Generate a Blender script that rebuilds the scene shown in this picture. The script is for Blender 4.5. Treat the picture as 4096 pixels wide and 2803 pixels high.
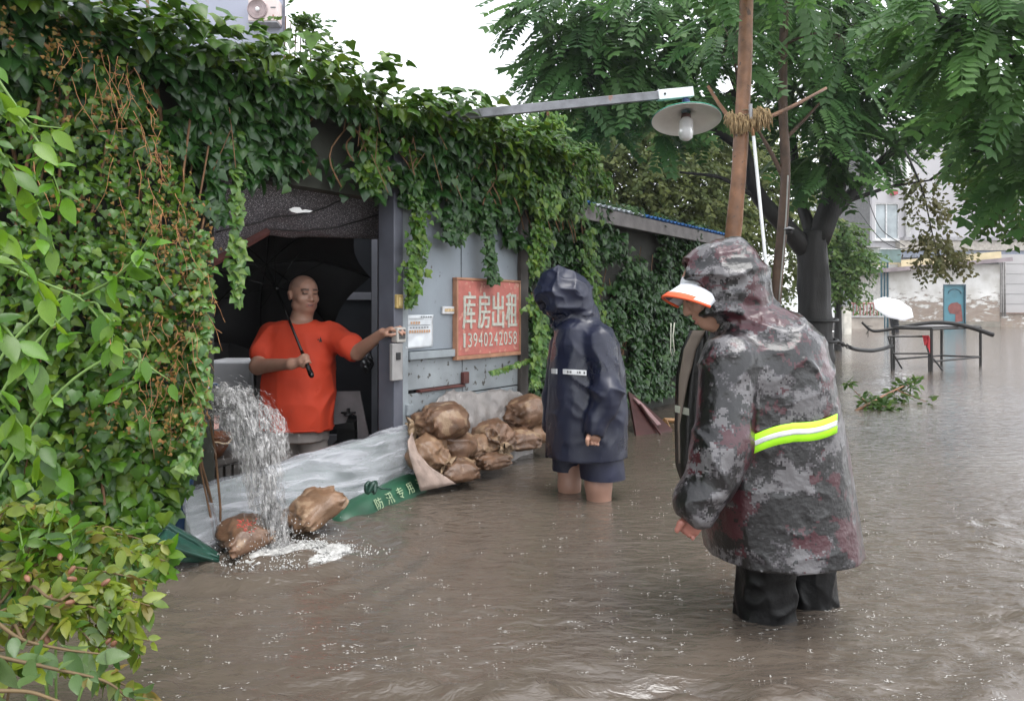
import bpy, bmesh, math, random
import numpy as np
from mathutils import Vector, Matrix, Euler
random.seed(7)
RNG = np.random.default_rng(7)
for _o in list(bpy.data.objects):
    bpy.data.objects.remove(_o)
SC = bpy.context.scene
COL = SC.collection
# ---------------------------------------------------------------- camera, sky, sun, exposure
CAM_H, FPX, HOR = 1.10, 740.0, 307.0          # eye height above the water (m), focal length and horizon row (px of a 1024x700 frame)
cam_d = bpy.data.cameras.new('camera')
cam = bpy.data.objects.new('camera', cam_d); COL.objects.link(cam)
cam.location = (0, 0, CAM_H); cam.rotation_euler = (math.radians(90), 0, 0)
cam_d.sensor_width = 36.0; cam_d.lens = 36.0 * FPX / 1024.0
cam_d.shift_y = -(350.0 - HOR) / 1024.0
cam_d.clip_start = 0.05; cam_d.clip_end = 3000
SC.camera = cam
world = bpy.data.worlds.new('World'); SC.world = world; world.use_nodes = True
wn = world.node_tree.nodes; wl = world.node_tree.links
wn.clear()
sky = wn.new('ShaderNodeTexSky'); sky.sky_type = 'NISHITA'; sky.sun_disc = False
sky.sun_elevation = math.radians(69); sky.sun_rotation = math.radians(131)
sky.air_density = 1.0; sky.dust_density = 1.0; sky.ozone_density = 1.0
hs = wn.new('ShaderNodeHueSaturation'); hs.inputs['Saturation'].default_value = 0.15
bg = wn.new('ShaderNodeBackground'); bg.inputs['Strength'].default_value = 0.15
wo = wn.new('ShaderNodeOutputWorld')
wl.new(sky.outputs[0], hs.inputs['Color']); wl.new(hs.outputs[0], bg.inputs[0]); wl.new(bg.outputs[0], wo.inputs[0])
sun_d = bpy.data.lights.new('sun', 'SUN'); sun_d.energy = 0.7; sun_d.angle = math.radians(40); sun_d.color = (1.0, 0.98, 0.95)
sun = bpy.data.objects.new('sun', sun_d); COL.objects.link(sun)
sun.rotation_euler = (math.radians(14), math.radians(16), 0); sun.location = (0, 0, 20)
SC.view_settings.view_transform = 'Standard'; SC.view_settings.look = 'None'
SC.view_settings.exposure = 1.75; SC.view_settings.gamma = 1.0; SC.view_settings.use_curve_mapping = False

# ---------------------------------------------------------------- placing: facade line and points
def W(u, v, Y):
    """world point seen at column u, row v at distance Y in front of the camera"""
    return np.array([(u - 512.0) / FPX * Y, Y, CAM_H - (v - HOR) / FPX * Y])
def wat(v):
    return FPX * CAM_H / (v - HOR)
P0 = np.array([-0.727, 4.60]); FD = np.array([0.58, 0.8146]); FN = np.array([0.8146, -0.58])
GZ = -0.42                                     # street level under the flood water
def F(s, out, z):
    p = P0 + s * FD + out * FN
    return np.array([p[0], p[1], z])
def sF(u, out=0.0):
    k = (u - 512.0) / FPX
    return -(P0[0] + out * FN[0] - k * (P0[1] + out * FN[1])) / (FD[0] - k * FD[1])
def onF(u, v, out=0.0):
    s = sF(u, out); Y = P0[1] + s * FD[1] + out * FN[1]
    return W(u, v, Y)
FANG = math.atan2(FD[1], FD[0])                # facade direction about z

# ---------------------------------------------------------------- materials
def ramp(nt, fac, stops, const=False):
    r = nt.nodes.new('ShaderNodeValToRGB')
    e = r.color_ramp.elements
    while len(e) < len(stops): e.new(0.5)
    for i, (p, c) in enumerate(stops):
        e[i].position = p; e[i].color = (*c[:3], 1)
    if const: r.color_ramp.interpolation = 'CONSTANT'
    nt.links.new(fac, r.inputs[0])
    return r
MATS = {}
def pmat(name, base, rough=0.6, var=0.25, scale=6.0, bump=0.0, bscale=60.0, metallic=0.0, coat=0.0, spots=None, stretch=None, detail=6.0, spec=0.5, rvar=0.0):
    """principled material with blotchy colour wear and fine relief; spots = (colour, threshold, scale)"""
    if name in MATS: return MATS[name]
    m = bpy.data.materials.new(name); m.use_nodes = True; nt = m.node_tree; n = nt.nodes; L = nt.links
    b = n['Principled BSDF']
    tc = n.new('ShaderNodeTexCoord'); src = tc.outputs['Object']
    if stretch:
        mp = n.new('ShaderNodeMapping'); mp.inputs['Scale'].default_value = stretch; L.new(src, mp.inputs[0]); src = mp.outputs[0]
    nz = n.new('ShaderNodeTexNoise'); nz.inputs['Scale'].default_value = scale; nz.inputs['Detail'].default_value = detail
    L.new(src, nz.inputs['Vector'])
    lo = [c * (1 - var) for c in base]; hi = [min(1, c * (1 + var)) for c in base]
    r = ramp(nt, nz.outputs[0], [(0.3, lo), (0.7, hi)])
    out = r.outputs[0]
    if spots:
        n2 = n.new('ShaderNodeTexNoise'); n2.inputs['Scale'].default_value = spots[2]; n2.inputs['Detail'].default_value = 8
        L.new(tc.outputs['Object'], n2.inputs['Vector'])
        r2 = ramp(nt, n2.outputs[0], [(spots[1], (0, 0, 0)), (min(0.999, spots[1] + 0.06), (1, 1, 1))])
        mx = n.new('ShaderNodeMix'); mx.data_type = 'RGBA'; mx.inputs[7].default_value = (*spots[0], 1)
        L.new(r2.outputs[0], mx.inputs[0]); L.new(out, mx.inputs[6]); out = mx.outputs[2]
    L.new(out, b.inputs['Base Color'])
    b.inputs['Roughness'].default_value = rough; b.inputs['Metallic'].default_value = metallic
    b.inputs['Coat Weight'].default_value = coat; b.inputs['Coat Roughness'].default_value = 0.12
    b.inputs['Specular IOR Level'].default_value = spec
    if rvar:
        rr = n.new('ShaderNodeMapRange'); rr.inputs[1].default_value = 0.35; rr.inputs[2].default_value = 0.65
        rr.inputs[3].default_value = max(0.03, rough - rvar); rr.inputs[4].default_value = min(1, rough + rvar)
        L.new(nz.outputs[0], rr.inputs[0]); L.new(rr.outputs[0], b.inputs['Roughness'])
    if bump:
        n3 = n.new('ShaderNodeTexNoise'); n3.inputs['Scale'].default_value = bscale; n3.inputs['Detail'].default_value = 4
        L.new(src, n3.inputs['Vector'])
        bp = n.new('ShaderNodeBump'); bp.inputs['Strength'].default_value = bump; bp.inputs['Distance'].default_value = 0.01
        L.new(n3.outputs[0], bp.inputs['Height']); L.new(bp.outputs[0], b.inputs['Normal'])
    MATS[name] = m
    return m
def crinkle(m, scale=9.0, dist=0.012, strength=0.8, stretch=(1, 1, 0.6)):
    """sharp random creases on thin cloth or film"""
    nt = m.node_tree; n = nt.nodes; L = nt.links; b = n['Principled BSDF']
    tc = n.new('ShaderNodeTexCoord'); mp = n.new('ShaderNodeMapping'); mp.inputs['Scale'].default_value = stretch; mp.inputs['Rotation'].default_value = (0.3, 0.25, 0.2); L.new(tc.outputs['Object'], mp.inputs[0])
    q = n.new('ShaderNodeTexNoise'); q.noise_type = 'RIDGED_MULTIFRACTAL'; q.inputs['Scale'].default_value = scale; q.inputs['Detail'].default_value = 3; q.inputs['Distortion'].default_value = 0.5; L.new(mp.outputs[0], q.inputs['Vector'])
    bp = n.new('ShaderNodeBump'); bp.inputs['Strength'].default_value = strength; bp.inputs['Distance'].default_value = dist; L.new(q.outputs[0], bp.inputs['Height'])
    for k in ('Normal', 'Coat Normal'):
        if b.inputs[k].is_linked:
            if k == 'Normal': L.new(b.inputs[k].links[0].from_socket, bp.inputs['Normal'])
    for k in ('Normal', 'Coat Normal'): L.new(bp.outputs[0], b.inputs[k])
    return m
def leaf_mat(name, cols, rough=0.38, trans=0.3, spec=0.32):
    """leaf colour varied leaf by leaf (attribute rnd and the object's own random), light passing through"""
    if name in MATS: return MATS[name]
    m = bpy.data.materials.new(name); m.use_nodes = True; nt = m.node_tree; n = nt.nodes; L = nt.links
    b = n['Principled BSDF']; o = n['Material Output']
    at = n.new('ShaderNodeAttribute'); at.attribute_name = 'rnd'
    oi = n.new('ShaderNodeObjectInfo')
    ad = n.new('ShaderNodeMath'); ad.operation = 'ADD'; L.new(at.outputs['Fac'], ad.inputs[0]); L.new(oi.outputs['Random'], ad.inputs[1])
    fr = n.new('ShaderNodeMath'); fr.operation = 'FRACT'; L.new(ad.outputs[0], fr.inputs[0])
    r = ramp(nt, fr.outputs[0], [(i / max(1, len(cols) - 1), c) for i, c in enumerate(cols)])
    tc = n.new('ShaderNodeTexCoord'); nz = n.new('ShaderNodeTexNoise'); nz.inputs['Scale'].default_value = 45; L.new(tc.outputs['Object'], nz.inputs['Vector'])
    mx = n.new('ShaderNodeMix'); mx.data_type = 'RGBA'; mx.blend_type = 'MULTIPLY'; mx.inputs[0].default_value = 0.6
    r2 = ramp(nt, nz.outputs[0], [(0.3, (0.6, 0.6, 0.6)), (0.7, (1, 1, 1))])
    L.new(r.outputs[0], mx.inputs[6]); L.new(r2.outputs[0], mx.inputs[7])
    L.new(mx.outputs[2], b.inputs['Base Color']); b.inputs['Roughness'].default_value = rough + 0.10
    b.inputs['Specular IOR Level'].default_value = spec
    t = n.new('ShaderNodeBsdfTranslucent'); hs_ = n.new('ShaderNodeHueSaturation'); hs_.inputs['Value'].default_value = 1.7; hs_.inputs['Hue'].default_value = 0.485
    L.new(mx.outputs[2], hs_.inputs['Color']); L.new(hs_.outputs[0], t.inputs[0])
    ms = n.new('ShaderNodeMixShader'); ms.inputs[0].default_value = trans
    L.new(b.outputs[0], ms.inputs[1]); L.new(t.outputs[0], ms.inputs[2]); L.new(ms.outputs[0], o.inputs[0])
    MATS[name] = m
    return m

# ---------------------------------------------------------------- objects
def tag(o, label=None, cat=None, group=None, kind=None):
    if label: o['label'] = label
    if cat: o['category'] = cat
    if group: o['group'] = group
    if kind: o['kind'] = kind
    return o
def thing(name, label, cat, loc=(0, 0, 0), group=None):
    o = bpy.data.objects.new(name, None); COL.objects.link(o); o.location = [float(c) for c in loc]
    o.empty_display_size = 0.1
    return tag(o, label, cat, group, 'thing')
def link(name, me, m=None, parent=None):
    o = bpy.data.objects.new(name, me); COL.objects.link(o)
    if m is not None and len(me.materials) == 0: me.materials.append(m)
    if parent is not None:
        o.parent = parent; o.matrix_parent_inverse = Matrix.Translation(parent.location).inverted() if parent.parent is None else Matrix.Identity(4)
    return o
def mesh(verts, faces, smooth=False, attr=None):
    """verts (n,3) and faces as an (m,k) array or a list of tuples"""
    me = bpy.data.meshes.new('m')
    if isinstance(faces, np.ndarray):
        v = np.asarray(verts, np.float32); k = faces.shape[1]; nf = len(faces)
        me.vertices.add(len(v)); me.vertices.foreach_set('co', v.ravel())
        me.loops.add(nf * k); me.loops.foreach_set('vertex_index', faces.astype(np.int32).ravel())
        me.polygons.add(nf); me.polygons.foreach_set('loop_start', np.arange(0, nf * k, k, dtype=np.int32))
        me.update(calc_edges=True)
    else:
        me.from_pydata([tuple(map(float, p)) for p in verts], [], [tuple(f) for f in faces])
    if smooth and len(me.polygons):
        me.polygons.foreach_set('use_smooth', np.ones(len(me.polygons), bool))
    if attr:
        for nm, a in attr.items():
            a = np.asarray(a, np.float32)
            if a.ndim == 1:
                t = me.attributes.new(nm, 'FLOAT', 'POINT'); t.data.foreach_set('value', a)
            else:
                t = me.attributes.new(nm, 'FLOAT_COLOR', 'POINT'); t.data.foreach_set('color', np.concatenate([a, np.ones((len(a), 1), np.float32)], 1).ravel())
    me.update()
    return me
class MB:
    """collects shapes, then becomes one mesh object"""
    def __init__(s): s.v = []; s.f = []; s.n = 0
    def add(s, v, f):
        v = np.asarray(v, float); s.v.append(v); s.f += [tuple(int(i) + s.n for i in q) for q in f]; s.n += len(v); return s
    def box(s, c, size, rz=0.0, R=None):
        h = np.asarray(size, float) / 2
        v = np.array([[x, y, z] for x in (-1, 1) for y in (-1, 1) for z in (-1, 1)], float) * h
        if R is None and rz: R = np.array(Matrix.Rotation(rz, 3, 'Z'))
        if R is not None: v = v @ np.asarray(R).T
        return s.add(v + np.asarray(c, float), [(0, 1, 3, 2), (4, 6, 7, 5), (0, 4, 5, 1), (2, 3, 7, 6), (0, 2, 6, 4), (1, 5, 7, 3)])
    def fbox(s, s0, s1, o0, o1, z0, z1):
        """box in facade coordinates"""
        v = [F(a, b, c) for a in (s0, s1) for b in (o0, o1) for c in (z0, z1)]
        return s.add(v, [(0, 2, 3, 1), (4, 5, 7, 6), (0, 1, 5, 4), (2, 6, 7, 3), (0, 4, 6, 2), (1, 3, 7, 5)])
    def tube(s, pts, r, n=8, cap=True, ell=None):
        pts = np.asarray(pts, float); k = len(pts); rr = np.broadcast_to(np.asarray(r, float), (k,))
        T = np.gradient(pts, axis=0); T /= np.linalg.norm(T, axis=1)[:, None] + 1e-9
        up = np.array([0, 0, 1.0]) if abs(T[0][2]) < 0.9 else np.array([0, 1.0, 0])
        a = np.cross(T[0], up); a /= np.linalg.norm(a); V = []
        th = np.linspace(0, 2 * np.pi, n, endpoint=False)
        for i in range(k):
            a = a - T[i] * a.dot(T[i]); a /= np.linalg.norm(a) + 1e-9; b = np.cross(T[i], a)
            V.append(pts[i] + rr[i] * (np.cos(th)[:, None] * a + np.sin(th)[:, None] * b))
        f = [(i * n + j, i * n + (j + 1) % n, (i + 1) * n + (j + 1) % n, (i + 1) * n + j) for i in range(k - 1) for j in range(n)]
        if cap: f += [tuple(range(n - 1, -1, -1)), tuple((k - 1) * n + j for j in range(n))]
        return s.add(np.concatenate(V), f)
    def lathe(s, prof, c, axis=(0, 0, 1), n=24):
        ax = Vector(axis).normalized(); q = Vector((0, 0, 1)).rotation_difference(ax).to_matrix(); q = np.array(q)
        th = np.linspace(0, 2 * np.pi, n, endpoint=False); V = []
        for r, z in prof: V.append(np.stack([r * np.cos(th), r * np.sin(th), np.full(n, z)], 1) @ q.T + np.asarray(c, float))
        k = len(prof)
        f = [(i * n + j, i * n + (j + 1) % n, (i + 1) * n + (j + 1) % n, (i + 1) * n + j) for i in range(k - 1) for j in range(n)]
        return s.add(np.concatenate(V), f)
    def grid(s, P):
        """P (a,b,3) grid of points"""
        a, b = P.shape[:2]
        return s.add(P.reshape(-1, 3), [(i * b + j, i * b + j + 1, (i + 1) * b + j + 1, (i + 1) * b + j) for i in range(a - 1) for j in range(b - 1)])
    def build(s, name, m, parent=None, smooth=False, bevel=0.0, solid=0.0):
        me = mesh(np.concatenate(s.v), s.f, smooth)
        o = link(name, me, m, parent)
        if solid:
            md = o.modifiers.new('solid', 'SOLIDIFY'); md.thickness = solid; md.offset = 0
        if bevel:
            md = o.modifiers.new('bevel', 'BEVEL'); md.width = bevel; md.segments = 2; md.limit_method = 'ANGLE'
        return o
def text_mesh(body, size, extrude=0.0008):
    c = bpy.data.curves.new('txt', 'FONT'); c.body = body; c.size = size; c.extrude = extrude; c.align_x = 'CENTER'; c.align_y = 'CENTER'
    o = bpy.data.objects.new('txt', c); COL.objects.link(o)
    dg = bpy.context.evaluated_depsgraph_get(); me = bpy.data.meshes.new_from_object(o.evaluated_get(dg))
    bpy.data.objects.remove(o); bpy.data.curves.remove(c)
    me.materials.clear()
    v = np.array([x.co[:] for x in me.vertices]) if len(me.vertices) else np.zeros((0, 3))
    return me, v
def set_co(me, v):
    me.vertices.foreach_set('co', np.asarray(v, np.float32).ravel()); me.update()

# ---------------------------------------------------------------- noise
def _hash(i, j, k):
    with np.errstate(over='ignore'):
        h = (i.astype(np.uint32) * np.uint32(374761393) + j.astype(np.uint32) * np.uint32(668265263) + k.astype(np.uint32) * np.uint32(2147483647 % 1274126177))
        h = (h ^ (h >> np.uint32(13))) * np.uint32(1274126177); h = h ^ (h >> np.uint32(16))
    return (h & np.uint32(0xffff)).astype(np.float32) / 32767.5 - 1.0
def vnoise(p):
    """value noise in -1..1 at points (...,3)"""
    p = np.asarray(p, np.float32); f = np.floor(p); t = p - f; t = t * t * (3 - 2 * t); q = f.astype(np.int64)
    i, j, k = q[..., 0], q[..., 1], q[..., 2]; x, y, z = t[..., 0], t[..., 1], t[..., 2]
    def c(a, b, d): return _hash(i + a, j + b, k + d)
    return ((c(0, 0, 0) * (1 - x) + c(1, 0, 0) * x) * (1 - y) + (c(0, 1, 0) * (1 - x) + c(1, 1, 0) * x) * y) * (1 - z) + \
           ((c(0, 0, 1) * (1 - x) + c(1, 0, 1) * x) * (1 - y) + (c(0, 1, 1) * (1 - x) + c(1, 1, 1) * x) * y) * z
def fbm(p, oct=3):
    p = np.asarray(p, np.float32); s = 0; a = 1.0; n = 0
    for o in range(oct):
        s = s + a * vnoise(p * (2 ** o) + 17.3 * o); n += a; a *= 0.5
    return s / n
def ridge(p):
    return 1 - 2 * np.abs(vnoise(p))
def crease(p, k=3.0):
    """sharp creases: near 1 along thin lines, near 0 between"""
    return (1 - np.abs(vnoise(p))) ** k

# ---------------------------------------------------------------- solid modelling on a grid (bodies, coats, hoods)
class Field:
    CAP = 0.08
    def __init__(s, lo, hi, h):
        s.lo = np.asarray(lo, float); s.h = h; s.n = np.ceil((np.asarray(hi) - s.lo) / h).astype(int) + 1
        s.F = np.full(s.n, s.CAP, np.float32)
    def sub(s, lo, hi, pad):
        a = np.clip(np.floor((np.asarray(lo) - pad - s.lo) / s.h).astype(int), 0, s.n - 1); b = np.clip(np.ceil((np.asarray(hi) + pad - s.lo) / s.h).astype(int) + 1, 1, s.n)
        sl = tuple(slice(x, y) for x, y in zip(a, b))
        g = np.meshgrid(*[s.lo[i] + s.h * np.arange(a[i], b[i]) for i in range(3)], indexing='ij')
        return sl, np.stack(g, -1).astype(np.float32)
    def put(s, d, sl, k):
        A = s.F[sl]
        if k > 0:
            hh = np.maximum(k - np.abs(A - d), 0) / k; s.F[sl] = np.minimum(A, d) - hh * hh * k * 0.25
        else: s.F[sl] = np.minimum(A, d)
    def cut(s, d, sl, k=0.004):
        A = s.F[sl]; d = -d; hh = np.maximum(k - np.abs(A - d), 0) / k; s.F[sl] = np.maximum(A, d) + hh * hh * k * 0.25
    def capsule(s, a, b, ra, rb=None, k=0.02, cut=False):
        rb = ra if rb is None else rb; a = np.asarray(a, float); b = np.asarray(b, float); R = max(ra, rb)
        sl, P = s.sub(np.minimum(a, b) - R, np.maximum(a, b) + R, k + 2 * s.h)
        if P.size == 0: return s
        ab = b - a; t = np.clip(((P - a) @ ab) / max(1e-9, ab.dot(ab)), 0, 1)
        d = np.linalg.norm(P - a - t[..., None] * ab, axis=-1) - (ra + (rb - ra) * t)
        (s.cut(d, sl) if cut else s.put(d, sl, k)); return s
    def chain(s, pts, rs, k=0.02):
        for i in range(len(pts) - 1): s.capsule(pts[i], pts[i + 1], rs[i], rs[i + 1], k)
        return s
    def ell(s, c, r, R=None, k=0.02, cut=False):
        c = np.asarray(c, float); r = np.asarray(r, float); R = np.eye(3) if R is None else np.asarray(R)   # columns: local axes
        ext = np.sqrt(((R * r) ** 2).sum(1))
        sl, P = s.sub(c - ext, c + ext, k + 2 * s.h)
        if P.size == 0: return s
        q = (P - c) @ R; k0 = np.linalg.norm(q / r, axis=-1); k1 = np.linalg.norm(q / (r * r), axis=-1) + 1e-6
        d = np.where(k0 < 1e-3, -r.min(), k0 * (k0 - 1) / k1)
        (s.cut(d, sl) if cut else s.put(d, sl, k)); return s
    def box(s, c, half, R=None, rad=0.005, k=0.01, cut=False):
        c = np.asarray(c, float); half = np.asarray(half, float); R = np.eye(3) if R is None else np.asarray(R)
        ext = np.abs(R) @ half + rad
        sl, P = s.sub(c - ext, c + ext, k + 2 * s.h)
        if P.size == 0: return s
        q = np.abs((P - c) @ R) - (half - rad); d = np.linalg.norm(np.maximum(q, 0), axis=-1) + np.minimum(q.max(-1), 0) - rad
        (s.cut(d, sl) if cut else s.put(d, sl, k)); return s
    def loft(s, rings, k=0.03, pw=2.3, cut=False, grow=0.0):
        """rings (z, cx, cy, rx, ry[, turn]) from top to bottom or back: a stack of rounded sections with flat ends"""
        r = np.array([tuple(q) + (0,) * (6 - len(q)) for q in rings], float); r = r[np.argsort(r[:, 0])]; r[:, 3:5] += grow
        R = r[:, 3:5].max()
        lo = [(r[:, 1]).min() - R, r[:, 2].min() - R, r[0, 0]]; hi = [r[:, 1].max() + R, r[:, 2].max() + R, r[-1, 0]]
        sl, P = s.sub(lo, hi, k + 2 * s.h)
        if P.size == 0: return s
        z = P[0, 0, :, 2]; I = [np.interp(z, r[:, 0], r[:, i]) for i in range(1, 6)]
        x = P[..., 0] - I[0]; y = P[..., 1] - I[1]; ca, sa = np.cos(I[4]), np.sin(I[4])
        x, y = x * ca + y * sa, -x * sa + y * ca
        e = (np.abs(x / I[2]) ** pw + np.abs(y / I[3]) ** pw + 1e-9) ** (1 / pw)
        d = (e - 1) * np.minimum(I[2], I[3]); zz = P[..., 2]
        dz = np.maximum(r[0, 0] - zz, zz - r[-1, 0]); d = np.maximum(d, dz)
        (s.cut(d, sl) if cut else s.put(d, sl, k)); return s
    def halfspace(s, p, n, k=0.004):
        """remove everything on the side n points to"""
        g = np.meshgrid(*[s.lo[i] + s.h * np.arange(s.n[i]) for i in range(3)], indexing='ij')
        d = (g[0] - p[0]) * n[0] + (g[1] - p[1]) * n[1] + (g[2] - p[2]) * n[2]
        s.F = np.maximum(s.F, d.astype(np.float32)); return s
    def warp(s, fn, band=0.035):
        """add relief fn(points) near the surface"""
        idx = np.nonzero(np.abs(s.F) < band); P = np.stack([s.lo[i] + s.h * idx[i] for i in range(3)], -1)
        s.F[idx] += fn(P).astype(np.float32); return s
    def smooth(s, it=1):
        for _ in range(it):
            for ax in range(3):
                A = s.F; s.F = 0.5 * A + 0.25 * (np.roll(A, 1, ax) + np.roll(A, -1, ax))
        return s
    def surface(s):
        Fv = s.F; n = np.array(Fv.shape) - 1
        neg = Fv < 0
        cs = [(i, j, k) for i in (0, 1) for j in (0, 1) for k in (0, 1)]
        sub = lambda A, o: A[o[0]:o[0] + n[0], o[1]:o[1] + n[1], o[2]:o[2] + n[2]]
        cnt = sum(sub(neg, o).astype(np.int8) for o in cs)
        act = (cnt > 0) & (cnt < 8); ai = np.argwhere(act)
        vid = -np.ones(n, np.int64); vid[act] = np.arange(len(ai))
        acc = np.zeros((len(ai), 3)); w = np.zeros(len(ai))
        val = [Fv[ai[:, 0] + o[0], ai[:, 1] + o[1], ai[:, 2] + o[2]] for o in cs]
        for a in range(8):
            for b in range(a + 1, 8):
                d = np.array(cs[b]) - np.array(cs[a])
                if np.abs(d).sum() != 1: continue
                m = (val[a] < 0) != (val[b] < 0); t = val[a][m] / (val[a][m] - val[b][m])
                acc[m] += np.array(cs[a]) + t[:, None] * d; w[m] += 1
        V = s.lo + s.h * (ai + acc / w[:, None])
        Q = []
        for ax in range(3):
            o1, o2 = [(1, 2), (2, 0), (0, 1)][ax]
            sl0 = [slice(None)] * 3; sl0[ax] = slice(0, -1); sl1 = [slice(None)] * 3; sl1[ax] = slice(1, None)
            ch = neg[tuple(sl0)] != neg[tuple(sl1)]; E = np.argwhere(ch)
            E = E[(E[:, o1] > 0) & (E[:, o2] > 0) & (E[:, o1] < n[o1]) & (E[:, o2] < n[o2])]
            e1 = np.zeros(3, int); e1[o1] = 1; e2 = np.zeros(3, int); e2[o2] = 1
            q = np.stack([vid[tuple((E - a).T)] for a in (0 * e1, e1, e1 + e2, e2)], 1)
            fl = neg[tuple(E.T)]; q[~fl] = q[~fl][:, ::-1]; Q.append(q)
        Q = np.concatenate(Q); Q = Q[(Q >= 0).all(1)]
        return V, Q
    def build(s, name, m, parent=None, attr=None):
        V, Q = s.surface()
        return link(name, mesh(V, Q, True, {k: f(V) for k, f in attr.items()} if attr else None), m, parent)
# ================================================================ the setting: street bed, flood water
def structure(o): o['kind'] = 'structure'; return o
structure(MB().grid(np.array([[[x, y, GZ] for x in (-900, 900)] for y in (-300, 1500)], float)).build('ground', pmat('street_bed', (0.09, 0.08, 0.07), 0.9)))

def water_height(x, y):
    p = lambda a, b, o=0.0: np.stack([x * a + o, y * b + o * 1.7, np.full_like(x, o)], -1)
    wx = x + 0.10 * vnoise(p(2.2, 2.2, 5.0)); wy = y + 0.08 * vnoise(p(2.6, 2.6, 9.0)) - 0.16 * x
    q = lambda a, b, o=0.0: np.stack([wx * a + o, wy * b + o * 1.7, np.full_like(x, o)], -1)
    patch = np.clip(0.50 + 1.9 * vnoise(p(0.75, 1.7, 31.0)), 0.04, 1)
    near = np.clip((5.0 - y) / 2.3, 0.06, 1) ** 1.3
    h = 0.044 * near * patch * vnoise(q(2.4, 7.0, 2.0)) + 0.036 * near * patch * (crease(q(5.0, 13.0, 3.0), 2.0) - 0.5) + 0.006 * near * vnoise(q(9, 22, 15.0))
    h += 0.0045 * (0.25 + patch * near) * vnoise(q(17.0, 33.0, 4.0))
    h += 0.0022 * (0.5 + 0.5 * patch) * vnoise(p(6.0, 9.0, 6.0))
    r = np.hypot(x - FOAM[0], (y - FOAM[1]) * 1.0)
    h += 0.013 * np.exp(-(r / 0.85) ** 2) * np.cos(r * 34 + 2.0 * vnoise(p(3, 3, 8.0))) + 0.010 * np.exp(-(r / 0.55) ** 2) * vnoise(p(18, 18, 12.0))
    return h
FOAM = W(283, 548, wat(548))
def make_water():
    xs = np.arange(-5.0, 7.6, 0.034); ys = np.arange(0.5, 15.0, 0.034)
    X, Y = np.meshgrid(xs, ys, indexing='ij')
    edge = np.minimum.reduce([X - xs[0], xs[-1] - X, Y - ys[0], ys[-1] - Y]); e = np.clip(edge / 1.5, 0, 1)
    Z = water_height(X, Y) * e
    V = np.stack([X, Y, Z], -1).reshape(-1, 3); a, b = X.shape
    i = (np.arange(a - 1)[:, None] * b + np.arange(b - 1)).ravel()
    Q = np.stack([i, i + b, i + b + 1, i + 1], 1)
    x0, x1, y0, y1 = xs[0], xs[-1], ys[0], ys[-1]; B = 1200.0; n = len(V)
    ext = [(-B, -300, 0), (B, -300, 0), (B, B, 0), (-B, B, 0), (x0, y0, 0), (x1, y0, 0), (x1, y1, 0), (x0, y1, 0)]
    V = np.concatenate([V, np.array(ext, float)])
    Q = np.concatenate([Q, np.array([[0, 1, 5, 4], [1, 2, 6, 5], [2, 3, 7, 6], [3, 0, 4, 7]]) + n])
    m = bpy.data.materials.new('muddy_flood_water'); m.use_nodes = True; nt = m.node_tree; nn = nt.nodes; L = nt.links; b_ = nn['Principled BSDF']
    tc = nn.new('ShaderNodeTexCoord')
    n1 = nn.new('ShaderNodeTexNoise'); n1.inputs['Scale'].default_value = 0.9; n1.inputs['Detail'].default_value = 5; L.new(tc.outputs['Object'], n1.inputs['Vector'])
    r1 = ramp(nt, n1.outputs[0], [(0.3, (0.088, 0.070, 0.056)), (0.7, (0.112, 0.092, 0.073))]); L.new(r1.outputs[0], b_.inputs['Base Color'])
    b_.inputs['Roughness'].default_value = 0.045; b_.inputs['IOR'].default_value = 1.45; b_.inputs['Specular IOR Level'].default_value = 0.95
    mp = nn.new('ShaderNodeMapping'); mp.inputs['Scale'].default_value = (1.0, 2.2, 1.0); mp.inputs['Rotation'].default_value = (0, 0, -0.16); L.new(tc.outputs['Object'], mp.inputs[0])
    n2 = nn.new('ShaderNodeTexNoise'); n2.inputs['Scale'].default_value = 16; n2.inputs['Detail'].default_value = 5; n2.inputs['Distortion'].default_value = 0.6; L.new(mp.outputs[0], n2.inputs['Vector'])
    v2 = nn.new('ShaderNodeTexVoronoi'); v2.inputs['Scale'].default_value = 9; v2.feature = 'SMOOTH_F1'; L.new(mp.outputs[0], v2.inputs['Vector'])
    ad = nn.new('ShaderNodeMath'); ad.operation = 'ADD'; L.new(n2.outputs[0], ad.inputs[0]); L.new(v2.outputs[0], ad.inputs[1])
    bp = nn.new('ShaderNodeBump'); bp.inputs['Strength'].default_value = 0.6; bp.inputs['Distance'].default_value = 0.014; L.new(ad.outputs[0], bp.inputs['Height']); L.new(bp.outputs[0], b_.inputs['Normal'])
    o = link('water', mesh(V, Q, True), m); structure(o)
make_water()

# ================================================================ storage shed with the doorway
M_steel = pmat('grey_blue_painted_steel', (0.23, 0.26, 0.29), 0.45, 0.16, 4.0, 0.08, 40, spots=((0.10, 0.09, 0.085), 0.69, 26.0), stretch=(1, 1, 0.45), rvar=0.15)
M_steel_low = pmat('flaking_painted_steel', (0.25, 0.275, 0.29), 0.5, 0.2, 5.0, 0.12, 40, spots=((0.06, 0.055, 0.05), 0.60, 22.0))
M_post = pmat('slate_door_post', (0.105, 0.11, 0.135), 0.5, 0.2, 5.0, 0.06, 50)
M_flange = pmat('pale_steel_flange', (0.27, 0.30, 0.32), 0.5, 0.2, 7.0, 0.06, 50, spots=((0.12, 0.09, 0.08), 0.66, 18.0))
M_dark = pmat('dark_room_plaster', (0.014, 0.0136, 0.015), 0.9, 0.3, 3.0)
M_wall = pmat('old_dark_render', (0.030, 0.032, 0.024), 0.9, 0.35, 3.0, 0.3, 25)
M_rust = pmat('rust_red_steel', (0.085, 0.026, 0.022), 0.7, 0.4, 12.0, 0.15, 50)
ZT = 2.14
sL, sP = sF(214), 0.0
sE = sF(521)
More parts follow.
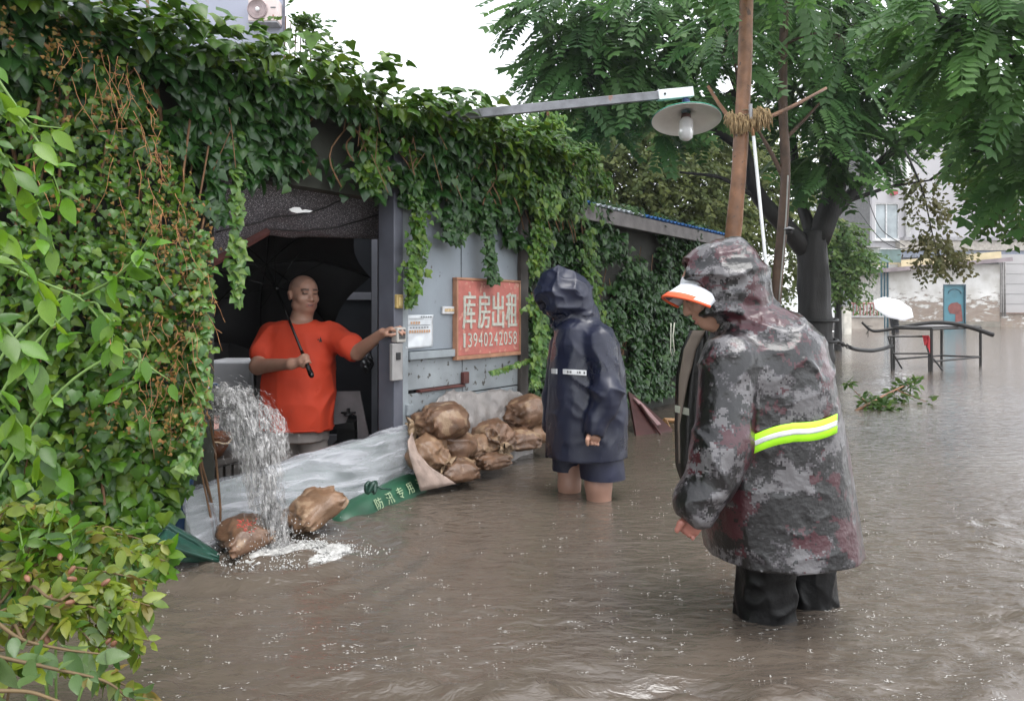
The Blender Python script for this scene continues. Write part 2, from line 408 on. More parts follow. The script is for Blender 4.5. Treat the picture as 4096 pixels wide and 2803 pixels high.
shed = thing('storage_shed', 'grey steel storage shed with an open doorway under a thick roof of ivy', 'shed', F(0.6, -0.9, GZ))
MB().fbox(-4.4, sL, -0.16, 0.0, GZ, ZT).build('ivy_side_wall', M_wall, shed)
MB().fbox(sL, sP - 0.05, -0.12, -0.01, 1.76, ZT - 0.004).build('lintel', M_wall, shed)
for a_ in ((-4.4, sL, -3.2, 0.06), (0.95, sE + 0.10, -3.2, 0.06), (sL + 0.001, 0.949, -0.55, 0.06), (sL + 0.001, 0.949, -3.2, -2.3)): MB().fbox(*a_, ZT, ZT + 0.08).build('roof_part', M_wall, shed)   # open bay over the passage
MB().fbox(-0.045, 0.035, -0.10, 0.035, GZ, ZT - 0.003).build('door_post', M_post, shed, bevel=0.004)
MB().fbox(0.035, 0.10, -0.02, 0.018, GZ, ZT - 0.003).build('door_post_flange', M_flange, shed, bevel=0.003)
sm = sF(461)
zr = onF(430, 354)[2]
for (a, b, c, d, m) in ((0.104, sm - 0.006, zr + 0.03, ZT - 0.003, M_steel), (sm + 0.006, sE - 0.05, onF(480, 356)[2], ZT - 0.003, M_steel),
                        (0.104, sm + 0.006, onF(430, 389)[2] + 0.012, zr - 0.026, M_steel_low), (sm + 0.014, sE - 0.05, onF(490, 388)[2], onF(480, 356)[2] - 0.008, M_steel_low),
                        (0.104, sm + 0.006, GZ, onF(430, 389)[2] - 0.012, M_steel_low), (sm + 0.014, sE - 0.05, GZ, onF(490, 388)[2] - 0.008, M_steel_low)):
    MB().fbox(a, b, -0.03, 0.004, c, d).build('wall_panel', m, shed, bevel=0.004)
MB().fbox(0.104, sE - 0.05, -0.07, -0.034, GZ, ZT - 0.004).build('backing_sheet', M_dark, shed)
MB().fbox(0.106, sm + 0.002, -0.02, 0.030, zr - 0.024, zr + 0.026).build('cross_rail', M_flange, shed, bevel=0.004)
MB().fbox(sF(418), sF(463), -0.02, 0.022, onF(430, 389)[2] - 0.009, onF(430, 389)[2] + 0.009).build('cross_rail', M_rust, shed, bevel=0.003)
MB().fbox(sE - 0.045, sE + 0.06, -0.08, 0.03, GZ, ZT - 0.003).build('corner_post', pmat('brown_corner_post', (0.07, 0.06, 0.055), 0.7, 0.3, 8), shed, bevel=0.004)
for zz in (1.30, 0.42): MB().fbox(0.07, 0.125, 0.008, 0.04, zz, zz + 0.07).build('hinge', M_flange, shed, bevel=0.004)
MB().fbox(sm - 0.01, sm + 0.05, 0.006, 0.035, onF(461, 383)[2], onF(461, 383)[2] + 0.08).build('latch', M_rust, shed, bevel=0.004)
# room behind the doorway
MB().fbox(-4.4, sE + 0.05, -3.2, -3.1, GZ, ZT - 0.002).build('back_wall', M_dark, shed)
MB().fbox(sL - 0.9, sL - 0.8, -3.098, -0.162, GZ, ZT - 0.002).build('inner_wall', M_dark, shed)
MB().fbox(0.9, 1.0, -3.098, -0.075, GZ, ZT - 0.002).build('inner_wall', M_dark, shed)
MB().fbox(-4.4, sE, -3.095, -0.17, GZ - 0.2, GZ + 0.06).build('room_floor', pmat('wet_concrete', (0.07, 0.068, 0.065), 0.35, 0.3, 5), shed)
# sloping red rafter in the doorway and the red bracket in the ivy
r = MB(); a = onF(206, 266, -0.25); b = onF(268, 231, -0.25); r.tube([a, b], 0.022, 4); r.build('rafter', M_rust, shed)
r = MB(); r.tube([onF(438, 156, 0.10), onF(472, 127, 0.22)], 0.022, 4); r.build('awning_bracket', M_rust, shed)
# ---------------- shade net sagging in the top of the doorway
def net():
    m = bpy.data.materials.new('black_net_lit_speckles'); m.use_nodes = True; nt = m.node_tree; n = nt.nodes; L = nt.links; b = n['Principled BSDF']
    tc = n.new('ShaderNodeTexCoord'); nz = n.new('ShaderNodeTexNoise'); nz.inputs['Scale'].default_value = 160; nz.inputs['Detail'].default_value = 2
    L.new(tc.outputs['Object'], nz.inputs['Vector'])
    r = ramp(nt, nz.outputs[0], [(0.42, (0.07, 0.066, 0.074)), (0.58, (0.16, 0.15, 0.165)), (0.68, (0.60, 0.58, 0.60))]); L.new(r.outputs[0], b.inputs['Base Color'])  # lighter speckled colour stands in for daylight passing through the net
    b.inputs['Roughness'].default_value = 0.6
    t = thing('shade_net', 'dark grey shade net sagging across the top of the doorway', 'net', F(-0.6, -0.3, 1.9))
    U = np.linspace(206, 394, 44); P = []
    for u in U:
        k = (u - 206) / 188.0
        top = onF(u, 166 + 10 * math.sin(k * 3.1), -0.15)
        bv = np.interp(u, [206, 240, 268, 330, 385, 394], [268, 250, 234, 238, 238, 236])
        bot = onF(u, bv, -0.50 + 0.1 * k)
        row = []
        for w in np.linspace(0, 1, 22):
            p = top * (1 - w) + bot * w; p = p + np.array([0, 0, -0.05 * math.sin(math.pi * w)])
            p[2] += 0.012 * float(vnoise(np.array([k * 9 - w * 4, w * 6, 1.0]))); row.append(p)
        P.append(row)
    P = np.array(P)
    o = MB().grid(P).build('net_sheet', m, t, True, solid=0.003)
    for (i0, j0, i1, j1) in ((6, 17, 40, 11), (2, 12, 34, 5)):
        pts = []
        for q in np.linspace(0, 1, 14):
            i = i0 + (i1 - i0) * q; j = j0 + (j1 - j0) * q - 2.5 * math.sin(math.pi * q) * -1
            pts.append(P[int(round(i)), min(21, int(round(j)))] + np.array([0.02, -0.03, 0.0]))
        MB().tube(pts, 0.005, 5).build('support_wire', pmat('black_wire', (0.02, 0.02, 0.02), 0.5), t, True)
    # hole in the net: a white sheet added to stand for the sky behind
    c = onF(304, 212, -0.16); pts = []
    for (dx, dz) in ((-.055, .004), (-.03, .02), (-.005, .022), (.004, .006), (.02, .012), (.055, .008), (.04, -.004), (.01, -.008), (-.02, -.016), (-.045, -.010)):
        pts.append(c + FD[0] * np.array([dx * 1.2, 0, 0]) * 1.4 + np.array([0, dx * 0.9, dz * 0.9]) - np.array([0, 0.06, 0]))
    MB().add(pts, [tuple(range(len(pts)))]).build('net_hole_sky_patch', pmat('white_sky_patch', (0.8, 0.8, 0.78), 0.4, 0.05), t, solid=0.002)
net()

# ---------------- fittings on the door post and the wall
def onwall(name, label, cat, u0, v0, u1, v1, out, depth, m):
    a = onF(u0, v0, out); b = onF(u1, v1, out); t = thing(name, label, cat, F(sF((u0 + u1) / 2, out), out, b[2]))
    um = (u0 + u1) / 2
    z1, z0 = onF(um, v0, out)[2], onF(um, v1, out)[2]
    return t, sF(u0, out), sF(u1, out), z0, z1
t, s0, s1, z0, z1 = onwall('wall_switch', 'small yellowed switch box high on the door post', 'switch', 396.5, 294, 403, 308, 0.05, 0.03, None)
M_yel = pmat('yellowed_plastic', (0.50, 0.36, 0.14), 0.5, 0.15, 20)
MB().fbox(s0, s1, 0.019, 0.055, z0, z1).build('housing', M_yel, t, bevel=0.006)
MB().fbox(s0 + 0.012, s1 - 0.012, 0.0555, 0.063, z0 + 0.015, z1 - 0.02).build('rocker', pmat('paler_yellow_plastic', (0.62, 0.48, 0.22), 0.45), t, bevel=0.004)
t, s0, s1, z0, z1 = onwall('door_intercom', 'beige door intercom with a dark screen under the hand', 'intercom', 396, 327, 405, 342, 0.06, 0.04, None)
M_beige = pmat('beige_plastic', (0.42, 0.40, 0.37), 0.5, 0.12, 20)
MB().fbox(s0, s1, 0.0185, 0.072, z0, z1).build('housing', M_beige, t, bevel=0.008)
MB().fbox(s0 + 0.013, s1 - 0.013, 0.0725, 0.078, z0 + 0.022, z1 - 0.012).build('screen', pmat('dark_grey_screen', (0.06, 0.06, 0.06), 0.25), t, bevel=0.003)
t, s0, s1, z0, z1 = onwall('cable_box', 'long pale grey cable box with a small dark window on the door post', 'cable box', 392, 343, 402.5, 380, 0.06, 0.04, None)
MB().fbox(s0, s1, 0.0365, 0.065, z0, z1).build('housing', pmat('grey_beige_box', (0.30, 0.29, 0.285), 0.55, 0.15, 12), t, bevel=0.006)
MB().fbox(s0 + 0.028, s1 - 0.025, 0.0655, 0.071, z1 - 0.10, z1 - 0.055).build('inspection_window', pmat('black_plastic', (0.015, 0.015, 0.016), 0.4), t, bevel=0.003)
# paper notice
def notice():
    t, s0, s1, z0, z1 = onwall('paper_notice', 'creased white paper notice in a plastic sleeve beside the door post', 'notice', 407, 314.5, 435, 347.5, 0.03, 0.0, None)
    P = np.array([[F(s0 + (s1 - s0) * i, 0.012 + 0.006 * float(vnoise(np.array([i * 4, j * 5, 2.0]))) + 0.02 * max(0, 0.25 - i - j), z0 + (z1 - z0) * j) for j in np.linspace(0, 1, 16)] for i in np.linspace(0, 1, 14)])
    sh = MB().grid(P).build('paper_sheet', pmat('wet_white_paper', (0.62, 0.65, 0.68), 0.25, 0.10, 14, coat=0.5), t, True, solid=0.002)
    ink = pmat('grey_ink', (0.14, 0.15, 0.16), 0.6); red = pmat('faded_orange_ink', (0.50, 0.30, 0.18), 0.6, 0.3, 40)
    w = s1 - s0; h = z1 - z0
    def bar(a, b, c, d, m, nm): MB().fbox(s0 + w * a, s0 + w * b, 0.021, 0.0225, z0 + h * c, z0 + h * d).build(nm, m, sh)
    bar(0.06, 0.86, 0.685, 0.70, ink, 'ruled_line'); bar(0.10, 0.62, 0.875, 0.885, ink, 'ruled_line')
    for i in range(9): bar(0.12 + i * 0.085, 0.12 + i * 0.085 + 0.055, 0.46, 0.545, red, 'printed_character')
    for i in range(4): bar(0.16 + i * 0.09, 0.16 + i * 0.09 + 0.06, 0.725, 0.80, red, 'printed_character')
    for i in range(5): bar(0.52 + i * 0.085, 0.52 + i * 0.085 + 0.05, 0.915, 0.96, ink, 'printed_character')
    for i in range(7): bar(0.14 + i * 0.10, 0.14 + i * 0.10 + 0.05, 0.60, 0.635, ink, 'printed_character')
notice()
t, s0, s1, z0, z1 = onwall('name_plate', 'small pale plate fixed to the wall left of the red sign', 'plate', 443.7, 306, 457.4, 313.5, 0.03, 0.0, None)
pl = MB().fbox(s0, s1, 0.008, 0.022, z0, z1).build('plate', pmat('pale_enamel', (0.55, 0.55, 0.56), 0.4, 0.15, 20), t, bevel=0.003)
MB().fbox(s0 + 0.02, s1 - 0.015, 0.0225, 0.024, z0 + 0.015, z1 - 0.015).build('faded_lettering', pmat('ochre_lettering', (0.50, 0.36, 0.20), 0.5, 0.4, 60), pl)
# rental sign
def sign():
    t, s0, s1, z0, z1 = onwall('rental_sign', 'faded red sign with white characters and a phone number on the grey wall', 'sign', 458, 281, 519, 353, 0.04, 0.0, None)
    red = pmat('faded_red_paint', (0.42, 0.13, 0.105), 0.6, 0.25, 9, 0.1, 60, spots=((0.50, 0.25, 0.19), 0.58, 22.0))
    MB().fbox(s0, s1, 0.010, 0.040, z0, z1).build('board', red, t, bevel=0.003)
    fr = pmat('orange_wood_edge', (0.34, 0.17, 0.10), 0.6, 0.25, 12)
    e = 0.018
    for (a, b, c, d) in ((s0 - e, s1 + e, z1 + 0.001, z1 + e), (s0 - e, s1 + e, z0 - e * 1.6, z0 - 0.001), (s0 - e, s0 - 0.001, z0, z1), (s1 + 0.001, s1 + e, z0, z1)):
        MB().fbox(a, b, 0.006, 0.046, c, d).build('frame_strip', fr, t, bevel=0.002)
    white = pmat('chipped_white_lettering', (0.46, 0.46, 0.40), 0.55, 0.2, 40)
    w = s1 - s0; h = z1 - z0
    def put(ch, cx, cz, cw, chh, nm, up=0.0):
        me, v = text_mesh(ch, 1.0)
        if not len(v): return
        lo, hi = v.min(0), v.max(0); k = (v - (lo + hi) / 2) / np.maximum(hi - lo, 1e-6)
        q = np.array([F(cx + a[0] * cw, 0.0425 + up + (a[2] + 0.5) * 0.002, cz + a[1] * chh) for a in k])
        set_co(me, q); link(nm, me, white, t)
    for i, ch in enumerate('库房出租'):
        for off in (-0.004, 0.004):
            put(ch, s0 + w * (0.16 + 0.232 * i) + off, z0 + h * 0.60, w * 0.19, h * 0.50, 'painted_character', 0.0 if off < 0 else 0.0025)
    for i, ch in enumerate('13940242058'):
        put(ch, s0 + w * (0.09 + 0.083 * i), z0 + h * 0.20, w * (0.058 if ch != '1' else 0.03), h * 0.19, 'painted_digit')
sign()
# ================================================================ flood barrier at the doorway
M_board = pmat('mint_white_board', (0.46, 0.50, 0.47), 0.5, 0.2, 7, 0.1, 30, spots=((0.25, 0.30, 0.24), 0.62, 20.0))
sA, sB = sF(176), sF(414)
def ztop(s): return np.interp(s, [sA, sB], [0.24, 0.36])
bt = thing('flood_board', 'pale mint board standing on edge across the doorway under the plastic', 'board', F((sA + sB) / 2, 0.0, GZ))
MB().add([F(s, o, z) for s in (sA + 0.02, sB - 0.02) for o in (-0.02, 0.05) for z in (GZ, float(ztop(s)) - 0.012)], [(0, 2, 3, 1), (4, 5, 7, 6), (0, 1, 5, 4), (2, 6, 7, 3), (0, 4, 6, 2), (1, 3, 7, 5)]).build('board', M_board, bt, bevel=0.01)
def plastic_mat():
    m = bpy.data.materials.new('clear_wet_plastic'); m.use_nodes = True; nt = m.node_tree; n = nt.nodes; L = nt.links; b = n['Principled BSDF']; o = n['Material Output']
    at = n.new('ShaderNodeAttribute'); at.attribute_name = 'film'
    nz = n.new('ShaderNodeTexNoise'); nz.inputs['Scale'].default_value = 1.0; nz.inputs['Detail'].default_value = 6; nz.inputs['Distortion'].default_value = 0.9; L.new(at.outputs['Color'], nz.inputs['Vector'])
    r = ramp(nt, nz.outputs[0], [(0.34, (0.10, 0.10, 0.10)), (0.54, (0.30, 0.30, 0.30)), (0.70, (0.85, 0.85, 0.85))])
    b.inputs['Base Color'].default_value = (0.50, 0.51, 0.54, 1); b.inputs['Roughness'].default_value = 0.14
    bp = n.new('ShaderNodeBump'); bp.inputs['Strength'].default_value = 0.5; bp.inputs['Distance'].default_value = 0.02; L.new(nz.outputs[0], bp.inputs['Height']); L.new(bp.outputs[0], b.inputs['Normal'])
    tr = n.new('ShaderNodeBsdfTransparent'); tr.inputs[0].default_value = (0.93, 0.94, 0.95, 1)
    ms = n.new('ShaderNodeMixShader'); L.new(r.outputs[0], ms.inputs[0]); L.new(tr.outputs[0], ms.inputs[1]); L.new(b.outputs[0], ms.inputs[2]); L.new(ms.outputs[0], o.inputs[0])
    return m
M_plastic = plastic_mat()
def plastic():
    S = np.linspace(sA - 0.02, sB + 0.03, 120); T = np.linspace(0, 1, 44); P = np.zeros((120, 44, 3))
    for i, s in enumerate(S):
        k = (s - S[0]) / (S[-1] - S[0])
        for j, t in enumerate(T):
            zt = float(ztop(s)) + 0.012
            if t < 0.14: o = -0.06 + t / 0.14 * 0.09; z = zt - 0.05 * (1 - t / 0.14) ** 2
            else:
                q = (t - 0.14) / 0.86; o = 0.045 + 0.19 * q ** 1.25 + 0.02 * math.sin(q * 3); z = zt - (zt + 0.03) * q ** 0.9
                if k > 0.72: z += (k - 0.72) * 0.42 * q; 
            fold = 0.014 * float(crease(np.array([k * 2.2 + t * 1.0, t * 4.5 - k * 2.0, 3.0]), 4)) + 0.012 * float(crease(np.array([k * 5 + t * 2, t * 9 - k * 5, 7.0]), 3)) + 0.008 * float(vnoise(np.array([k * 9, t * 4, 2.0])))
            P[i, j] = F(s, o + fold * min(1, t * 4), z + 0.010 * float(vnoise(np.array([k * 14, t * 2, 5.0]))))
    kk = np.repeat(np.linspace(0, 1, 120), 44); tt = np.tile(T, 120); mb = MB().grid(P)
    o = link('plastic_sheet', mesh(mb.v[0], mb.f, True, {'film': np.stack([kk * 4.5 + tt * 1.2, tt * 9 - kk * 5.0, kk * 0], -1)}), M_plastic)
    o.modifiers.new('s', 'SOLIDIFY').thickness = 0.0015
    tag(o, 'clear crinkled plastic sheet draped over the board in the doorway', 'plastic sheet')
plastic()
# pale woven flap hanging off the right end of the barrier
def flap():
    a = W(408, 440, 4.26); b = W(409, 455, 4.22); c = W(421, 490, 4.30); d = W(456, 483, 4.40); e = W(430, 466, 4.34); f = W(412, 432, 4.34)
    A = np.array([a, b, c]); P = []
    L0 = [f, a, b, c]; L1 = [W(413, 438, 4.36), W(418, 452, 4.35), e, d]
    for w in np.linspace(0, 1, 12):
        row = []
        for x in np.linspace(0, 3, 22):
            i = min(2, int(x)); fr = x - i
            p = (L0[i] * (1 - fr) + L0[i + 1] * fr) * (1 - w) + (L1[i] * (1 - fr) + L1[i + 1] * fr) * w
            row.append(p + np.array([0, -0.012 * float(ridge(np.array([x * 1.5, w * 3, 1.0]))), 0]))
        P.append(row)
    o = MB().grid(np.array(P)).build('woven_flap', pmat('dirty_pink_woven_sack', (0.34, 0.26, 0.22), 0.6, 0.25, 18, 0.3, 120), None, True, solid=0.006)
    tag(o, 'pale dirty woven sheet hanging into the water off the end of the plastic', 'sheet')
flap()

# ================================================================ sandbags
M_bag = pmat('wet_brown_sandbag', (0.135, 0.074, 0.043), 0.42, 0.4, 9, 0.25, 130, spots=((0.25, 0.165, 0.10), 0.56, 11.0), rvar=0.12)
M_bag2 = pmat('tan_sandbag', (0.185, 0.108, 0.062), 0.45, 0.25, 10, 0.25, 130, spots=((0.30, 0.20, 0.125), 0.56, 12.0), rvar=0.12)
M_bag_inner = pmat('pale_sack_mouth', (0.26, 0.18, 0.11), 0.55, 0.3, 14, 0.3, 120)
M_cord = pmat('dirty_cord', (0.30, 0.22, 0.14), 0.8)
for _m in (M_bag, M_bag2): crinkle(_m, 15, 0.012, 0.7, (1, 1, 1))
def sandbag(label, c, L, wid, hgt, ang, tilt=0.0, neck=1, seed=0, m=None, ruffle=0.6):
    """a filled sack: long axis at angle ang about z, gathered and tied at the neck end (neck=0: sewn shut)"""
    t = thing('sandbag', label, 'sandbag', (c[0], c[1], c[2] - hgt), 'sandbags round the doorway')
    na, nt_ = 56, 52; th = np.linspace(0, 2 * np.pi, na, endpoint=False); tt = np.linspace(-1, 1, nt_)
    A, T = np.meshgrid(th, tt, indexing='ij')
    if neck: R = np.where(T < 0.1, (1 - np.abs((T - 0.1) / 1.1) ** 3.2).clip(0) ** 0.5, (1 - ((T - 0.1) / 0.9).clip(0) ** 2.0).clip(0) ** 0.75); R = np.maximum(R, np.where(T > 0, 0.16, 0.0))
    else: R = (1 - np.abs(T) ** 14).clip(0) ** 0.5 * (1 - 0.10 * (1 - np.abs(T)) ** 2)
    g = np.clip((T - 0.15) / 0.7, 0, 1) if neck else np.clip(np.abs(T) - 0.45, 0, 1) * 1.6
    k = 9 + seed % 4
    R = R * (1 + (0.17 * g) * np.cos(k * A + 3 * vnoise(np.stack([A * 0 + seed, T * 3, A * 0], -1))))
    P = np.stack([T * L, R * wid * np.cos(A), R * hgt * np.sign(np.sin(A)) * np.abs(np.sin(A)) ** (0.9)], -1)
    if not neck: P[..., 2] *= (1 - 0.93 * np.abs(T) ** 2.6)
    nrm = P / (np.linalg.norm(P, axis=-1, keepdims=True) + 1e-6)
    q = np.stack([P[..., 0] * 9 + seed * 3.1, P[..., 1] * 9, P[..., 2] * 9], -1)
    P = P + nrm * (0.022 * fbm(q, 2) + 0.034 * (crease(q * np.array([0.5, 1.6, 1.6]) + 5, 5.0) - 0.25) + 0.020 * (crease(q * np.array([0.7, 3.2, 3.2]) + 9, 4.0) - .25))[..., None] * (0.4 + 0.9 * g[..., None])
    sag = np.clip(-(P[..., 2]) / hgt, 0, 1); P[..., 2] += 0.25 * hgt * sag ** 3
    Rm = np.array(Euler((0, -tilt, ang)).to_matrix())
    def wr(X): return X @ Rm.T + np.asarray(c)
    mb = MB(); X = wr(P).reshape(-1, 3)
    f = [(i * nt_ + j, ((i + 1) % na) * nt_ + j, ((i + 1) % na) * nt_ + j + 1, i * nt_ + j + 1) for i in range(na) for j in range(nt_ - 1)]
    mb.add(X, f); mb.build('sack', m or M_bag, t, True)
    if neck:
        n2 = 40; a2 = np.linspace(0, 2 * np.pi, n2, endpoint=False); t2 = np.linspace(0, 1, 9); A2, T2 = np.meshgrid(a2, t2, indexing='ij')
        rr = (0.17 + ruffle * T2 ** 0.8 * 0.55) * (1 + 0.38 * T2 * np.cos(7 * A2 + seed)) * min(wid, hgt) 
        Q = np.stack([L * 0.96 + T2 * L * 0.30 * (1 + 0.25 * np.sin(3 * A2 + seed)), rr * np.cos(A2), rr * np.sin(A2) - 0.25 * hgt * T2 ** 2], -1)
        Q += 0.012 * vnoise(Q * 30)[..., None]
        mb = MB(); mb.add(wr(Q).reshape(-1, 3), [(i * 9 + j, ((i + 1) % n2) * 9 + j, ((i + 1) % n2) * 9 + j + 1, i * 9 + j + 1) for i in range(n2) for j in range(8)])
        mb.build('gathered_mouth', M_bag_inner, t, True, solid=0.004)
        cc = np.array([[L * 0.97, 0.20 * min(wid, hgt) * math.cos(x), 0.20 * min(wid, hgt) * math.sin(x)] for x in np.linspace(0, 2 * np.pi, 13)])
        MB().tube(wr(cc), 0.006, 6).build('tie_cord', M_cord, t, True)
    return t
def pxs(u0, u1, Y): return (u1 - u0) / FPX * Y / 2
def bag(label, u0, v0, u1, v1, out, ang, neck=1, seed=0, m=None, depth=0.13, tilt=0.0, ruffle=0.6):
    c = onF((u0 + u1) / 2, (v0 + v1) / 2, out); Y = c[1]
    return sandbag(label, c, pxs(u0, u1, Y) * 1.14, depth * 1.1, pxs(v0, v1, Y) * 1.08, ang, tilt, neck, seed, m, ruffle)
PI = math.pi
bag('big brown sandbag topmost beside the door post, neck tied on its left', 419, 404, 466, 441, 0.22, PI + 0.25, 1, 1, M_bag, 0.16, -0.15, 0.8)
bag('brown sandbag with a pale flared mouth under the big topmost one', 440, 431, 474, 459, 0.27, PI + 0.1, 1, 2, M_bag, 0.13, 0.0, 0.9)
bag('crumpled dirty sandbag at the water behind the pale woven flap', 411, 436, 446, 474, 0.24, -0.35, 1, 3, M_bag2, 0.14, -0.45, 0.9)
bag('upright tan sandbag squeezed between the mouth-flared bag and the wrinkled one', 463, 433, 491, 463, 0.26, PI / 2 + 0.9, 0, 4, M_bag2, 0.12, 0.1)
bag('wrinkled sandbag with its gathered neck turned to the street', 476, 421, 511, 455, 0.28, -1.0, 1, 5, M_bag, 0.13, -0.25, 0.45)
bag('low brown sandbag lying half under the tied one by the corner post', 503, 427, 536, 452, 0.24, 0.5, 0, 6, M_bag, 0.13)
bag('brown sandbag on top by the corner post, wrinkles gathered at its lower left', 505, 397, 545, 428, 0.18, PI + 0.35, 1, 7, M_bag, 0.15, -0.35, 0.35)
bag('flat brown sandbag under the tied one, next to the navy raincoat', 521, 422, 551, 444, 0.24, 0.35, 0, 8, M_bag2, 0.12)
bag('dark sandbag nearly drowned in front of the crumpled one', 440, 456, 474, 484, 0.36, 0.4, 0, 9, M_bag, 0.12)
bag('brown sandbag low in the water below the upright tan one', 470, 450, 504, 470, 0.33, 0.7, 0, 19, M_bag, 0.11)
bag('pillow-shaped tan sandbag with a pointed corner leaning on the plastic beside the falling water', 290, 492, 338, 526, 0.36, 0.75, 0, 10, M_bag2, 0.13, 0.50)
bag('brown sandbag with red stains at the foot of the plastic, left of the falling water', 226, 517, 262, 552, 0.33, 0.6, 0, 11, M_bag, 0.13, 0.2)
def red_print():
    o = bpy.data.objects.get('sandbag.011')
    mb = MB()
    for i in range(34):
        u = 236 + random.random() * 20; v = 518 + random.random() * 14
        p = onF(u, v, 0.47 - (v - 518) * 0.001); d = random.uniform(-0.8, 0.8); l = random.uniform(0.006, 0.016)
        mb.tube([p, p + np.array([l * math.cos(d), -0.003, l * math.sin(d)])], 0.0016, 4)
    mb.build('red_fibres', pmat('red_fibre', (0.5, 0.06, 0.05), 0.6), o)
red_print()
# grey tarpaulin against the wall behind the bags
def tarp():
    P = []
    for u in np.linspace(428, 533, 46):
        zt = np.interp(u, [428, 447, 470, 505, 526, 533], [412, 389, 392, 389, 394, 408]); row = []
        for k in np.linspace(0, 1, 24):
            v = zt + (462 - zt) * k; o = 0.045 + 0.11 * k + 0.018 * float(ridge(np.array([u * 0.09, k * 2.2, 4.0]))) + 0.012 * float(vnoise(np.array([u * 0.2, k * 9, 2.0])))
            row.append(onF(u, v + 2 * float(vnoise(np.array([u * 0.3, 0, 0]))), o))
        P.append(row)
    o = MB().grid(np.array(P)).build('grey_tarpaulin', pmat('wet_grey_tarpaulin', (0.23, 0.21, 0.20), 0.32, 0.25, 9, 0.35, 70, spots=((0.42, 0.41, 0.38), 0.66, 16.0)), None, True, solid=0.004)
    tag(o, 'wet grey tarpaulin leaning on the wall behind the stacked sandbags', 'tarpaulin')
tarp()
# long green flood bag with white characters
def green_bag():
    t = thing('green_flood_bag', 'long green flood control bag with pale characters lying along the plastic', 'flood bag', onF(380, 492, 0.36))
    m = pmat('green_woven_bag', (0.018, 0.078, 0.042), 0.42, 0.25, 8, 0.2, 140)
    a = onF(330, 503, 0.26); b = onF(422, 476, 0.16); na, nl = 24, 60; P = np.zeros((nl, na, 3))
    for i, k in enumerate(np.linspace(0, 1, nl)):
        c = a * (1 - k) + b * k; c[2] = -0.055 + 0.045 * k
        e = (1 - abs(2 * k - 1) ** 6) ** 0.5 + 1e-3
        for j, th in enumerate(np.linspace(0, 2 * np.pi, na, endpoint=False)):
            r = e * (1 + 0.10 * float(vnoise(np.array([k * 6, th, 1.0]))))
            P[i, j] = c + np.array([FN[0] * math.cos(th) * 0.12 * r, FN[1] * math.cos(th) * 0.12 * r, math.sin(th) * (0.105 + 0.03 * k) * r])
    mb = MB(); mb.add(P.reshape(-1, 3), [(i * na + j, i * na + (j + 1) % na, (i + 1) * na + (j + 1) % na, (i + 1) * na + j) for i in range(nl - 1) for j in range(na)])
    bagm = mb.build('bag', m, t, True)
    # lettering wraps the rounded front
    d = (b - a); d[2] = 0.025; Ld = np.linalg.norm(d); d /= Ld
    white = pmat('pale_green_lettering', (0.28, 0.36, 0.22), 0.6, 0.2, 60)
    for i, ch in enumerate('防汛专用沙'):
        me, v = text_mesh(ch, 0.062)
        if not len(v): continue
        lo, hi = v.min(0), v.max(0); v = v - (lo + hi) / 2
        k = 0.34 + 0.115 * i; q = []
        for p in v:
            kk = k + p[0] / Ld; c = a * (1 - kk) + b * kk; c[2] = -0.055 + 0.045 * kk; th = 0.62 + p[1] / 0.115
            q.append(c + np.array([FN[0] * math.cos(th) * 0.137, FN[1] * math.cos(th) * 0.137, math.sin(th) * (0.122 + 0.03 * kk)]) + np.array([0.0015, -0.001, 0.001]) * (p[2] > 0))
        set_co(me, np.array(q)); link('printed_character', me, white, t)
    kn = MB(); c0 = onF(371, 482, 0.40)
    for i in range(5):
        pts = [c0 + np.array([0.022 * math.sin(i * 2.1 + a_ * 2.3), 0.02 * math.cos(i * 1.3 + a_ * 3), -0.025 + 0.022 * math.sin(a_ * 5 + i)]) for a_ in np.linspace(0, 1, 12)]
        kn.tube(pts, 0.012, 7)
    kn.tube([c0, c0 + np.array([0.05, 0.02, -0.035]), c0 + np.array([0.10, 0.04, -0.045])], 0.006, 6)
    kn.build('knotted_mouth', pmat('dark_green_sacking', (0.015, 0.05, 0.035), 0.4, 0.3, 20), t, True)
green_bag()
def green_sheet():
    P = []
    for k in np.linspace(0, 1, 44):
        row = []
        for w in np.linspace(0, 1, 26):
            u = 157 + 62 * k; vt = np.interp(k, [0, 0.15, 0.6, 1], [536, 521, 536, 553]); vb = np.interp(k, [0, 0.3, 1], [552, 561, 562])
            v = vt + (vb - vt) * w
            o = 0.28 + 0.10 * math.sin(w * 2.2) + 0.020 * float(ridge(np.array([k * 1.6 + 4, w * 5.5 - k * 1.2, 3.0])))
            row.append(onF(u, v, o))
        P.append(row)
    o = MB().grid(np.array(P)).build('green_tarpaulin', pmat('dark_green_tarpaulin', (0.018, 0.062, 0.045), 0.35, 0.25, 7, 0.15, 60), None, True, solid=0.006)
    tag(o, 'dark green folded tarpaulin dipping into the water by the ivy', 'tarpaulin')
green_sheet()

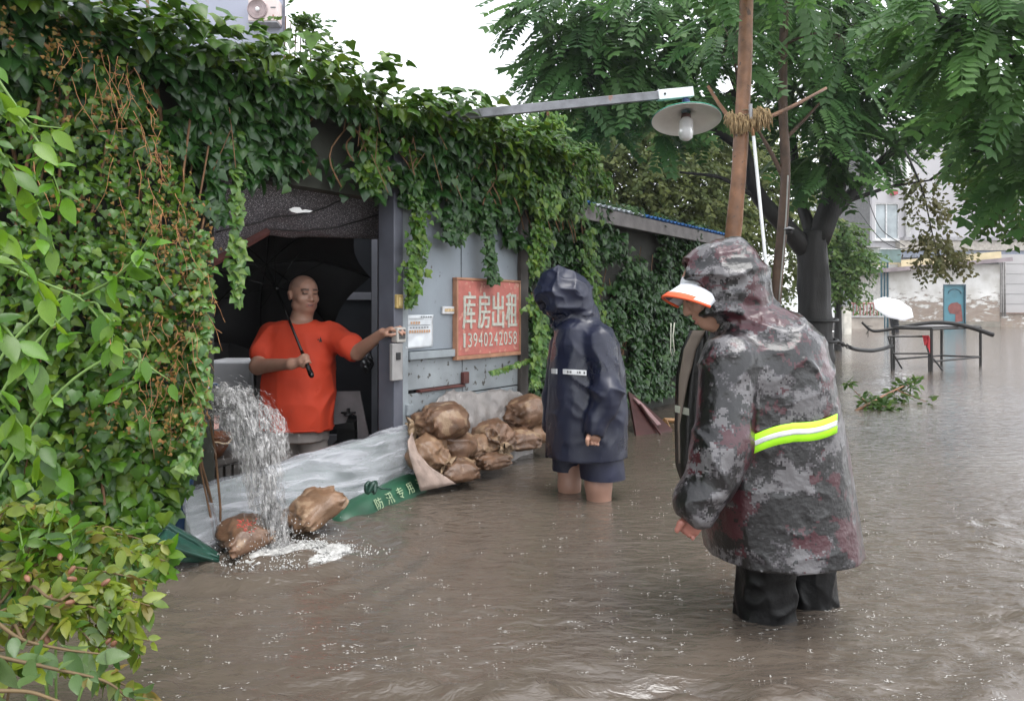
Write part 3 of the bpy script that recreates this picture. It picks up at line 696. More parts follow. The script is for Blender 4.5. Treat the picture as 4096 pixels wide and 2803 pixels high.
# ================================================================ things inside the doorway
M_cab = pmat('pale_grey_cabinet', (0.34, 0.35, 0.37), 0.4, 0.12, 5, rvar=0.1)
def cabinet():
    Y = 5.5; a = W(205, 361, Y); b = W(252, 361, Y); t = thing('grey_cabinet', 'pale grey metal cabinet behind the falling water in the doorway', 'cabinet', ((a[0] + b[0]) / 2, Y, GZ))
    z1 = a[2]; z2 = W(250, 396, Y)[2]
    MB().box(((a[0] + b[0]) / 2, Y + 0.2, (GZ + 0.062 + z1) / 2), (b[0] - a[0], 0.4, z1 - GZ - 0.062)).build('carcass', M_cab, t, bevel=0.008)
    MB().box(((a[0] + b[0]) / 2, Y - 0.008, (z1 + z2) / 2), (b[0] - a[0] - 0.02, 0.012, z1 - z2 - 0.02)).build('door', M_cab, t, bevel=0.004)
    MB().box(((a[0] + b[0]) / 2, Y - 0.008, z2 - 0.21), (b[0] - a[0] - 0.02, 0.012, 0.38)).build('door', M_cab, t, bevel=0.004)
    Y = 5.3; a = W(254, 371, Y); b = W(266, 371, Y)
    t = thing('leaning_panel', 'thin pale panel with a dark edge leaning behind the man in the orange shirt', 'panel', (a[0], Y, GZ))
    MB().add([W(254, 371, Y), W(266, 371, Y), W(262, 470, Y), W(259, 470, Y)], [(0, 1, 2, 3)]).build('panel', M_cab, t, solid=0.01)
    MB().tube([W(254.5, 371, Y - 0.02), W(259, 470, Y - 0.02)], 0.010, 6).build('edge_strip', pmat('black_rubber', (0.005, 0.005, 0.005), 0.5), t)
cabinet()
def side_board():
    # chair-like panel with a notch, right of the man
    Y = 5.15; P = lambda u, v: W(u, v, Y)
    t = thing('notched_board', 'dirty grey board with a notch cut out of it beside the dark doorway', 'board', (P(350, 432)[0], Y, GZ))
    pts = [P(326, 391), P(360, 390.5), P(372, 450), P(372, 560), P(365, 560), P(357, 415), P(350, 412), P(346, 422), P(334, 424), P(326, 424)]
    MB().add(pts, [tuple(range(len(pts) - 1, -1, -1))]).build('board', pmat('dirty_lilac_board', (0.20, 0.18, 0.185), 0.6, 0.3, 6, 0.1, 30), t, solid=0.02)
    kn = MB(); c = P(350, 414); kn.lathe([(0.0, 0), (0.03, 0.0), (0.034, 0.012), (0.012, 0.02), (0.012, 0.05), (0.0, 0.05)], c - np.array([0, 0.05, 0]), n=14); kn.tube([c + np.array([-0.05, -0.05, 0.02]), c + np.array([0.05, -0.05, 0.02])], 0.007, 6)
    kn.build('valve_knob', pmat('black_plastic', (0.006, 0.006, 0.007), 0.4), t, True)
    t = thing('black_crate', 'black plastic crate under the notched board', 'crate', (P(342, 440)[0], Y + 0.08, GZ))
    a = P(331, 424) + np.array([0, 0.12, 0]); b = P(353, 424) + np.array([0, 0.12, 0]); mb = MB()
    for i in range(5): mb.box(((a[0] + b[0]) / 2, a[1], GZ + 0.09 + 0.15 * i), (b[0] - a[0], 0.16, 0.05))
    mb.box(((a[0] + b[0]) / 2, a[1] + 0.04, (GZ + 0.062 + a[2]) / 2), (b[0] - a[0] - 0.02, 0.06, a[2] - GZ - 0.07)); mb.build('crate', pmat('black_plastic', (0.006, 0.006, 0.007), 0.4), t)
    # inner glazed door standing open on the right
    t = thing('inner_glazed_door', 'dark glazed inner door standing open behind the reaching arm', 'door', (W(350, 300, 5.95)[0], 5.95, GZ))
    M_fr = pmat('grey_door_frame', (0.15, 0.155, 0.18), 0.4, 0.15, 6); M_gl = pmat('dark_glass', (0.02, 0.022, 0.026), 0.08, 0.1, 3)
    part = thing('slate_partition', 'slate grey partition wall inside the doorway behind the glazed door', 'partition', (W(362, 300, 6.2)[0], 6.2, GZ)); a_ = W(328, 0, 6.2)[0]; b_ = W(397, 0, 6.2)[0]
    MB().box(((a_ + b_) / 2, 6.2, 0.9), (b_ - a_, 0.05, 2.4)).build('board', pmat('slate_partition', (0.10, 0.105, 0.135), 0.6, 0.15, 3), part); MB().box(((a_ + b_) / 2, 6.165, 1.62), (b_ - a_, 0.02, 0.03)).build('batten', pmat('pale_batten', (0.22, 0.23, 0.26), 0.6), part)
    def fr(u0, u1, z0, z1, nm, m, th=0.04):
        Yd = 5.95; a = W(u0, 300, Yd); b = W(u1, 300, Yd); MB().box(((a[0] + b[0]) / 2, Yd, (z0 + z1) / 2), (b[0] - a[0], th, z1 - z0)).build(nm, m, t, bevel=0.003)
    fr(322, 328, GZ + 0.06, 1.75, 'stile', M_fr); fr(372, 378, GZ + 0.06, 1.75, 'stile', M_fr); fr(328.2, 371.8, 1.69, 1.75, 'rail', M_fr); fr(328.2, 371.8, 1.16, 1.22, 'rail', M_fr)
    fr(328.2, 371.8, GZ + 0.062, GZ + 0.5, 'kick_panel', M_fr); fr(328.2, 371.8, 1.222, 1.688, 'pane', M_gl, 0.008); fr(328.2, 371.8, GZ + 0.502, 1.158, 'pane', M_gl, 0.008)
    # crumpled foil bag hanging from it
    c = W(367, 362, 5.7); V = []; Fc = []
    n1, n2 = 14, 18
    for i in range(n1):
        for j in range(n2):
            th = 2 * np.pi * j / n2; k = i / (n1 - 1); r = 0.045 * math.sin(math.pi * k) ** 0.6 + 0.002
            nz = 1 + 0.5 * float(vnoise(np.array([k * 7, math.cos(th) * 3, math.sin(th) * 3])))
            V.append(c + np.array([r * math.cos(th) * nz, r * math.sin(th) * nz, 0.17 * (0.5 - k)]))
    Fc = [(i * n2 + j, i * n2 + (j + 1) % n2, (i + 1) * n2 + (j + 1) % n2, (i + 1) * n2 + j) for i in range(n1 - 1) for j in range(n2)]
    o = MB().add(V, Fc).build('hanging_bag', pmat('crumpled_dark_plastic', (0.05, 0.05, 0.055), 0.12, 0.3, 9), None, False)
    tag(o, 'small crumpled shiny dark plastic bag hanging on the inner door', 'bag')
side_board()
def basket():
    c = onF(207, 446, -0.12); t = thing('brown_basin', 'brown basin tied with cord at the edge of the doorway by the ivy', 'basin', c)
    MB().lathe([(0.0, -0.05), (0.07, -0.05), (0.10, 0.0), (0.115, 0.055), (0.12, 0.06), (0.11, 0.06), (0.095, 0.0), (0.0, -0.02)], c, n=24).build('bowl', pmat('brown_glazed', (0.12, 0.045, 0.02), 0.3, 0.25, 12), t, True)
    MB().tube([c + np.array([0.118 * math.cos(a), 0.118 * math.sin(a), 0.03 + 0.01 * math.sin(5 * a)]) for a in np.linspace(0, 2 * np.pi, 26)], 0.005, 5).build('cord', M_cord, t, True)
    t2 = thing('wooden_trestle', 'dark wet wooden trestle carrying the brown basin', 'trestle', (c[0], c[1], GZ))
    m = pmat('dark_wet_wood', (0.03, 0.025, 0.022), 0.5, 0.4, 12)
    MB().box(c + np.array([0, 0, -0.066]), (0.34, 0.22, 0.03), FANG).build('top_plank', m, t2, bevel=0.004)
    for i in range(7): MB().box(F(sF(207, -0.12) - 0.14 + 0.046 * i, -0.02, (c[2] - 0.09 + GZ) / 2), (0.026, 0.02, c[2] - 0.09 - GZ), FANG).build('slat', m, t2)
    c = onF(206, 425, -0.2); t = thing('pink_carton', 'small pink carton behind the ivy edge above the brown basin', 'carton', c + np.array([0, 0, -0.03]))
    MB().box(c + np.array([-0.01, 0.03, 0.004]), (0.10, 0.07, 0.06), FANG).build('carton', pmat('pink_card', (0.55, 0.32, 0.28), 0.7), t, bevel=0.004)
    MB().box(c + np.array([-0.01, 0.03, 0.038]), (0.104, 0.074, 0.008), FANG).build('lid', pmat('pink_card', (0.55, 0.32, 0.28), 0.7), t)
    # pump outlet hose behind the ivy, mouth at the head of the falling water
    h = thing('pump_hose', 'blue pump hose end half hidden in the ivy at the top of the falling water', 'hose', onF(198, 400, 0.05))
    pts = [F(sF(196) - 0.1, -0.05, -0.3), F(sF(196) - 0.08, 0.0, 0.2), onF(194, 400, 0.04), onF(203, 390, 0.12), onF(213, 393, 0.17)]
    pts = np.array(pts); tt = np.linspace(0, 4, 30); pts = np.stack([np.interp(tt, range(5), pts[:, i]) for i in range(3)], 1)
    for _ in range(3): pts[1:-1] = (pts[:-2] + pts[1:-1] * 2 + pts[2:]) / 4
    MB().tube(pts, 0.045, 14, cap=False).build('hose', pmat('blue_hose', (0.02, 0.06, 0.14), 0.4, 0.2, 10), h, True, solid=0.005)
    MB().tube([pts[-3], pts[-1]], 0.050, 14, cap=False).build('clamp_ring', pmat('galvanised', (0.35, 0.36, 0.37), 0.35, 0.2, 20, metallic=0.6), h, True, solid=0.004)
basket()

# ================================================================ bracket lamp
def lamp():
    t = thing('bracket_lamp', 'white enamel shade lamp on a long grey arm reaching out of the ivy', 'lamp', onF(470, 110, 0.0))
    M_arm = pmat('weathered_grey_bar', (0.15, 0.155, 0.17), 0.5, 0.3, 14, 0.1, 50, spots=((0.20, 0.10, 0.07), 0.66, 12.0)); M_white = pmat('white_painted_bar', (0.62, 0.64, 0.66), 0.45, 0.1, 10)
    a = W(446, 116.5, 4.50); b = W(692, 92, 4.9); d = (b - a) / np.linalg.norm(b - a); j = a + (b - a) * 0.86
    def bar(p, q, w, h, nm, m):
        dd = (q - p) / np.linalg.norm(q - p); sd = np.cross(dd, [0, 0, 1]); sd /= np.linalg.norm(sd); up = np.cross(sd, dd); R = np.stack([dd, sd, up], 1)
        return MB().box((p + q) / 2, (np.linalg.norm(q - p), w, h), R=R).build(nm, m, t, bevel=0.003)
    bar(a, j, 0.035, 0.054, 'arm', M_arm); bar(j - d * 0.02, b, 0.050, 0.064, 'end_sleeve', M_white)
    e = j + d * 0.03 + np.array([0, -0.026, 0]); MB().lathe([(0, -.004), (.008, -.004), (.008, .004), (0, .004)], e, (0, 1, 0), 10).build('bolt', pmat('black_bolt', (0.02, 0.02, 0.02), 0.5), t)
    c = W(686, 102, 4.9); M_blue = pmat('blue_insulation_tape', (0.03, 0.05, 0.16), 0.4, 0.3, 30)
    mb = MB()
    for i in range(5):
        pts = [c + np.array([0.020 * math.sin(a_ * 6 + i * 1.3), 0.018 * math.cos(a_ * 7 + i), 0.014 - 0.034 * a_ + 0.005 * i]) for a_ in np.linspace(0, 1, 14)]
        mb.tube(pts, 0.007, 6)
    mb.build('taped_wires', M_blue, t, True)
    zc = W(686, 110.5, 4.9)[2]; ctr = np.array([c[0], 4.9, zc]); R = 0.228
    MB().lathe([(0, 0.045), (0.018, 0.045), (0.024, 0.028), (0.030, 0.0), (0.05, -0.006)], ctr, n=20).build('neck_cap', pmat('pale_blue_porcelain', (0.40, 0.52, 0.58), 0.3), t, True)
    pr = [(0.032, -0.002), (0.075, -0.010), (0.13, -0.024), (0.18, -0.040), (R - 0.004, -0.060), (R, -0.066)]; tl = (0.03, 0.24, 1.0)
    MB().lathe(pr, ctr, tl, n=48).build('shade_outside', pmat('green_enamel', (0.05, 0.30, 0.20), 0.25, 0.12, 10), t, True, solid=0.002)
    MB().lathe([(r * 0.985, z - 0.005) for r, z in pr], ctr, tl, n=48).build('shade_inside', pmat('white_enamel', (0.66, 0.65, 0.62), 0.3, 0.08, 10), t, True, solid=0.002)
    MB().lathe([(0.0, -0.02), (0.030, -0.02), (0.034, -0.055), (0.030, -0.06)], ctr, n=20).build('socket', pmat('brown_socket', (0.10, 0.05, 0.045), 0.5), t, True)
    m = bpy.data.materials.new('frosted_glass_jar'); m.use_nodes = True; bb = m.node_tree.nodes['Principled BSDF']; bb.inputs['Base Color'].default_value = (0.62, 0.62, 0.62, 1); bb.inputs['Roughness'].default_value = 0.25; bb.inputs['Transmission Weight'].default_value = 0.35
    MB().lathe([(0.030, -0.05), (0.046, -0.07), (0.048, -0.15), (0.042, -0.185), (0.024, -0.20), (0.0, -0.204)], ctr, (0.02, 0.08, 1), n=24).build('glass_jar', m, t, True)
lamp()

# ================================================================ low shed with the blue roof beyond
def low_shed():
    t = thing('low_shed', 'low dark shed with a blue corrugated roof overgrown with creeper', 'shed', F(3.4, -0.6, GZ))
    s0, s1 = sE + 0.10, 6.3; ze = 1.94
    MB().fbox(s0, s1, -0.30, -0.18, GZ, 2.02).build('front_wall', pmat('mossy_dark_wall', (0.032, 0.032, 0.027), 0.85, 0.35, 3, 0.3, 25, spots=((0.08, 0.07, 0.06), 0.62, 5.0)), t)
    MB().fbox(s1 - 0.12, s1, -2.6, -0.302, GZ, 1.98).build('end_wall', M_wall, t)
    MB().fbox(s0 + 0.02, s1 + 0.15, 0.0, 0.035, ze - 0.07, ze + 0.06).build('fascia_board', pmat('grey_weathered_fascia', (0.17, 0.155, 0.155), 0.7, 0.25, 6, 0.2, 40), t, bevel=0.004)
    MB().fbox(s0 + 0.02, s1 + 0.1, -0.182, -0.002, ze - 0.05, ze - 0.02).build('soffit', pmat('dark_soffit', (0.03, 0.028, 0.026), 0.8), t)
    blue = pmat('blue_corrugated_steel', (0.03, 0.13, 0.38), 0.4, 0.2, 4, 0.05, 30)
    n = 5; w = (s1 + 0.2 - s0) / n
    for i in range(n):
        a = s0 + i * w; S = np.linspace(a, a + w - 0.01, 36); P = np.array([[F(s, o, ze + 0.085 - o * 0.10 + 0.014 * math.sin(s * 62)) for o in (0.05, -1.3, -2.7)] for s in S])
        MB().grid(P).build('roof_sheet', blue if i % 5 != 1 else pmat('pale_roof_sheet', (0.45, 0.50, 0.55), 0.4), t, True, solid=0.003)
low_shed()
def debris():
    t = thing('red_metal_panel', 'rust red metal door panel slumped in the water by the low shed', 'panel', W(650, 430, 6.6))
    M_r = pmat('dull_maroon_steel', (0.055, 0.016, 0.015), 0.45, 0.3, 6, 0.1, 30); Y0 = 6.9
    pts = [W(628, 392, Y0), W(634, 396, Y0), W(672, 430, 6.6), W(668, 438, 6.5), W(636, 438, 6.35)]
    MB().add(pts, [(0, 1, 2, 3, 4)]).build('leaf', M_r, t, solid=0.03)
    MB().add([W(633, 397, 6.82), W(640, 401, 6.82), W(661, 424, 6.55), W(657, 425, 6.5)], [(0, 1, 2, 3)]).build('pale_edge', pmat('pale_pink_steel', (0.28, 0.17, 0.17), 0.5), t, solid=0.012)
    MB().tube([W(640, 404, 6.72), W(662, 436, 6.42)], 0.012, 6).build('rib', M_r, t)
    t = thing('floating_plank', 'short ochre plank wedged at the shed wall beside the red panel', 'plank', W(674, 421, 7.0))
    MB().tube([W(664, 419.5, 7.0), W(690, 420.5, 7.3)], 0.022, 4).build('plank', pmat('wet_ochre_wood', (0.25, 0.13, 0.05), 0.5, 0.3, 14), t)
    MB().tube([W(666, 420, 6.98), W(671, 431, 6.75)], 0.015, 4).build('brace', pmat('wet_ochre_wood', (0.25, 0.13, 0.05), 0.5, 0.3, 14), t)
debris()
# ================================================================ people
def skin_mat():
    m = bpy.data.materials.new('skin'); m.use_nodes = True; nt = m.node_tree; n = nt.nodes; L = nt.links; b = n['Principled BSDF']
    at = n.new('ShaderNodeAttribute'); at.attribute_name = 'tone'
    tc = n.new('ShaderNodeTexCoord'); nz = n.new('ShaderNodeTexNoise'); nz.inputs['Scale'].default_value = 30; L.new(tc.outputs['Object'], nz.inputs['Vector'])
    r = ramp(nt, nz.outputs[0], [(0.3, (0.9, 0.86, 0.85)), (0.7, (1, 1, 1))])
    mx = n.new('ShaderNodeMix'); mx.data_type = 'RGBA'; mx.blend_type = 'MULTIPLY'; mx.inputs[0].default_value = 0.7
    L.new(at.outputs['Color'], mx.inputs[6]); L.new(r.outputs[0], mx.inputs[7]); L.new(mx.outputs[2], b.inputs['Base Color'])
    b.inputs['Roughness'].default_value = 0.42; b.inputs['Subsurface Weight'].default_value = 0.08; b.inputs['Subsurface Radius'].default_value = (0.02, 0.008, 0.004)
    return m
M_skin = skin_mat()
SKIN = np.array([0.43, 0.245, 0.175])
def unit(v): v = np.asarray(v, float); return v / np.linalg.norm(v)
def frame(fwd, up=(0, 0, 1)):
    """columns: right hand of the person, forward, up"""
    f = unit(fwd); r = unit(np.cross(f, up)); u = np.cross(r, f); return np.stack([r, f, u], 1)
def head(fd, c, fwd, s=1.0, hair=True, wide=1.0):
    """head of height 0.24*s centred at c; returns the function that colours it"""
    R = frame(fwd); S3 = np.array([wide, 0.5 + 0.5 * wide, 1.0]) * s; P = lambda x, y, z: np.asarray(c) + R @ (np.array([x, y, z]) * S3)
    E = lambda x, y, z, a, b, d, k=0.02, cut=False: fd.ell(P(x, y, z), np.array([a, b, d]) * S3, R, k * s, cut)
    E(0, -0.012, 0.028, 0.078, 0.098, 0.095); E(0, 0.018, -0.045, 0.062, 0.070, 0.075, 0.03)       # skull, face
    E(0, 0.045, -0.095, 0.035, 0.034, 0.028, 0.025)                                                # chin
    for x in (-1, 1):
        E(x * 0.042, 0.050, -0.030, 0.026, 0.028, 0.028, 0.02)                                      # cheeks
        E(x * 0.052, 0.005, -0.075, 0.022, 0.035, 0.030, 0.02)                                      # jaw
        E(x * 0.079, -0.015, -0.012, 0.009, 0.019, 0.033, 0.008)                                    # ears
        E(x * 0.085, -0.020, 0.004, 0.007, 0.016, 0.016, 0.006)
        E(x * 0.030, 0.078, 0.026, 0.024, 0.012, 0.008, 0.012)                                      # brows
        E(x * 0.031, 0.094, 0.006, 0.019, 0.014, 0.010, 0.008, True)                                # eye sockets
        E(x * 0.031, 0.074, 0.006, 0.015, 0.012, 0.010, 0.006)                                      # eyeballs and lids
        E(x * 0.014, 0.090, -0.036, 0.010, 0.011, 0.009, 0.008)                                     # nostrils
    fd.capsule(P(0, 0.082, 0.014), P(0, 0.102, -0.032), 0.009 * s, 0.013 * s, 0.012 * s)            # nose
    E(0, 0.084, -0.062, 0.026, 0.012, 0.007, 0.008); E(0, 0.083, -0.078, 0.022, 0.012, 0.008, 0.008)   # lips
    E(0, 0.098, -0.0695, 0.019, 0.014, 0.0038, 0.003, True)                                         # parted mouth
    def tone(V):
        q = (V - np.asarray(c)) @ R / S3; col = np.tile(SKIN, (len(V), 1))
        w = lambda m, cc, a: np.where(m[:, None], col * (1 - a) + np.array(cc) * a, col)
        inh = (np.abs(q[:, 0]) < 0.12) & (np.abs(q[:, 1]) < 0.14) & (q[:, 2] > -0.13) & (q[:, 2] < 0.15)
        if hair: col = w(inh & (q[:, 2] > 0.055 - 0.55 * np.minimum(0.02, q[:, 1])) & (q[:, 1] < 0.055), (0.14, 0.09, 0.075), 0.40)
        col = w(inh & (np.abs(np.abs(q[:, 0]) - 0.031) < 0.019) & (np.abs(q[:, 2] - 0.031) < 0.0070) & (q[:, 1] > 0.05), (0.05, 0.035, 0.03), 0.8)
        col = w(inh & (np.abs(np.abs(q[:, 0]) - 0.031) < 0.014) & (np.abs(q[:, 2] - 0.005) < 0.0065) & (q[:, 1] > 0.05), (0.02, 0.015, 0.015), 0.9)
        col = w(inh & (np.abs(q[:, 0]) < 0.025) & (np.abs(q[:, 2] + 0.070) < 0.014) & (q[:, 1] > 0.07), (0.40, 0.14, 0.12), 0.6)
        col = w(inh & (np.abs(q[:, 0]) < 0.017) & (np.abs(q[:, 2] + 0.0705) < 0.0062) & (q[:, 1] > 0.06), (0.05, 0.015, 0.015), 0.92)
        col = w(inh & (np.abs(q[:, 0]) < 0.015) & (np.abs(q[:, 2] + 0.0665) < 0.0022) & (q[:, 1] > 0.06), (0.30, 0.26, 0.22), 0.8)
        return col
    return tone
def fist(fd, c, axis, back, rad=0.013, z=1.0):
    """hand closed round a bar: bar along axis through c, the back of the hand towards back; first finger at +axis"""
    a = unit(axis); b = unit(np.asarray(back) - a * np.dot(back, a)); t = np.cross(a, b)
    fd.ell(c + b * 0.026, np.array((0.043, 0.020, 0.030)) * z, np.stack([a, b, t], 1), 0.012)
    a = a * z
    for i, L in enumerate((1.0, 1.08, 1.02, 0.86)):
        o = c + a * (0.030 - 0.0205 * i); pts = []
        for th in np.linspace(1.9, -2.2 * L, 7): pts.append(o + (b * math.sin(th * 0.9) * 1.0 + t * math.cos(th * 0.9)) * (rad + 0.0095 * z))
        fd.chain(pts, np.array([0.0105, 0.0105, 0.0102, 0.010, 0.0097, 0.009, 0.0085]) * z, 0.002)
    fd.chain([c + b * 0.030 + a * 0.030 - t * 0.012, c + a * 0.046 - t * 0.028 + b * 0.004, c + a * 0.040 - t * 0.022 - b * 0.022], [0.013, 0.0115, 0.0095], 0.005)
def hand(fd, w, d, palm, curl=0.5, s=1.0, thumb=1, spread=0.0):
    """open, relaxed hand from wrist w along d; palm faces palm; thumb on the side thumb*cross(d,palm)"""
    d = unit(d); p = unit(np.asarray(palm) - d * np.dot(palm, d)); r = np.cross(d, p) * thumb
    fd.ell(w + d * 0.047 * s, np.array([0.041, 0.052, 0.017]) * s, np.stack([r, d, p], 1), 0.012)
    for i, L in enumerate((0.92, 1.0, 0.94, 0.76)):
        o = w + d * (0.088 - 0.004 * abs(i - 1)) * s + r * (0.030 - 0.020 * i) * s; ang = 0.25 + 0.15 * i * spread; pts = [o]; x = o
        for sg in (0.042, 0.027, 0.021):
            ang += curl * (0.9 if sg > 0.04 else 1.0); x = x + (d * math.cos(ang) + p * math.sin(ang)) * sg * L * s; pts.append(x)
        fd.chain(pts, np.array([0.0105, 0.0095, 0.0088, 0.0075]) * s, 0.003)
    b0 = w + d * 0.022 * s + r * 0.030 * s
    fd.chain([b0, b0 + (d * 0.03 + r * 0.022 + p * 0.012) * s, b0 + (d * 0.058 + r * 0.026 + p * 0.026) * s, b0 + (d * 0.080 + r * 0.018 + p * 0.034) * s], np.array([0.016, 0.0125, 0.011, 0.009]) * s, 0.006)
def flesh(V): return np.tile(SKIN, (len(V), 1))
def foot(fd, ank, f, s=1.0):
    f = unit(f); fd.capsule(ank, ank + f * 0.05 + np.array([0, 0, -0.05]), 0.045 * s, 0.04 * s, 0.03); fd.capsule(ank + np.array([0, 0, -0.045]) - f * 0.03, ank + f * 0.17 + np.array([0, 0, -0.06]), 0.038 * s, 0.030 * s, 0.03)
def cloth_folds(amp, fz=(6, 6, 2.2), seed=0.0, droop=None):
    def fn(P):
        q = P * np.array(fz, float) + seed
        q = q + 0.6 * vnoise(P * 5 + seed)[..., None]
        return -amp * (1.1 * crease(q, 2.5) + 0.6 * crease(q * 2.1 + 9, 2.5) - 0.5)
    return fn

# ---------------------------------------------------------------- man in the orange shirt
def man_orange():
    Y = 4.95; t = thing('person', 'man in a bright orange t-shirt in the doorway, holding a black umbrella', 'person', (W(300, 300, Y)[0], Y, GZ + 0.06))
    p = lambda u, v, y=Y: W(u, v, y)
    hc = p(304, 293.5, 4.93); hf = unit((0.68, -0.73, -0.06))
    lo = [p(236, 300)[0], 4.35, GZ]; hi = [p(408, 300, 4.6)[0] + 0.06, 5.35, 1.45]
    fd = Field(lo, hi, 0.0075)
    body = p(299, 380)
    fd.loft([(p(0, 322)[2], body[0], Y, 0.13, 0.10), (p(0, 330)[2], body[0], Y, 0.19, 0.12), (p(0, 350)[2], body[0], Y, 0.195, 0.15), (p(0, 390)[2], body[0], Y - 0.02, 0.20, 0.18), (p(0, 425)[2], body[0], Y, 0.19, 0.15), (p(0, 440)[2], body[0], Y, 0.17, 0.14)])
    fd.capsule(p(299, 326), hc + np.array([0.0, 0.01, -0.09]), 0.075, 0.068, 0.04)
    tone = head(fd, hc, hf, 1.0, True, 1.16)
    # his right arm (umbrella) and left arm (reaching the intercom)
    rs, re, rw = p(268, 334), p(258, 366, 4.80), p(291, 363.5, 4.60)
    fd.chain([rs, re, rw], [0.066, 0.052, 0.033], 0.02)
    ls, le, lw = p(331, 334), p(357, 352, 4.80), p(383, 332.5, 4.60)
    fd.chain([ls, le, lw], [0.066, 0.050, 0.032], 0.02)
    A = p(312, 376, 4.50); C = p(275, 285, 5.05); d = unit(C - A)
    g = A + d * 0.14
    fist(fd, g, d, rw - g); fd.capsule(rw, g + unit(rw - g) * 0.03, 0.033, 0.028, 0.02)
    hand(fd, lw, p(397, 325, 4.55) - lw, (0.15, 0.35, -0.9), 0.42, 1.0, -1)
    for sx, dy in ((-1, 0.0), (1, 0.02)):
        hip = p(299 + 14 * sx, 432, Y + dy); kn = np.array([hip[0] + 0.01 * sx, Y - 0.03 + dy, 0.10]); an = np.array([hip[0] + 0.01 * sx, Y + 0.02 + dy, GZ + 0.14])
        fd.chain([hip, kn, an], [0.09, 0.06, 0.042], 0.03); foot(fd, an, (0.15 * sx + 0.1, -1, 0))
    fd.build('body', M_skin, t, {'tone': tone})
    # t-shirt
    fs = Field([lo[0], 4.55, p(0, 432)[2]], [p(372, 300)[0], 5.32, p(0, 312)[2]], 0.0085)
    rings = [(p(0, 320)[2], p(299, 0)[0], Y, 0.115, 0.105), (p(0, 325)[2], p(299, 0)[0], Y, 0.175, 0.125), (p(0, 332)[2], p(300, 0)[0], Y, 0.215, 0.145), (p(0, 350)[2], p(300, 0)[0], Y, 0.217, 0.172), (p(0, 375)[2], p(299.5, 0)[0], Y - 0.015, 0.224, 0.198), (p(0, 400)[2], p(299, 0)[0], Y - 0.02, 0.232, 0.205), (p(0, 427.5)[2], p(298, 0)[0], Y - 0.01, 0.232, 0.195)]
    fs.loft(rings, 0.03)
    fs.chain([p(271, 334), p(263, 352, 4.87)], [0.085, 0.088], 0.04); fs.chain([p(328, 335), p(352, 347, 4.84)], [0.088, 0.086], 0.04)
    fs.loft([(z - 0.02 if i == len(rings) - 1 else z, a, b, c - 0.016, e - 0.016) for i, (z, a, b, c, e) in enumerate(rings[3:])], 0.01, cut=True)
    fs.ell(p(300.5, 318, Y - 0.05), (0.088, 0.10, 0.045), None, cut=True)
    def side(P): return np.clip((np.abs(P[:, 0] - p(299, 0)[0]) - 0.06) / 0.15, 0.15, 1)
    fs.warp(lambda P: cloth_folds(0.015, (7, 7, 2.0), 3.0)(P) * side(P) + 0.004 * vnoise(P * 11))
    m = pmat('orange_cotton', (0.62, 0.055, 0.018), 0.75, 0.10, 5, 0.15, 300)
    crinkle(m, 5, 0.012, 0.8, (1, 1, 0.45)); sh = fs.build('t_shirt', m, t)
    zb = p(0, 426)[2]
    hem = MB(); cx, cy, rx, ry = p(298, 0)[0], Y - 0.01, 0.235, 0.198
    hem.tube([(cx + rx * math.copysign(abs(math.cos(a)) ** 0.87, math.cos(a)), cy + ry * math.copysign(abs(math.sin(a)) ** 0.87, math.sin(a)), zb) for a in np.linspace(0, 2 * np.pi, 60)], 0.0045, 5, cap=False); hem.build('hem', m, sh, True)
    # small dark chest mark: a peak with a smaller one beside it
    bk = MB(); q = lambda u, v: p(u, v, 4.765)
    bk.add([q(319.0, 341.5), q(320.6, 336.3), q(322.2, 341.5)], [(0, 2, 1)]); bk.add([q(317.2, 339.6), q(318.6, 338.2), q(319.4, 339.6)], [(0, 2, 1)])
    bk.build('chest_mark', pmat('black_print', (0.02, 0.02, 0.02), 0.7), sh, solid=0.004)
    # shorts
    fp = Field([p(262, 0)[0], 4.65, -0.02], [p(336, 0)[0], 5.3, p(0, 418)[2]], 0.009)
    fp.loft([(p(0, 420)[2], p(298, 0)[0], Y, 0.20, 0.16), (p(0, 438)[2], p(298, 0)[0], Y, 0.205, 0.165)], 0.02)
    for sx in (-1, 1): fp.capsule(p(298 + 14.5 * sx, 436), p(298 + 16 * sx, 470), 0.098, 0.098, 0.02)
    fp.halfspace((0, 0, 0.045), (0, 0, -1)); fp.warp(lambda P: cloth_folds(0.006, (9, 9, 3), 1.0)(P))
    fp.build('shorts', pmat('pale_grey_shorts', (0.30, 0.265, 0.245), 0.8, 0.12, 8, 0.2, 200), t)
    # ------------------------------------------------ the umbrella (held, so a thing of its own)
    ut = thing('black_umbrella', 'open black umbrella held behind the head of the man in orange', 'umbrella', A)
    blk = pmat('black_umbrella_cloth', (0.004, 0.004, 0.005), 0.75, 0.2, 6); mtl = pmat('black_lacquer', (0.005, 0.005, 0.005), 0.25)
    MB().tube([A + d * 0.22, C + d * 0.26], 0.0085, 8).build('shaft', mtl, ut, True)
    MB().tube([A, A + d * 0.015, A + d * 0.09, A + d * 0.10], [0.013, 0.017, 0.0155, 0.012], 12).build('grip', mtl, ut, True)
    MB().tube([A + d * 0.10, A + d * 0.225], [0.0125, 0.011], 12).build('grip_sleeve', mtl, ut, True)
    e1 = unit(np.cross(d, (0, 0, 1))); e2 = np.cross(e1, d); R = 0.70; n = 8
    hub = C + d * 0.24; V = [hub]; fa = []; rows = 7
    def rim(a): return C + (e1 * math.cos(a) + e2 * math.sin(a)) * R
    sub = 6
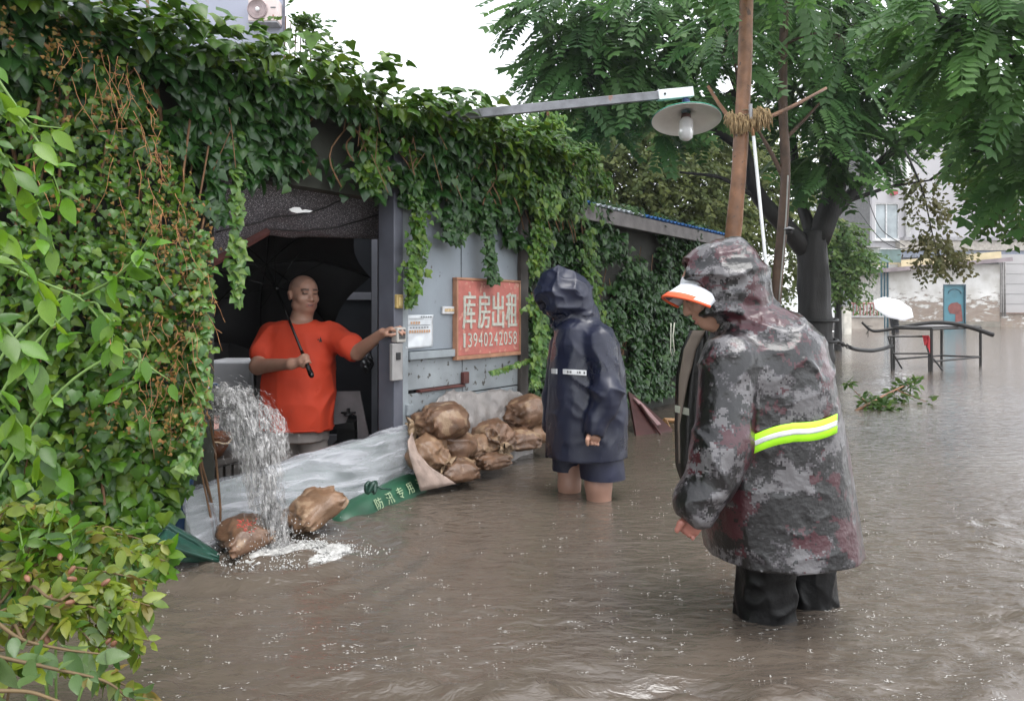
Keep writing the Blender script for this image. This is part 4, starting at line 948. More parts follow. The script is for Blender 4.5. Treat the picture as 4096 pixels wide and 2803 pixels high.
    for i in range(n):
        a0, a1 = 2 * np.pi * (i + 0.12) / n, 2 * np.pi * (i + 1.12) / n
        P = np.zeros((rows, sub + 1, 3))
        for r_ in range(rows):
            k = r_ / (rows - 1)
            for s_ in range(sub + 1):
                w = s_ / sub; a = a0 + (a1 - a0) * w; e = rim(a0) * (1 - w) + rim(a1) * w; e = e + (C - e) * 0.10 * math.sin(math.pi * w) * k
                q = hub * (1 - k) + e * k; q = q + d * 0.13 * math.sin(math.pi * k * 0.92) * (1 - 0.2 * math.sin(math.pi * w)); P[r_, s_] = q
        MB().grid(P).build('canopy_panel', blk, ut, True, solid=0.001)
        pts = [hub * (1 - k) + rim(a0) * k + d * (0.13 * math.sin(math.pi * k * 0.92) - 0.006) for k in np.linspace(0, 1, 8)]
        rb = MB().tube(pts, 0.0028, 5).build('rib', mtl, ut, True)
        run = C + d * (-0.02); MB().tube([run, pts[4]], 0.0025, 5).build('stretcher', mtl, rb, True)
    MB().lathe([(0.0, -0.03), (0.016, -0.03), (0.018, 0.02), (0.0, 0.02)], C + d * (-0.02), d, 12).build('runner', mtl, ut, True)
    MB().tube([hub, hub + d * 0.09], [0.006, 0.003], 8).build('ferrule', mtl, ut, True)
man_orange()

# ---------------------------------------------------------------- person in the navy raincoat
def person_navy():
    Y = 4.33; p = lambda u, v, y=Y: W(u, v, y)
    t = thing('person', 'person in a hooded navy raincoat and shorts, knee deep beside the sandbags', 'person', (p(590, 0)[0], Y, GZ))
    fw = unit((-0.85, -0.38, 0.0))
    lo = [p(528, 0)[0], 3.90, GZ - 0.01]; hi = [p(634, 0)[0], 4.75, 1.36]
    fd = Field(lo, hi, 0.0075)
    hc = p(561, 300, Y); hf = unit((-0.84, -0.30, -0.42)); tone = head(fd, hc, hf, 1.0)
    fd.capsule(hc + np.array([0.03, 0.02, -0.07]), p(586, 335), 0.06, 0.07, 0.03)
    fd.loft([(p(0, 325)[2], p(588, 0)[0], Y, 0.11, 0.12), (p(0, 345)[2], p(588, 0)[0], Y, 0.15, 0.15), (p(0, 400)[2], p(588, 0)[0], Y, 0.15, 0.14), (p(0, 450)[2], p(588, 0)[0], Y, 0.15, 0.14)])
    hw = p(594, 431, 4.08)
    fd.chain([p(597, 337, 4.20), p(606, 392, 4.10), hw], [0.05, 0.042, 0.030], 0.02)
    fist(fd, p(593, 441, 4.05), unit((-0.9, -0.25, 0.15)), unit((0.1, 0.25, 1.0)), 0.004)
    fd.chain([p(566, 345, 4.52), p(556, 395, 4.55), p(552, 430, 4.5)], [0.05, 0.042, 0.030], 0.02); hand(fd, p(552, 430, 4.5), (-0.1, -0.1, -1), (1, 0, 0), 0.5)
    for (u, dy, r0) in ((569, 0.13, 0.078), (598, -0.07, 0.088)):
        hip = p(u + 2, 448, Y + dy); kn = np.array([p(u, 0, Y + dy)[0], Y + dy - 0.02, p(u, 484, Y + dy)[2]]); an = np.array([kn[0] + 0.02, Y + dy + 0.02, GZ + 0.09])
        fd.chain([hip, kn, (kn + an) / 2, an], [0.095, r0 * 0.82, r0 * 0.80, 0.045], 0.03); foot(fd, an, fw)
    SK2 = np.array([0.33, 0.19, 0.14])
    fd.build('body', M_skin, t, {'tone': lambda V: np.where((V[:, 2] < 0.35)[:, None], SK2, tone(V))})
    # coat
    fc = Field([lo[0] - 0.02, 3.88, p(0, 462)[2]], [hi[0] + 0.02, 4.80, 1.40], 0.0078)
    ring = lambda v, a, b, ry, y=Y: (p(0, v)[2], p((a + b) / 2, 0)[0], y, (b - a) / 2 / FPX * Y, ry)
    rings = [ring(317, 566, 592, 0.09), ring(322, 560, 602, 0.13), ring(328, 556, 612, 0.17), ring(345, 552.5, 619, 0.20), ring(369, 550, 624, 0.215), ring(415, 548, 627, 0.225), ring(455, 547, 626, 0.23)]
    fc.loft(rings, 0.03, 2.4)
    fc.chain([p(600, 340, 4.17), p(608, 392, 4.08), p(595, 430, 4.06)], [0.085, 0.078, 0.060], 0.035)                       # near sleeve
    fc.chain([p(562, 345, 4.52), p(554, 395, 4.55), p(551, 425, 4.5)], [0.08, 0.072, 0.06], 0.04)
    # hood
    hR = frame(hf); hood_c = p(563, 296)
    fc.ell(hood_c, (0.118, 0.132, 0.150), hR, 0.03); fc.capsule(p(573, 290), p(584, 312), 0.10, 0.085, 0.05)
    fc.capsule(p(552, 281), p(540, 292), 0.075, 0.040, 0.04)                                                                # peak over the brow
    fc.capsule(p(560, 312), p(558, 321), 0.075, 0.05, 0.04)
    fc.ell(p(541, 313, Y - 0.03), (0.066, 0.095, 0.092), hR, cut=True)                                                       # the face opening
    fc.ell(hc, (0.094, 0.112, 0.130), hR, cut=True)
    fc.loft([(z - (0.03 if i == 1 else 0), a, b, c - 0.034, e - 0.034) for i, (z, a, b, c, e) in enumerate(rings[5:])], cut=True)
    wr_ = p(593, 438, 4.05); fc.capsule(p(595, 424, 4.06), wr_ + np.array([0, 0, -0.05]), 0.044, 0.044, cut=True); fc.halfspace((0, 0, p(0, 456)[2]), (0, 0, -1))
    def folds(P):
        e = np.exp(-((P[:, 2] - p(0, 405)[2]) / 0.20) ** 2)
        arm = np.exp(-(((P - p(606, 400, 4.06)) / np.array([0.16, 0.12, 0.22])) ** 2).sum(1))
        hd = np.clip((P[:, 2] - p(0, 322)[2]) / 0.05, 0, 1)
        low = 1 - hd; down = np.clip((p(0, 330)[2] - P[:, 2]) / 0.45, 0.15, 1)
        drape = crease(np.stack([P[:, 0] * 5 + 2, P[:, 1] * 5, P[:, 2] * 0.7 + P[:, 0] * 1.5], -1), 3) - 0.35
        pull = np.exp(-((P - p(600, 350, 4.15)) ** 2).sum(1) / 0.02); diag = crease(np.stack([P[:, 0] * 9 + P[:, 2] * 5, P[:, 1] * 6, P[:, 2] * 3 - P[:, 0] * 5], -1), 3) - 0.3
        slv = crease(np.stack([P[:, 0] * 3, P[:, 1] * 2, P[:, 2] * 9 + P[:, 0] * 6], -1), 3) - 0.35
        return -0.020 * low * down * drape * (1 - arm) - 0.016 * pull * diag - 0.032 * arm * slv - 0.026 * hd * (crease(P * np.array([6, 6, 7.0]) + 3, 4) - .25) - 0.010 * hd * (crease(P * 15.0 + 8, 3) - .3) - 0.004 * (crease(P * 13.0, 4) - .3)
    fc.warp(folds)
    navy = pmat('wet_navy_raincoat', (0.0085, 0.011, 0.028), 0.36, 0.25, 5, 0.10, 180, spots=((0.022, 0.026, 0.045), 0.62, 70.0), rvar=0.12, spec=0.5)
    crinkle(navy, 11, 0.010, 0.75); coat = fc.build('raincoat', navy, t)
    # silver band round the chest, broken by the zip
    def band(u0, u1, v, name, Yo):
        P = []
        for u in np.linspace(u0, u1, 14):
            k = (u - 588) / 37.0; yy = Y - 0.226 * (max(0.0, 1 - abs(k) ** 2.4)) ** (1 / 2.4) - 0.006
            P.append([W(u, v - 2.4 + (u - u0) * 0.05, yy), W(u, v + 2.4 + (u - u0) * 0.07, yy)])
        MB().grid(np.array(P)).build(name, pmat('silver_reflective', (0.62, 0.63, 0.64), 0.35, 0.12, 30), coat, solid=0.004)
    band(550.5, 557, 370.5, 'reflective_band', 0); band(563, 586.5, 371, 'reflective_band', 0)
    inkm = pmat('black_print', (0.02, 0.02, 0.02), 0.7)
    for (u, w_) in ((567, 1.2), (568.6, 0.8), (570.2, 1.2), (577.0, 0.7), (578.8, 1.0), (580.2, 0.6), (583.6, 1.3), (553, 1.0)):
        k = (u - 588) / 37.0; yy = Y - 0.226 * (max(0.0, 1 - abs(k) ** 2.4)) ** (1 / 2.4) - 0.011
        v = 371 + (u - 563) * 0.06 if u > 560 else 370.6
        MB().add([W(u, v - 1.0, yy), W(u + w_, v - 1.0, yy), W(u + w_, v + 1.2, yy), W(u, v + 1.2, yy)], [(0, 3, 2, 1)]).build('printed_mark', inkm, coat)
    # shorts
    fp = Field([p(546, 0)[0], 3.9, p(0, 480, 4.2)[2]], [p(634, 0)[0], 4.72, p(0, 440)[2]], 0.0085)
    fp.capsule(p(570, 445, Y + 0.12), p(567, 468, Y + 0.13), 0.10, 0.088, 0.02); fp.capsule(p(600, 445, Y - 0.06), p(603, 480, Y - 0.07), 0.125, 0.128, 0.02)
    fp.halfspace((0, 0, p(0, 474.5)[2]), unit((0, -0.12, -1))); fp.warp(lambda P: cloth_folds(0.006, (8, 8, 3), 4.0)(P))
    fp.build('shorts', pmat('dark_navy_shorts', (0.005, 0.007, 0.026), 0.5, 0.2, 8, 0.2, 150), t)
person_navy()

# ---------------------------------------------------------------- person in the camouflage raincoat
def camo_mat():
    m = bpy.data.materials.new('wet_camouflage_oilcloth'); m.use_nodes = True; nt = m.node_tree; n = nt.nodes; L = nt.links; b = n['Principled BSDF']
    tc = n.new('ShaderNodeTexCoord')
    sn = n.new('ShaderNodeVectorMath'); sn.operation = 'SNAP'; sn.inputs[1].default_value = (0.0058, 0.0058, 0.0058); L.new(tc.outputs['Object'], sn.inputs[0])
    def noise(sc, det, off, rough=0.55):
        mp = n.new('ShaderNodeMapping'); mp.inputs['Location'].default_value = (off, off * 1.3, off * 0.7); L.new(sn.outputs[0], mp.inputs[0])
        q = n.new('ShaderNodeTexNoise'); q.inputs['Scale'].default_value = sc; q.inputs['Detail'].default_value = det; q.inputs['Roughness'].default_value = rough; L.new(mp.outputs[0], q.inputs['Vector']); return q.outputs[0]
    base = ramp(nt, noise(8.0, 7, 0.0, 0.70), [(0.0, (0.008, 0.0075, 0.0085)), (0.485, (0.008, 0.0075, 0.0085)), (0.512, (0.045, 0.041, 0.046)), (0.540, (0.105, 0.10, 0.105))], True)
    mar = ramp(nt, noise(5.0, 7, 4.0, 0.68), [(0.0, (0, 0, 0)), (0.545, (1, 1, 1))], True)
    mx = n.new('ShaderNodeMix'); mx.data_type = 'RGBA'; mx.inputs[7].default_value = (0.046, 0.011, 0.016, 1); L.new(mar.outputs[0], mx.inputs[0]); L.new(base.outputs[0], mx.inputs[6])
    bl = ramp(nt, noise(14.0, 6, 9.0, 0.72), [(0.0, (0, 0, 0)), (0.575, (1, 1, 1))], True)
    m2 = n.new('ShaderNodeMix'); m2.data_type = 'RGBA'; m2.inputs[7].default_value = (0.006, 0.006, 0.007, 1); L.new(bl.outputs[0], m2.inputs[0]); L.new(mx.outputs[2], m2.inputs[6])
    L.new(m2.outputs[2], b.inputs['Base Color']); b.inputs['Roughness'].default_value = 0.28; b.inputs['Coat Weight'].default_value = 0.5; b.inputs['Coat Roughness'].default_value = 0.10; b.inputs['Specular IOR Level'].default_value = 0.35
    q = n.new('ShaderNodeTexNoise'); q.inputs['Scale'].default_value = 55; q.inputs['Detail'].default_value = 5; L.new(tc.outputs['Object'], q.inputs['Vector'])
    bp = n.new('ShaderNodeBump'); bp.inputs['Strength'].default_value = 0.45; bp.inputs['Distance'].default_value = 0.006; L.new(q.outputs[0], bp.inputs['Height']); L.new(bp.outputs[0], b.inputs['Normal']); L.new(bp.outputs[0], b.inputs['Coat Normal'])
    return m
def person_camo():
    Y = 2.63; p = lambda u, v, y=Y: W(u, v, y)
    t = thing('person', 'person in a wet camouflage raincoat with a white and orange cap, wading', 'person', (p(785, 0)[0], Y, GZ))
    fw = unit((-0.86, 0.45, 0.0))
    lo = [p(640, 0)[0], 2.20, GZ - 0.01]; hi = [p(864, 0)[0], 3.12, 1.40]
    # body under the coat: head, hands, waders are clothing
    fd = Field(lo, hi, 0.0065)
    hc = p(709, 292, 2.64); hf = unit((-0.86, 0.20, -0.42)); tone = head(fd, hc, hf, 1.0)
    fd.capsule(hc + np.array([0.04, 0, -0.07]), p(755, 345), 0.062, 0.075, 0.03)
    fd.loft([(p(0, 335)[2], p(765, 0)[0], Y, 0.14, 0.12), (p(0, 400)[2], p(772, 0)[0], Y, 0.16, 0.14), (p(0, 520)[2], p(785, 0)[0], Y, 0.16, 0.15)])
    w0 = p(694, 510, 2.40); fd.chain([p(728, 360, 2.45), p(722, 452, 2.40), w0], [0.055, 0.048, 0.032], 0.02)
    fist(fd, p(688, 530, 2.38), unit((-0.72, 0.15, 0.55)), unit((0.35, 0.2, 1.0)), 0.004, 0.80); fd.capsule(w0, p(690, 524, 2.385), 0.028, 0.025, 0.015)
    for (u, dy) in ((768, 0.02), (810, 0.15)):
        hip = p(u, 520, Y + dy); an = np.array([hip[0], Y + dy, GZ + 0.08]); fd.chain([hip, an], [0.085, 0.05], 0.02); foot(fd, an, fw)
    SK3 = np.array([0.36, 0.15, 0.115])
    fd.build('body', M_skin, t, {'tone': lambda V: np.where((V[:, 2] < 0.6)[:, None], SK3, tone(V))})
    # rubber waders
    fl = Field([p(725, 0, 2.5)[0], 2.3, GZ], [p(850, 0)[0], 3.0, 0.34], 0.008)
    for (u0, u1, dy, r) in ((768, 764, 0.02, 0.100), (808, 812, 0.15, 0.098)):
        a = p(u0, 545, Y + dy); b = np.array([p(u1, 0, Y + dy)[0], Y + dy, -0.02]); c = np.array([b[0], Y + dy, GZ + 0.08]); fl.chain([a, b, c], [r, r * 0.92, 0.07], 0.02); fl.capsule(c, c + fw * 0.15 + np.array([0, 0, -0.03]), 0.055, 0.045, 0.03)
    fl.warp(lambda P: cloth_folds(0.016, (8, 8, 7), 2.0)(P))
    fl.build('waders', pmat('black_rubber_waders', (0.003, 0.003, 0.0034), 0.38, 0.2, 8, 0.2, 60, spec=0.25), t)
    # coat
    fc = Field([lo[0], 2.14, 0.20], [hi[0] + 0.03, 3.16, 1.42], 0.0060)
    ring = lambda v, a, b, ry, y=Y: (p(0, v)[2], p((a + b) / 2, 0)[0], y, (b - a) / 2 / FPX * Y, ry)
    rings = [ring(305, 742, 776, 0.07), ring(310, 734, 786, 0.10), ring(318, 726, 801, 0.14), ring(334, 714, 816, 0.19), ring(350, 707, 821, 0.215), ring(372, 704, 826, 0.23), ring(420, 702, 835, 0.235), ring(455, 703, 840, 0.24), ring(504, 706, 847, 0.25), ring(548, 711, 855, 0.265)]
    fc.loft(rings, 0.03, 2.4)
    fc.chain([p(730, 362, 2.47), p(722, 452, 2.40), p(697, 504, 2.38)], [0.098, 0.090, 0.070], 0.035)
    hR = frame(hf); 
    fc.ell(p(722, 284), (0.120, 0.140, 0.165), frame(unit((-0.80, 0.20, -0.55))), 0.03); fc.capsule(p(734, 265), p(750, 292), 0.085, 0.075, 0.05); fc.capsule(p(730, 300), p(742, 328), 0.10, 0.085, 0.05)
    fc.capsule(p(727, 258), p(733, 250), 0.050, 0.040, 0.04)
    fc.ell(p(684, 302, 2.66), (0.105, 0.085, 0.150), frame(unit((-0.93, 0.10, -0.30))), cut=True); fc.ell(p(704, 294, 2.64), (0.096, 0.112, 0.134), hR, cut=True)
    fc.loft([(z - (0.03 if i == 1 else 0), a, b, c - 0.034, e - 0.034) for i, (z, a, b, c, e) in enumerate(rings[8:])], cut=True)
    fc.capsule(p(700, 494, 2.385), p(684, 530, 2.37), 0.047, 0.05, cut=True)
    fc.halfspace((0, 0, p(0, 547)[2]), unit((-0.10, 0.0, -1)))
    def folds(P):
        arm = np.exp(-(((P - p(706, 478, 2.36)) / np.array([0.16, 0.16, 0.15])) ** 2).sum(1))
        hd = np.clip((P[:, 2] - p(0, 335)[2]) / 0.05, 0, 1); low = 1 - hd
        neck = np.exp(-((P - p(752, 312)) ** 2).sum(1) / 0.012)
        a = P[:, 0] * 0.5
        down = np.clip((p(0, 340)[2] - P[:, 2]) / 0.5, 0.25, 1)
        f = -0.022 * low * down * (1 - arm) * (crease(np.stack([P[:, 0] * 4.5 + 1, P[:, 1] * 4.5, P[:, 2] * 0.6 + a], -1), 3) - .35)
        f += -0.038 * arm * (crease(np.stack([P[:, 0] * 2.5, P[:, 1] * 2.5, P[:, 2] * 10 + P[:, 0] * 4], -1), 3) - .35) - 0.026 * neck * (crease(P * np.array([9, 9, 18.0]), 3) - .3)
        top = np.exp(-((P[:, 2] - p(0, 355)[2]) / 0.10) ** 2); f += -0.012 * top * (crease(np.stack([P[:, 0] * 10 + P[:, 2] * 6, P[:, 1] * 8, P[:, 2] * 9 - P[:, 0] * 6], -1), 4) - .25)
        f += -0.022 * hd * (crease(P * np.array([5.5, 5.5, 7.0]) + 3, 4) - .25) - 0.009 * hd * (crease(P * 16.0 + 1, 3) - .3) - 0.003 * (crease(P * 15, 4) - .3)
        return f
    fc.warp(folds)
    M_camo = crinkle(camo_mat(), 14, 0.007, 0.7); coat = fc.build('raincoat', M_camo, t)
    # yellow-green band with a silver stripe across the back
    cv = np.array([(745, 454, 449), (762, 446, 0), (780, 441, 0), (795, 433, 0), (812, 424, 0), (836.5, 413, 0)], float)
    def strip(off0, off1, lift, name, m, wob=0):
        P = []
        for k in np.linspace(0, 1, 40):
            u = 745.5 + 91.5 * k; vv = 446 - 25 * k - 7 * math.sin((k - 0.08) * 6.3) * (0.5 if k > 0.5 else 0.35)
            row = []
            for off in np.linspace(off0, off1, 4):
                v = vv + off; z = W(u, v, 2.5)[2]
                rr = np.interp(z, [r[0] for r in rings[::-1]], [r[3] for r in rings[::-1]]); cx = np.interp(z, [r[0] for r in rings[::-1]], [r[1] for r in rings[::-1]]); ry = np.interp(z, [r[0] for r in rings[::-1]], [r[4] for r in rings[::-1]])
                y = 2.45
                for _ in range(6):
                    x = (u - 512) / FPX * y; e = min(0.985, abs((x - cx) / rr)); y = Y - ry * (1 - e ** 2.4) ** (1 / 2.4)
                row.append(W(u, v, y - lift))
            P.append(row)
        return MB().grid(np.array(P)).build(name, m, coat, True, solid=0.003)
    neon = pmat('fluorescent_yellow_green', (0.42, 0.92, 0.02), 0.5, 0.08, 20)
    b_ = strip(-9.5, 9.5, 0.010, 'reflective_band', neon); strip(-3.0, 2.2, 0.0135, 'silver_stripe', pmat('silver_reflective', (0.62, 0.63, 0.64), 0.35, 0.12, 30))
    # front flap hanging open on the far side: dark outside, beige lining
    P = np.zeros((26, 10, 3)); Lp = np.zeros((26, 5, 3))
    for i, k in enumerate(np.linspace(0, 1, 26)):
        v = 330 + 158 * k; ul = np.interp(k, [0, .12, .3, .6, .85, 1], [690, 681, 676, 675, 676, 684]); ur = 708
        for j, w in enumerate(np.linspace(0, 1, 10)):
            u = ul + (ur - ul) * w; P[i, j] = W(u, v, 2.86 - 0.10 * w + 0.012 * math.sin(w * 9 + k * 3))
        for j, w in enumerate(np.linspace(0, 1, 5)):
            u = (ul + 3) + (np.interp(k, [0, 0.25, 0.6, 1], [13, 11, 1.5, 0.5])) * w; Lp[i, j] = W(u, v, 2.80 - 0.02 * w)
    fl_ = MB().grid(P).build('front_flap', pmat('dark_wet_oilcloth', (0.008, 0.008, 0.007), 0.35, 0.3, 8, 0.2, 60), t, True, solid=0.006)
    MB().grid(Lp[:22]).build('lining', pmat('beige_lining', (0.15, 0.12, 0.095), 0.7, 0.15, 10), fl_, True, solid=0.004)
    MB().grid(np.array([[W(u, v, 2.79) for v in (404.5 + (u - 675) * 0.25, 411.5 + (u - 675) * 0.25)] for u in np.linspace(675, 689, 6)])).build('reflective_band', pmat('dull_silver_band', (0.45, 0.47, 0.38), 0.4, 0.15, 30), fl_, solid=0.004)
    c = W(671, 328, 2.80); MB().tube([c + np.array([0, 0, 0.02]), c, W(670.5, 350, 2.80), W(672.5, 356, 2.80), W(674.5, 351, 2.80), W(673, 336, 2.80), W(674.5, 322, 2.80)], 0.0022, 5).build('drawstring', pmat('white_cord', (0.6, 0.6, 0.5), 0.7), fl_, True)
    # cap: crown rim inside the hood, curved visor
    cap = MB(); nA, nB = 26, 9; Pv = np.zeros((nA, nB, 3)); fv = unit((-0.84, -0.34, -0.34)); rv = unit(np.cross(fv, (0, 0, 1))); uv = np.cross(rv, fv)
    c0 = p(690, 292, 2.60)
    for i, a in enumerate(np.linspace(-1, 1, nA)):
        for j, b in enumerate(np.linspace(0, 1, nB)):
            x = 0.088 * math.sin(a * 1.45); y0 = 0.055 * math.cos(a * 1.45) - 0.045; ln = 0.085 * math.cos(a * 1.2) ** 0.7
            Pv[i, j] = c0 + rv * x * (1 + 0.06 * b) + fv * (y0 + ln * b) + uv * (0.036 - 0.075 * (abs(a) ** 2.0) - 0.014 * b)
    white = pmat('white_cap_cotton', (0.66, 0.68, 0.72), 0.6, 0.08, 20)
    ct = thing('baseball_cap', 'white cap with an orange-edged visor worn under the camouflage hood', 'cap', c0)
    vis = MB().grid(Pv).build('visor', white, ct, True, solid=0.006)
    MB().tube(Pv[:, -1], 0.0055, 6).build('orange_edging', pmat('orange_edging', (0.85, 0.12, 0.04), 0.6), vis, True)
    MB().grid(Pv[:, 6:9] + uv * 0.0045).build('orange_stripe', pmat('orange_edging', (0.85, 0.12, 0.04), 0.6), vis, True, solid=0.001)
    MB().grid(Pv[2:-2, 1:8] - uv * 0.0048).build('mesh_underside', pmat('grey_mesh', (0.15, 0.18, 0.23), 0.7, 0.4, 200), vis, True, solid=0.001)
    fcap = Field(c0 - 0.22, c0 + 0.24, 0.007); fcap.ell(hc + np.array([0, 0, 0.02]), (0.084, 0.104, 0.098), hR, 0.01); fcap.halfspace(hc + hR[:, 2] * 0.035, -hR[:, 2])
    fcap.build('crown', white, ct)
person_camo()
# ================================================================ plants
def nrmz(a): return a / (np.linalg.norm(a, axis=-1, keepdims=True) + 1e-9)
def fan(outline, c):
    V = np.array([c] + outline, float); n = len(outline); return V, np.array([(0, 1 + i, 1 + (i + 1) % n) for i in range(n)])
IVY = fan([(0, 0, 0), (.26, -.12, -.05), (.52, .10, -.14), (.36, .36, -.06), (.24, .62, -.08), (0, 1, -.16), (-.24, .62, -.08), (-.36, .36, -.06), (-.52, .10, -.14), (-.26, -.12, -.05)], (0, .34, .07))
def oval_t():
    """broad pointed leaf: midrib sunk, margins raised and a little wavy, tip drooping"""
    t = np.array([0, .10, .22, .36, .50, .64, .77, .89, 1.0]); w = np.array([0, .11, .19, .235, .24, .20, .135, .065, 0]); V = []; Fc = []
    for i in range(9):
        z = -0.16 * t[i] ** 2; e = 0.05 * w[i] / .24 + 0.012 * math.sin(i * 2.4); V += [(-w[i], t[i], z + e), (0, t[i], z - 0.01), (w[i], t[i] + .015, z + e)]
    for i in range(8):
        a = i * 3
        for k in (0, 1): Fc += [(a + k, a + k + 1, a + k + 4), (a + k, a + k + 4, a + k + 3)]
    return np.array(V, float), np.array(Fc)
OVAL = oval_t()
def frond_t(pairs=8, llen=0.30, lw=0.075, droop=0.45):
    V, Fc = [], []
    for i in range(pairs * 2 + 1):
        t = 0.14 + 0.86 * (i // 2 + 1) / pairs if i < pairs * 2 else 1.0
        t = min(t, 1.0); b = np.array([0, t, -droop * t * t]); sd = (1 if i % 2 else -1) if i < pairs * 2 else 0
        l = llen * (1 - 0.45 * abs(t - 0.5)); d = np.array([sd * 0.86, 0.42 if sd else 1.0, -0.35]); d /= np.linalg.norm(d)
        w = np.cross(d, (0, 0.2, 1)); w /= np.linalg.norm(w); k = len(V)
        V += [b, b + d * l * .45 + w * lw, b + d * l + np.array([0, 0, -.05 * l]), b + d * l * .45 - w * lw]; Fc += [(k, k + 1, k + 2), (k, k + 2, k + 3)]
    k = len(V); V += [(.012, 0, 0), (-.012, 0, 0), (-.008, .5, -droop * .25), (.008, .5, -droop * .25), (.004, 1, -droop), (-.004, 1, -droop)]
    Fc += [(k, k + 1, k + 2), (k, k + 2, k + 3), (k + 3, k + 2, k + 5), (k + 3, k + 5, k + 4)]
    return np.array(V, float), np.array(Fc)
FROND = frond_t(); FROND_S = frond_t(5, 0.38, 0.095, 0.3)
def spray_t(n=9, seed=1):
    r = np.random.default_rng(seed); V, Fc = [], []
    for i in range(n):
        t = (i + 1) / n; b = np.array([0.05 * math.sin(4 * t), t, -0.25 * t * t]); a = r.uniform(-1.3, 1.3); d = np.array([math.sin(a), 0.55, -0.35]); d /= np.linalg.norm(d)
        w = nrmz(np.cross(d, nrmz(np.array([r.normal(), r.normal(), 1.2])))); l = r.uniform(.26, .40); k = len(V)
        V += [b, b + d * l * .5 + w * .085, b + d * l, b + d * l * .5 - w * .085]; Fc += [(k, k + 1, k + 2), (k, k + 2, k + 3)]
    return np.array(V, float), np.array(Fc)
SPRAY = spray_t()
def basis(N, T):
    """right, tip and normal for leaves with normals N and wished tip directions T"""
    N = nrmz(N); T = nrmz(T - N * (T * N).sum(-1, keepdims=True)); return np.cross(T, N), T, N
def leaves(P, N, T, size, tpl, rnd=None, flat=1.0):
    S, T, N = basis(N, T); V, Fc = tpl; k = len(V); n = len(P)
    size = np.broadcast_to(np.asarray(size, float), (n,))
    X = P[:, None] + size[:, None, None] * (V[None, :, 0:1] * S[:, None] + V[None, :, 1:2] * T[:, None] + flat * V[None, :, 2:3] * N[:, None])
    Q = (Fc[None] + (np.arange(n) * k)[:, None, None]).reshape(-1, Fc.shape[1])
    rnd = RNG.random(n) if rnd is None else rnd
    return X.reshape(-1, 3), Q, np.repeat(rnd, k)
def foliage(name, parts, m, parent, stuff=True):
    V, Q, R, o = [], [], [], 0
    for v, q, r in parts: V.append(v); Q.append(q + o); R.append(r); o += len(v)
    ob = link(name, mesh(np.concatenate(V), np.concatenate(Q), False, {'rnd': np.concatenate(R)}), m, parent)
    if stuff: ob['kind'] = 'stuff'
    return ob
_LM = {}
def leaf_objs(P, N, T, size, tpl, m, parent, name='leaf'):
    """single leaves, each an object of its own sharing one mesh"""
    key = (id(tpl[0]), m.name)
    if key not in _LM:
        me = mesh(tpl[0], tpl[1], len(tpl[0]) == 27, {'rnd': np.zeros(len(tpl[0]))}); me.materials.append(m); _LM[key] = me
    S, T, N = basis(N, T); inv = Matrix.Translation(parent.location).inverted()
    for i in range(len(P)):
        o = bpy.data.objects.new(name, _LM[key]); COL.objects.link(o); o.parent = parent; o.matrix_parent_inverse = inv
        s = float(size[i]); M = Matrix(((S[i][0] * s, T[i][0] * s, N[i][0] * s, P[i][0]), (S[i][1] * s, T[i][1] * s, N[i][1] * s, P[i][1]), (S[i][2] * s, T[i][2] * s, N[i][2] * s, P[i][2]), (0, 0, 0, 1)))
        o.matrix_basis = M
FN3 = np.array([FN[0], FN[1], 0.0]); FD3 = np.array([FD[0], FD[1], 0.0]); UP = np.array([0, 0, 1.0])
M_ivy = leaf_mat('ivy_leaf', [(0.024, 0.070, 0.008), (0.044, 0.118, 0.011), (0.080, 0.175, 0.015), (0.034, 0.095, 0.011), (0.13, 0.21, 0.018), (0.028, 0.080, 0.010)], 0.22, 0.18, 0.36)
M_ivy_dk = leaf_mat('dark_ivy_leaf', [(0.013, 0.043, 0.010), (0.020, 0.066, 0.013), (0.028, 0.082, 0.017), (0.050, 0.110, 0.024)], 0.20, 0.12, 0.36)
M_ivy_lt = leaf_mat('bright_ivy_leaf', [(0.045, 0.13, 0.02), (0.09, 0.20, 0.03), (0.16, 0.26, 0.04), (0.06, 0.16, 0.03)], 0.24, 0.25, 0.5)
M_stem = pmat('brown_vine_stem', (0.16, 0.085, 0.04), 0.8, 0.3, 20); M_tend = pmat('orange_tendril', (0.36, 0.17, 0.07), 0.7, 0.35, 30)
def facade_pts(n, s0, s1, z0, z1, keep):
    s = RNG.uniform(s0, s1, n); z = RNG.uniform(z0, z1, n); k = keep(s, z); return s[k], z[k]
def Fv(s, o, z): return np.stack([P0[0] + s * FD[0] + o * FN[0], P0[1] + s * FD[1] + o * FN[1], z], -1)
def uv_of(P): return 512 + FPX * P[..., 0] / P[..., 1], HOR - FPX * (P[..., 2] - CAM_H) / P[..., 1]
def jit(n, a): return RNG.normal(0, a, (n, 3))
def vine(mb, s, z0, z1, o, r=0.005, wob=0.05):
    k = np.linspace(0, 1, 10); ph = RNG.uniform(0, 9)
    mb.tube(Fv(s + wob * np.sin(k * 5 + ph), o + 0.02 * np.sin(k * 7 + ph), z0 + (z1 - z0) * k), r, 5)
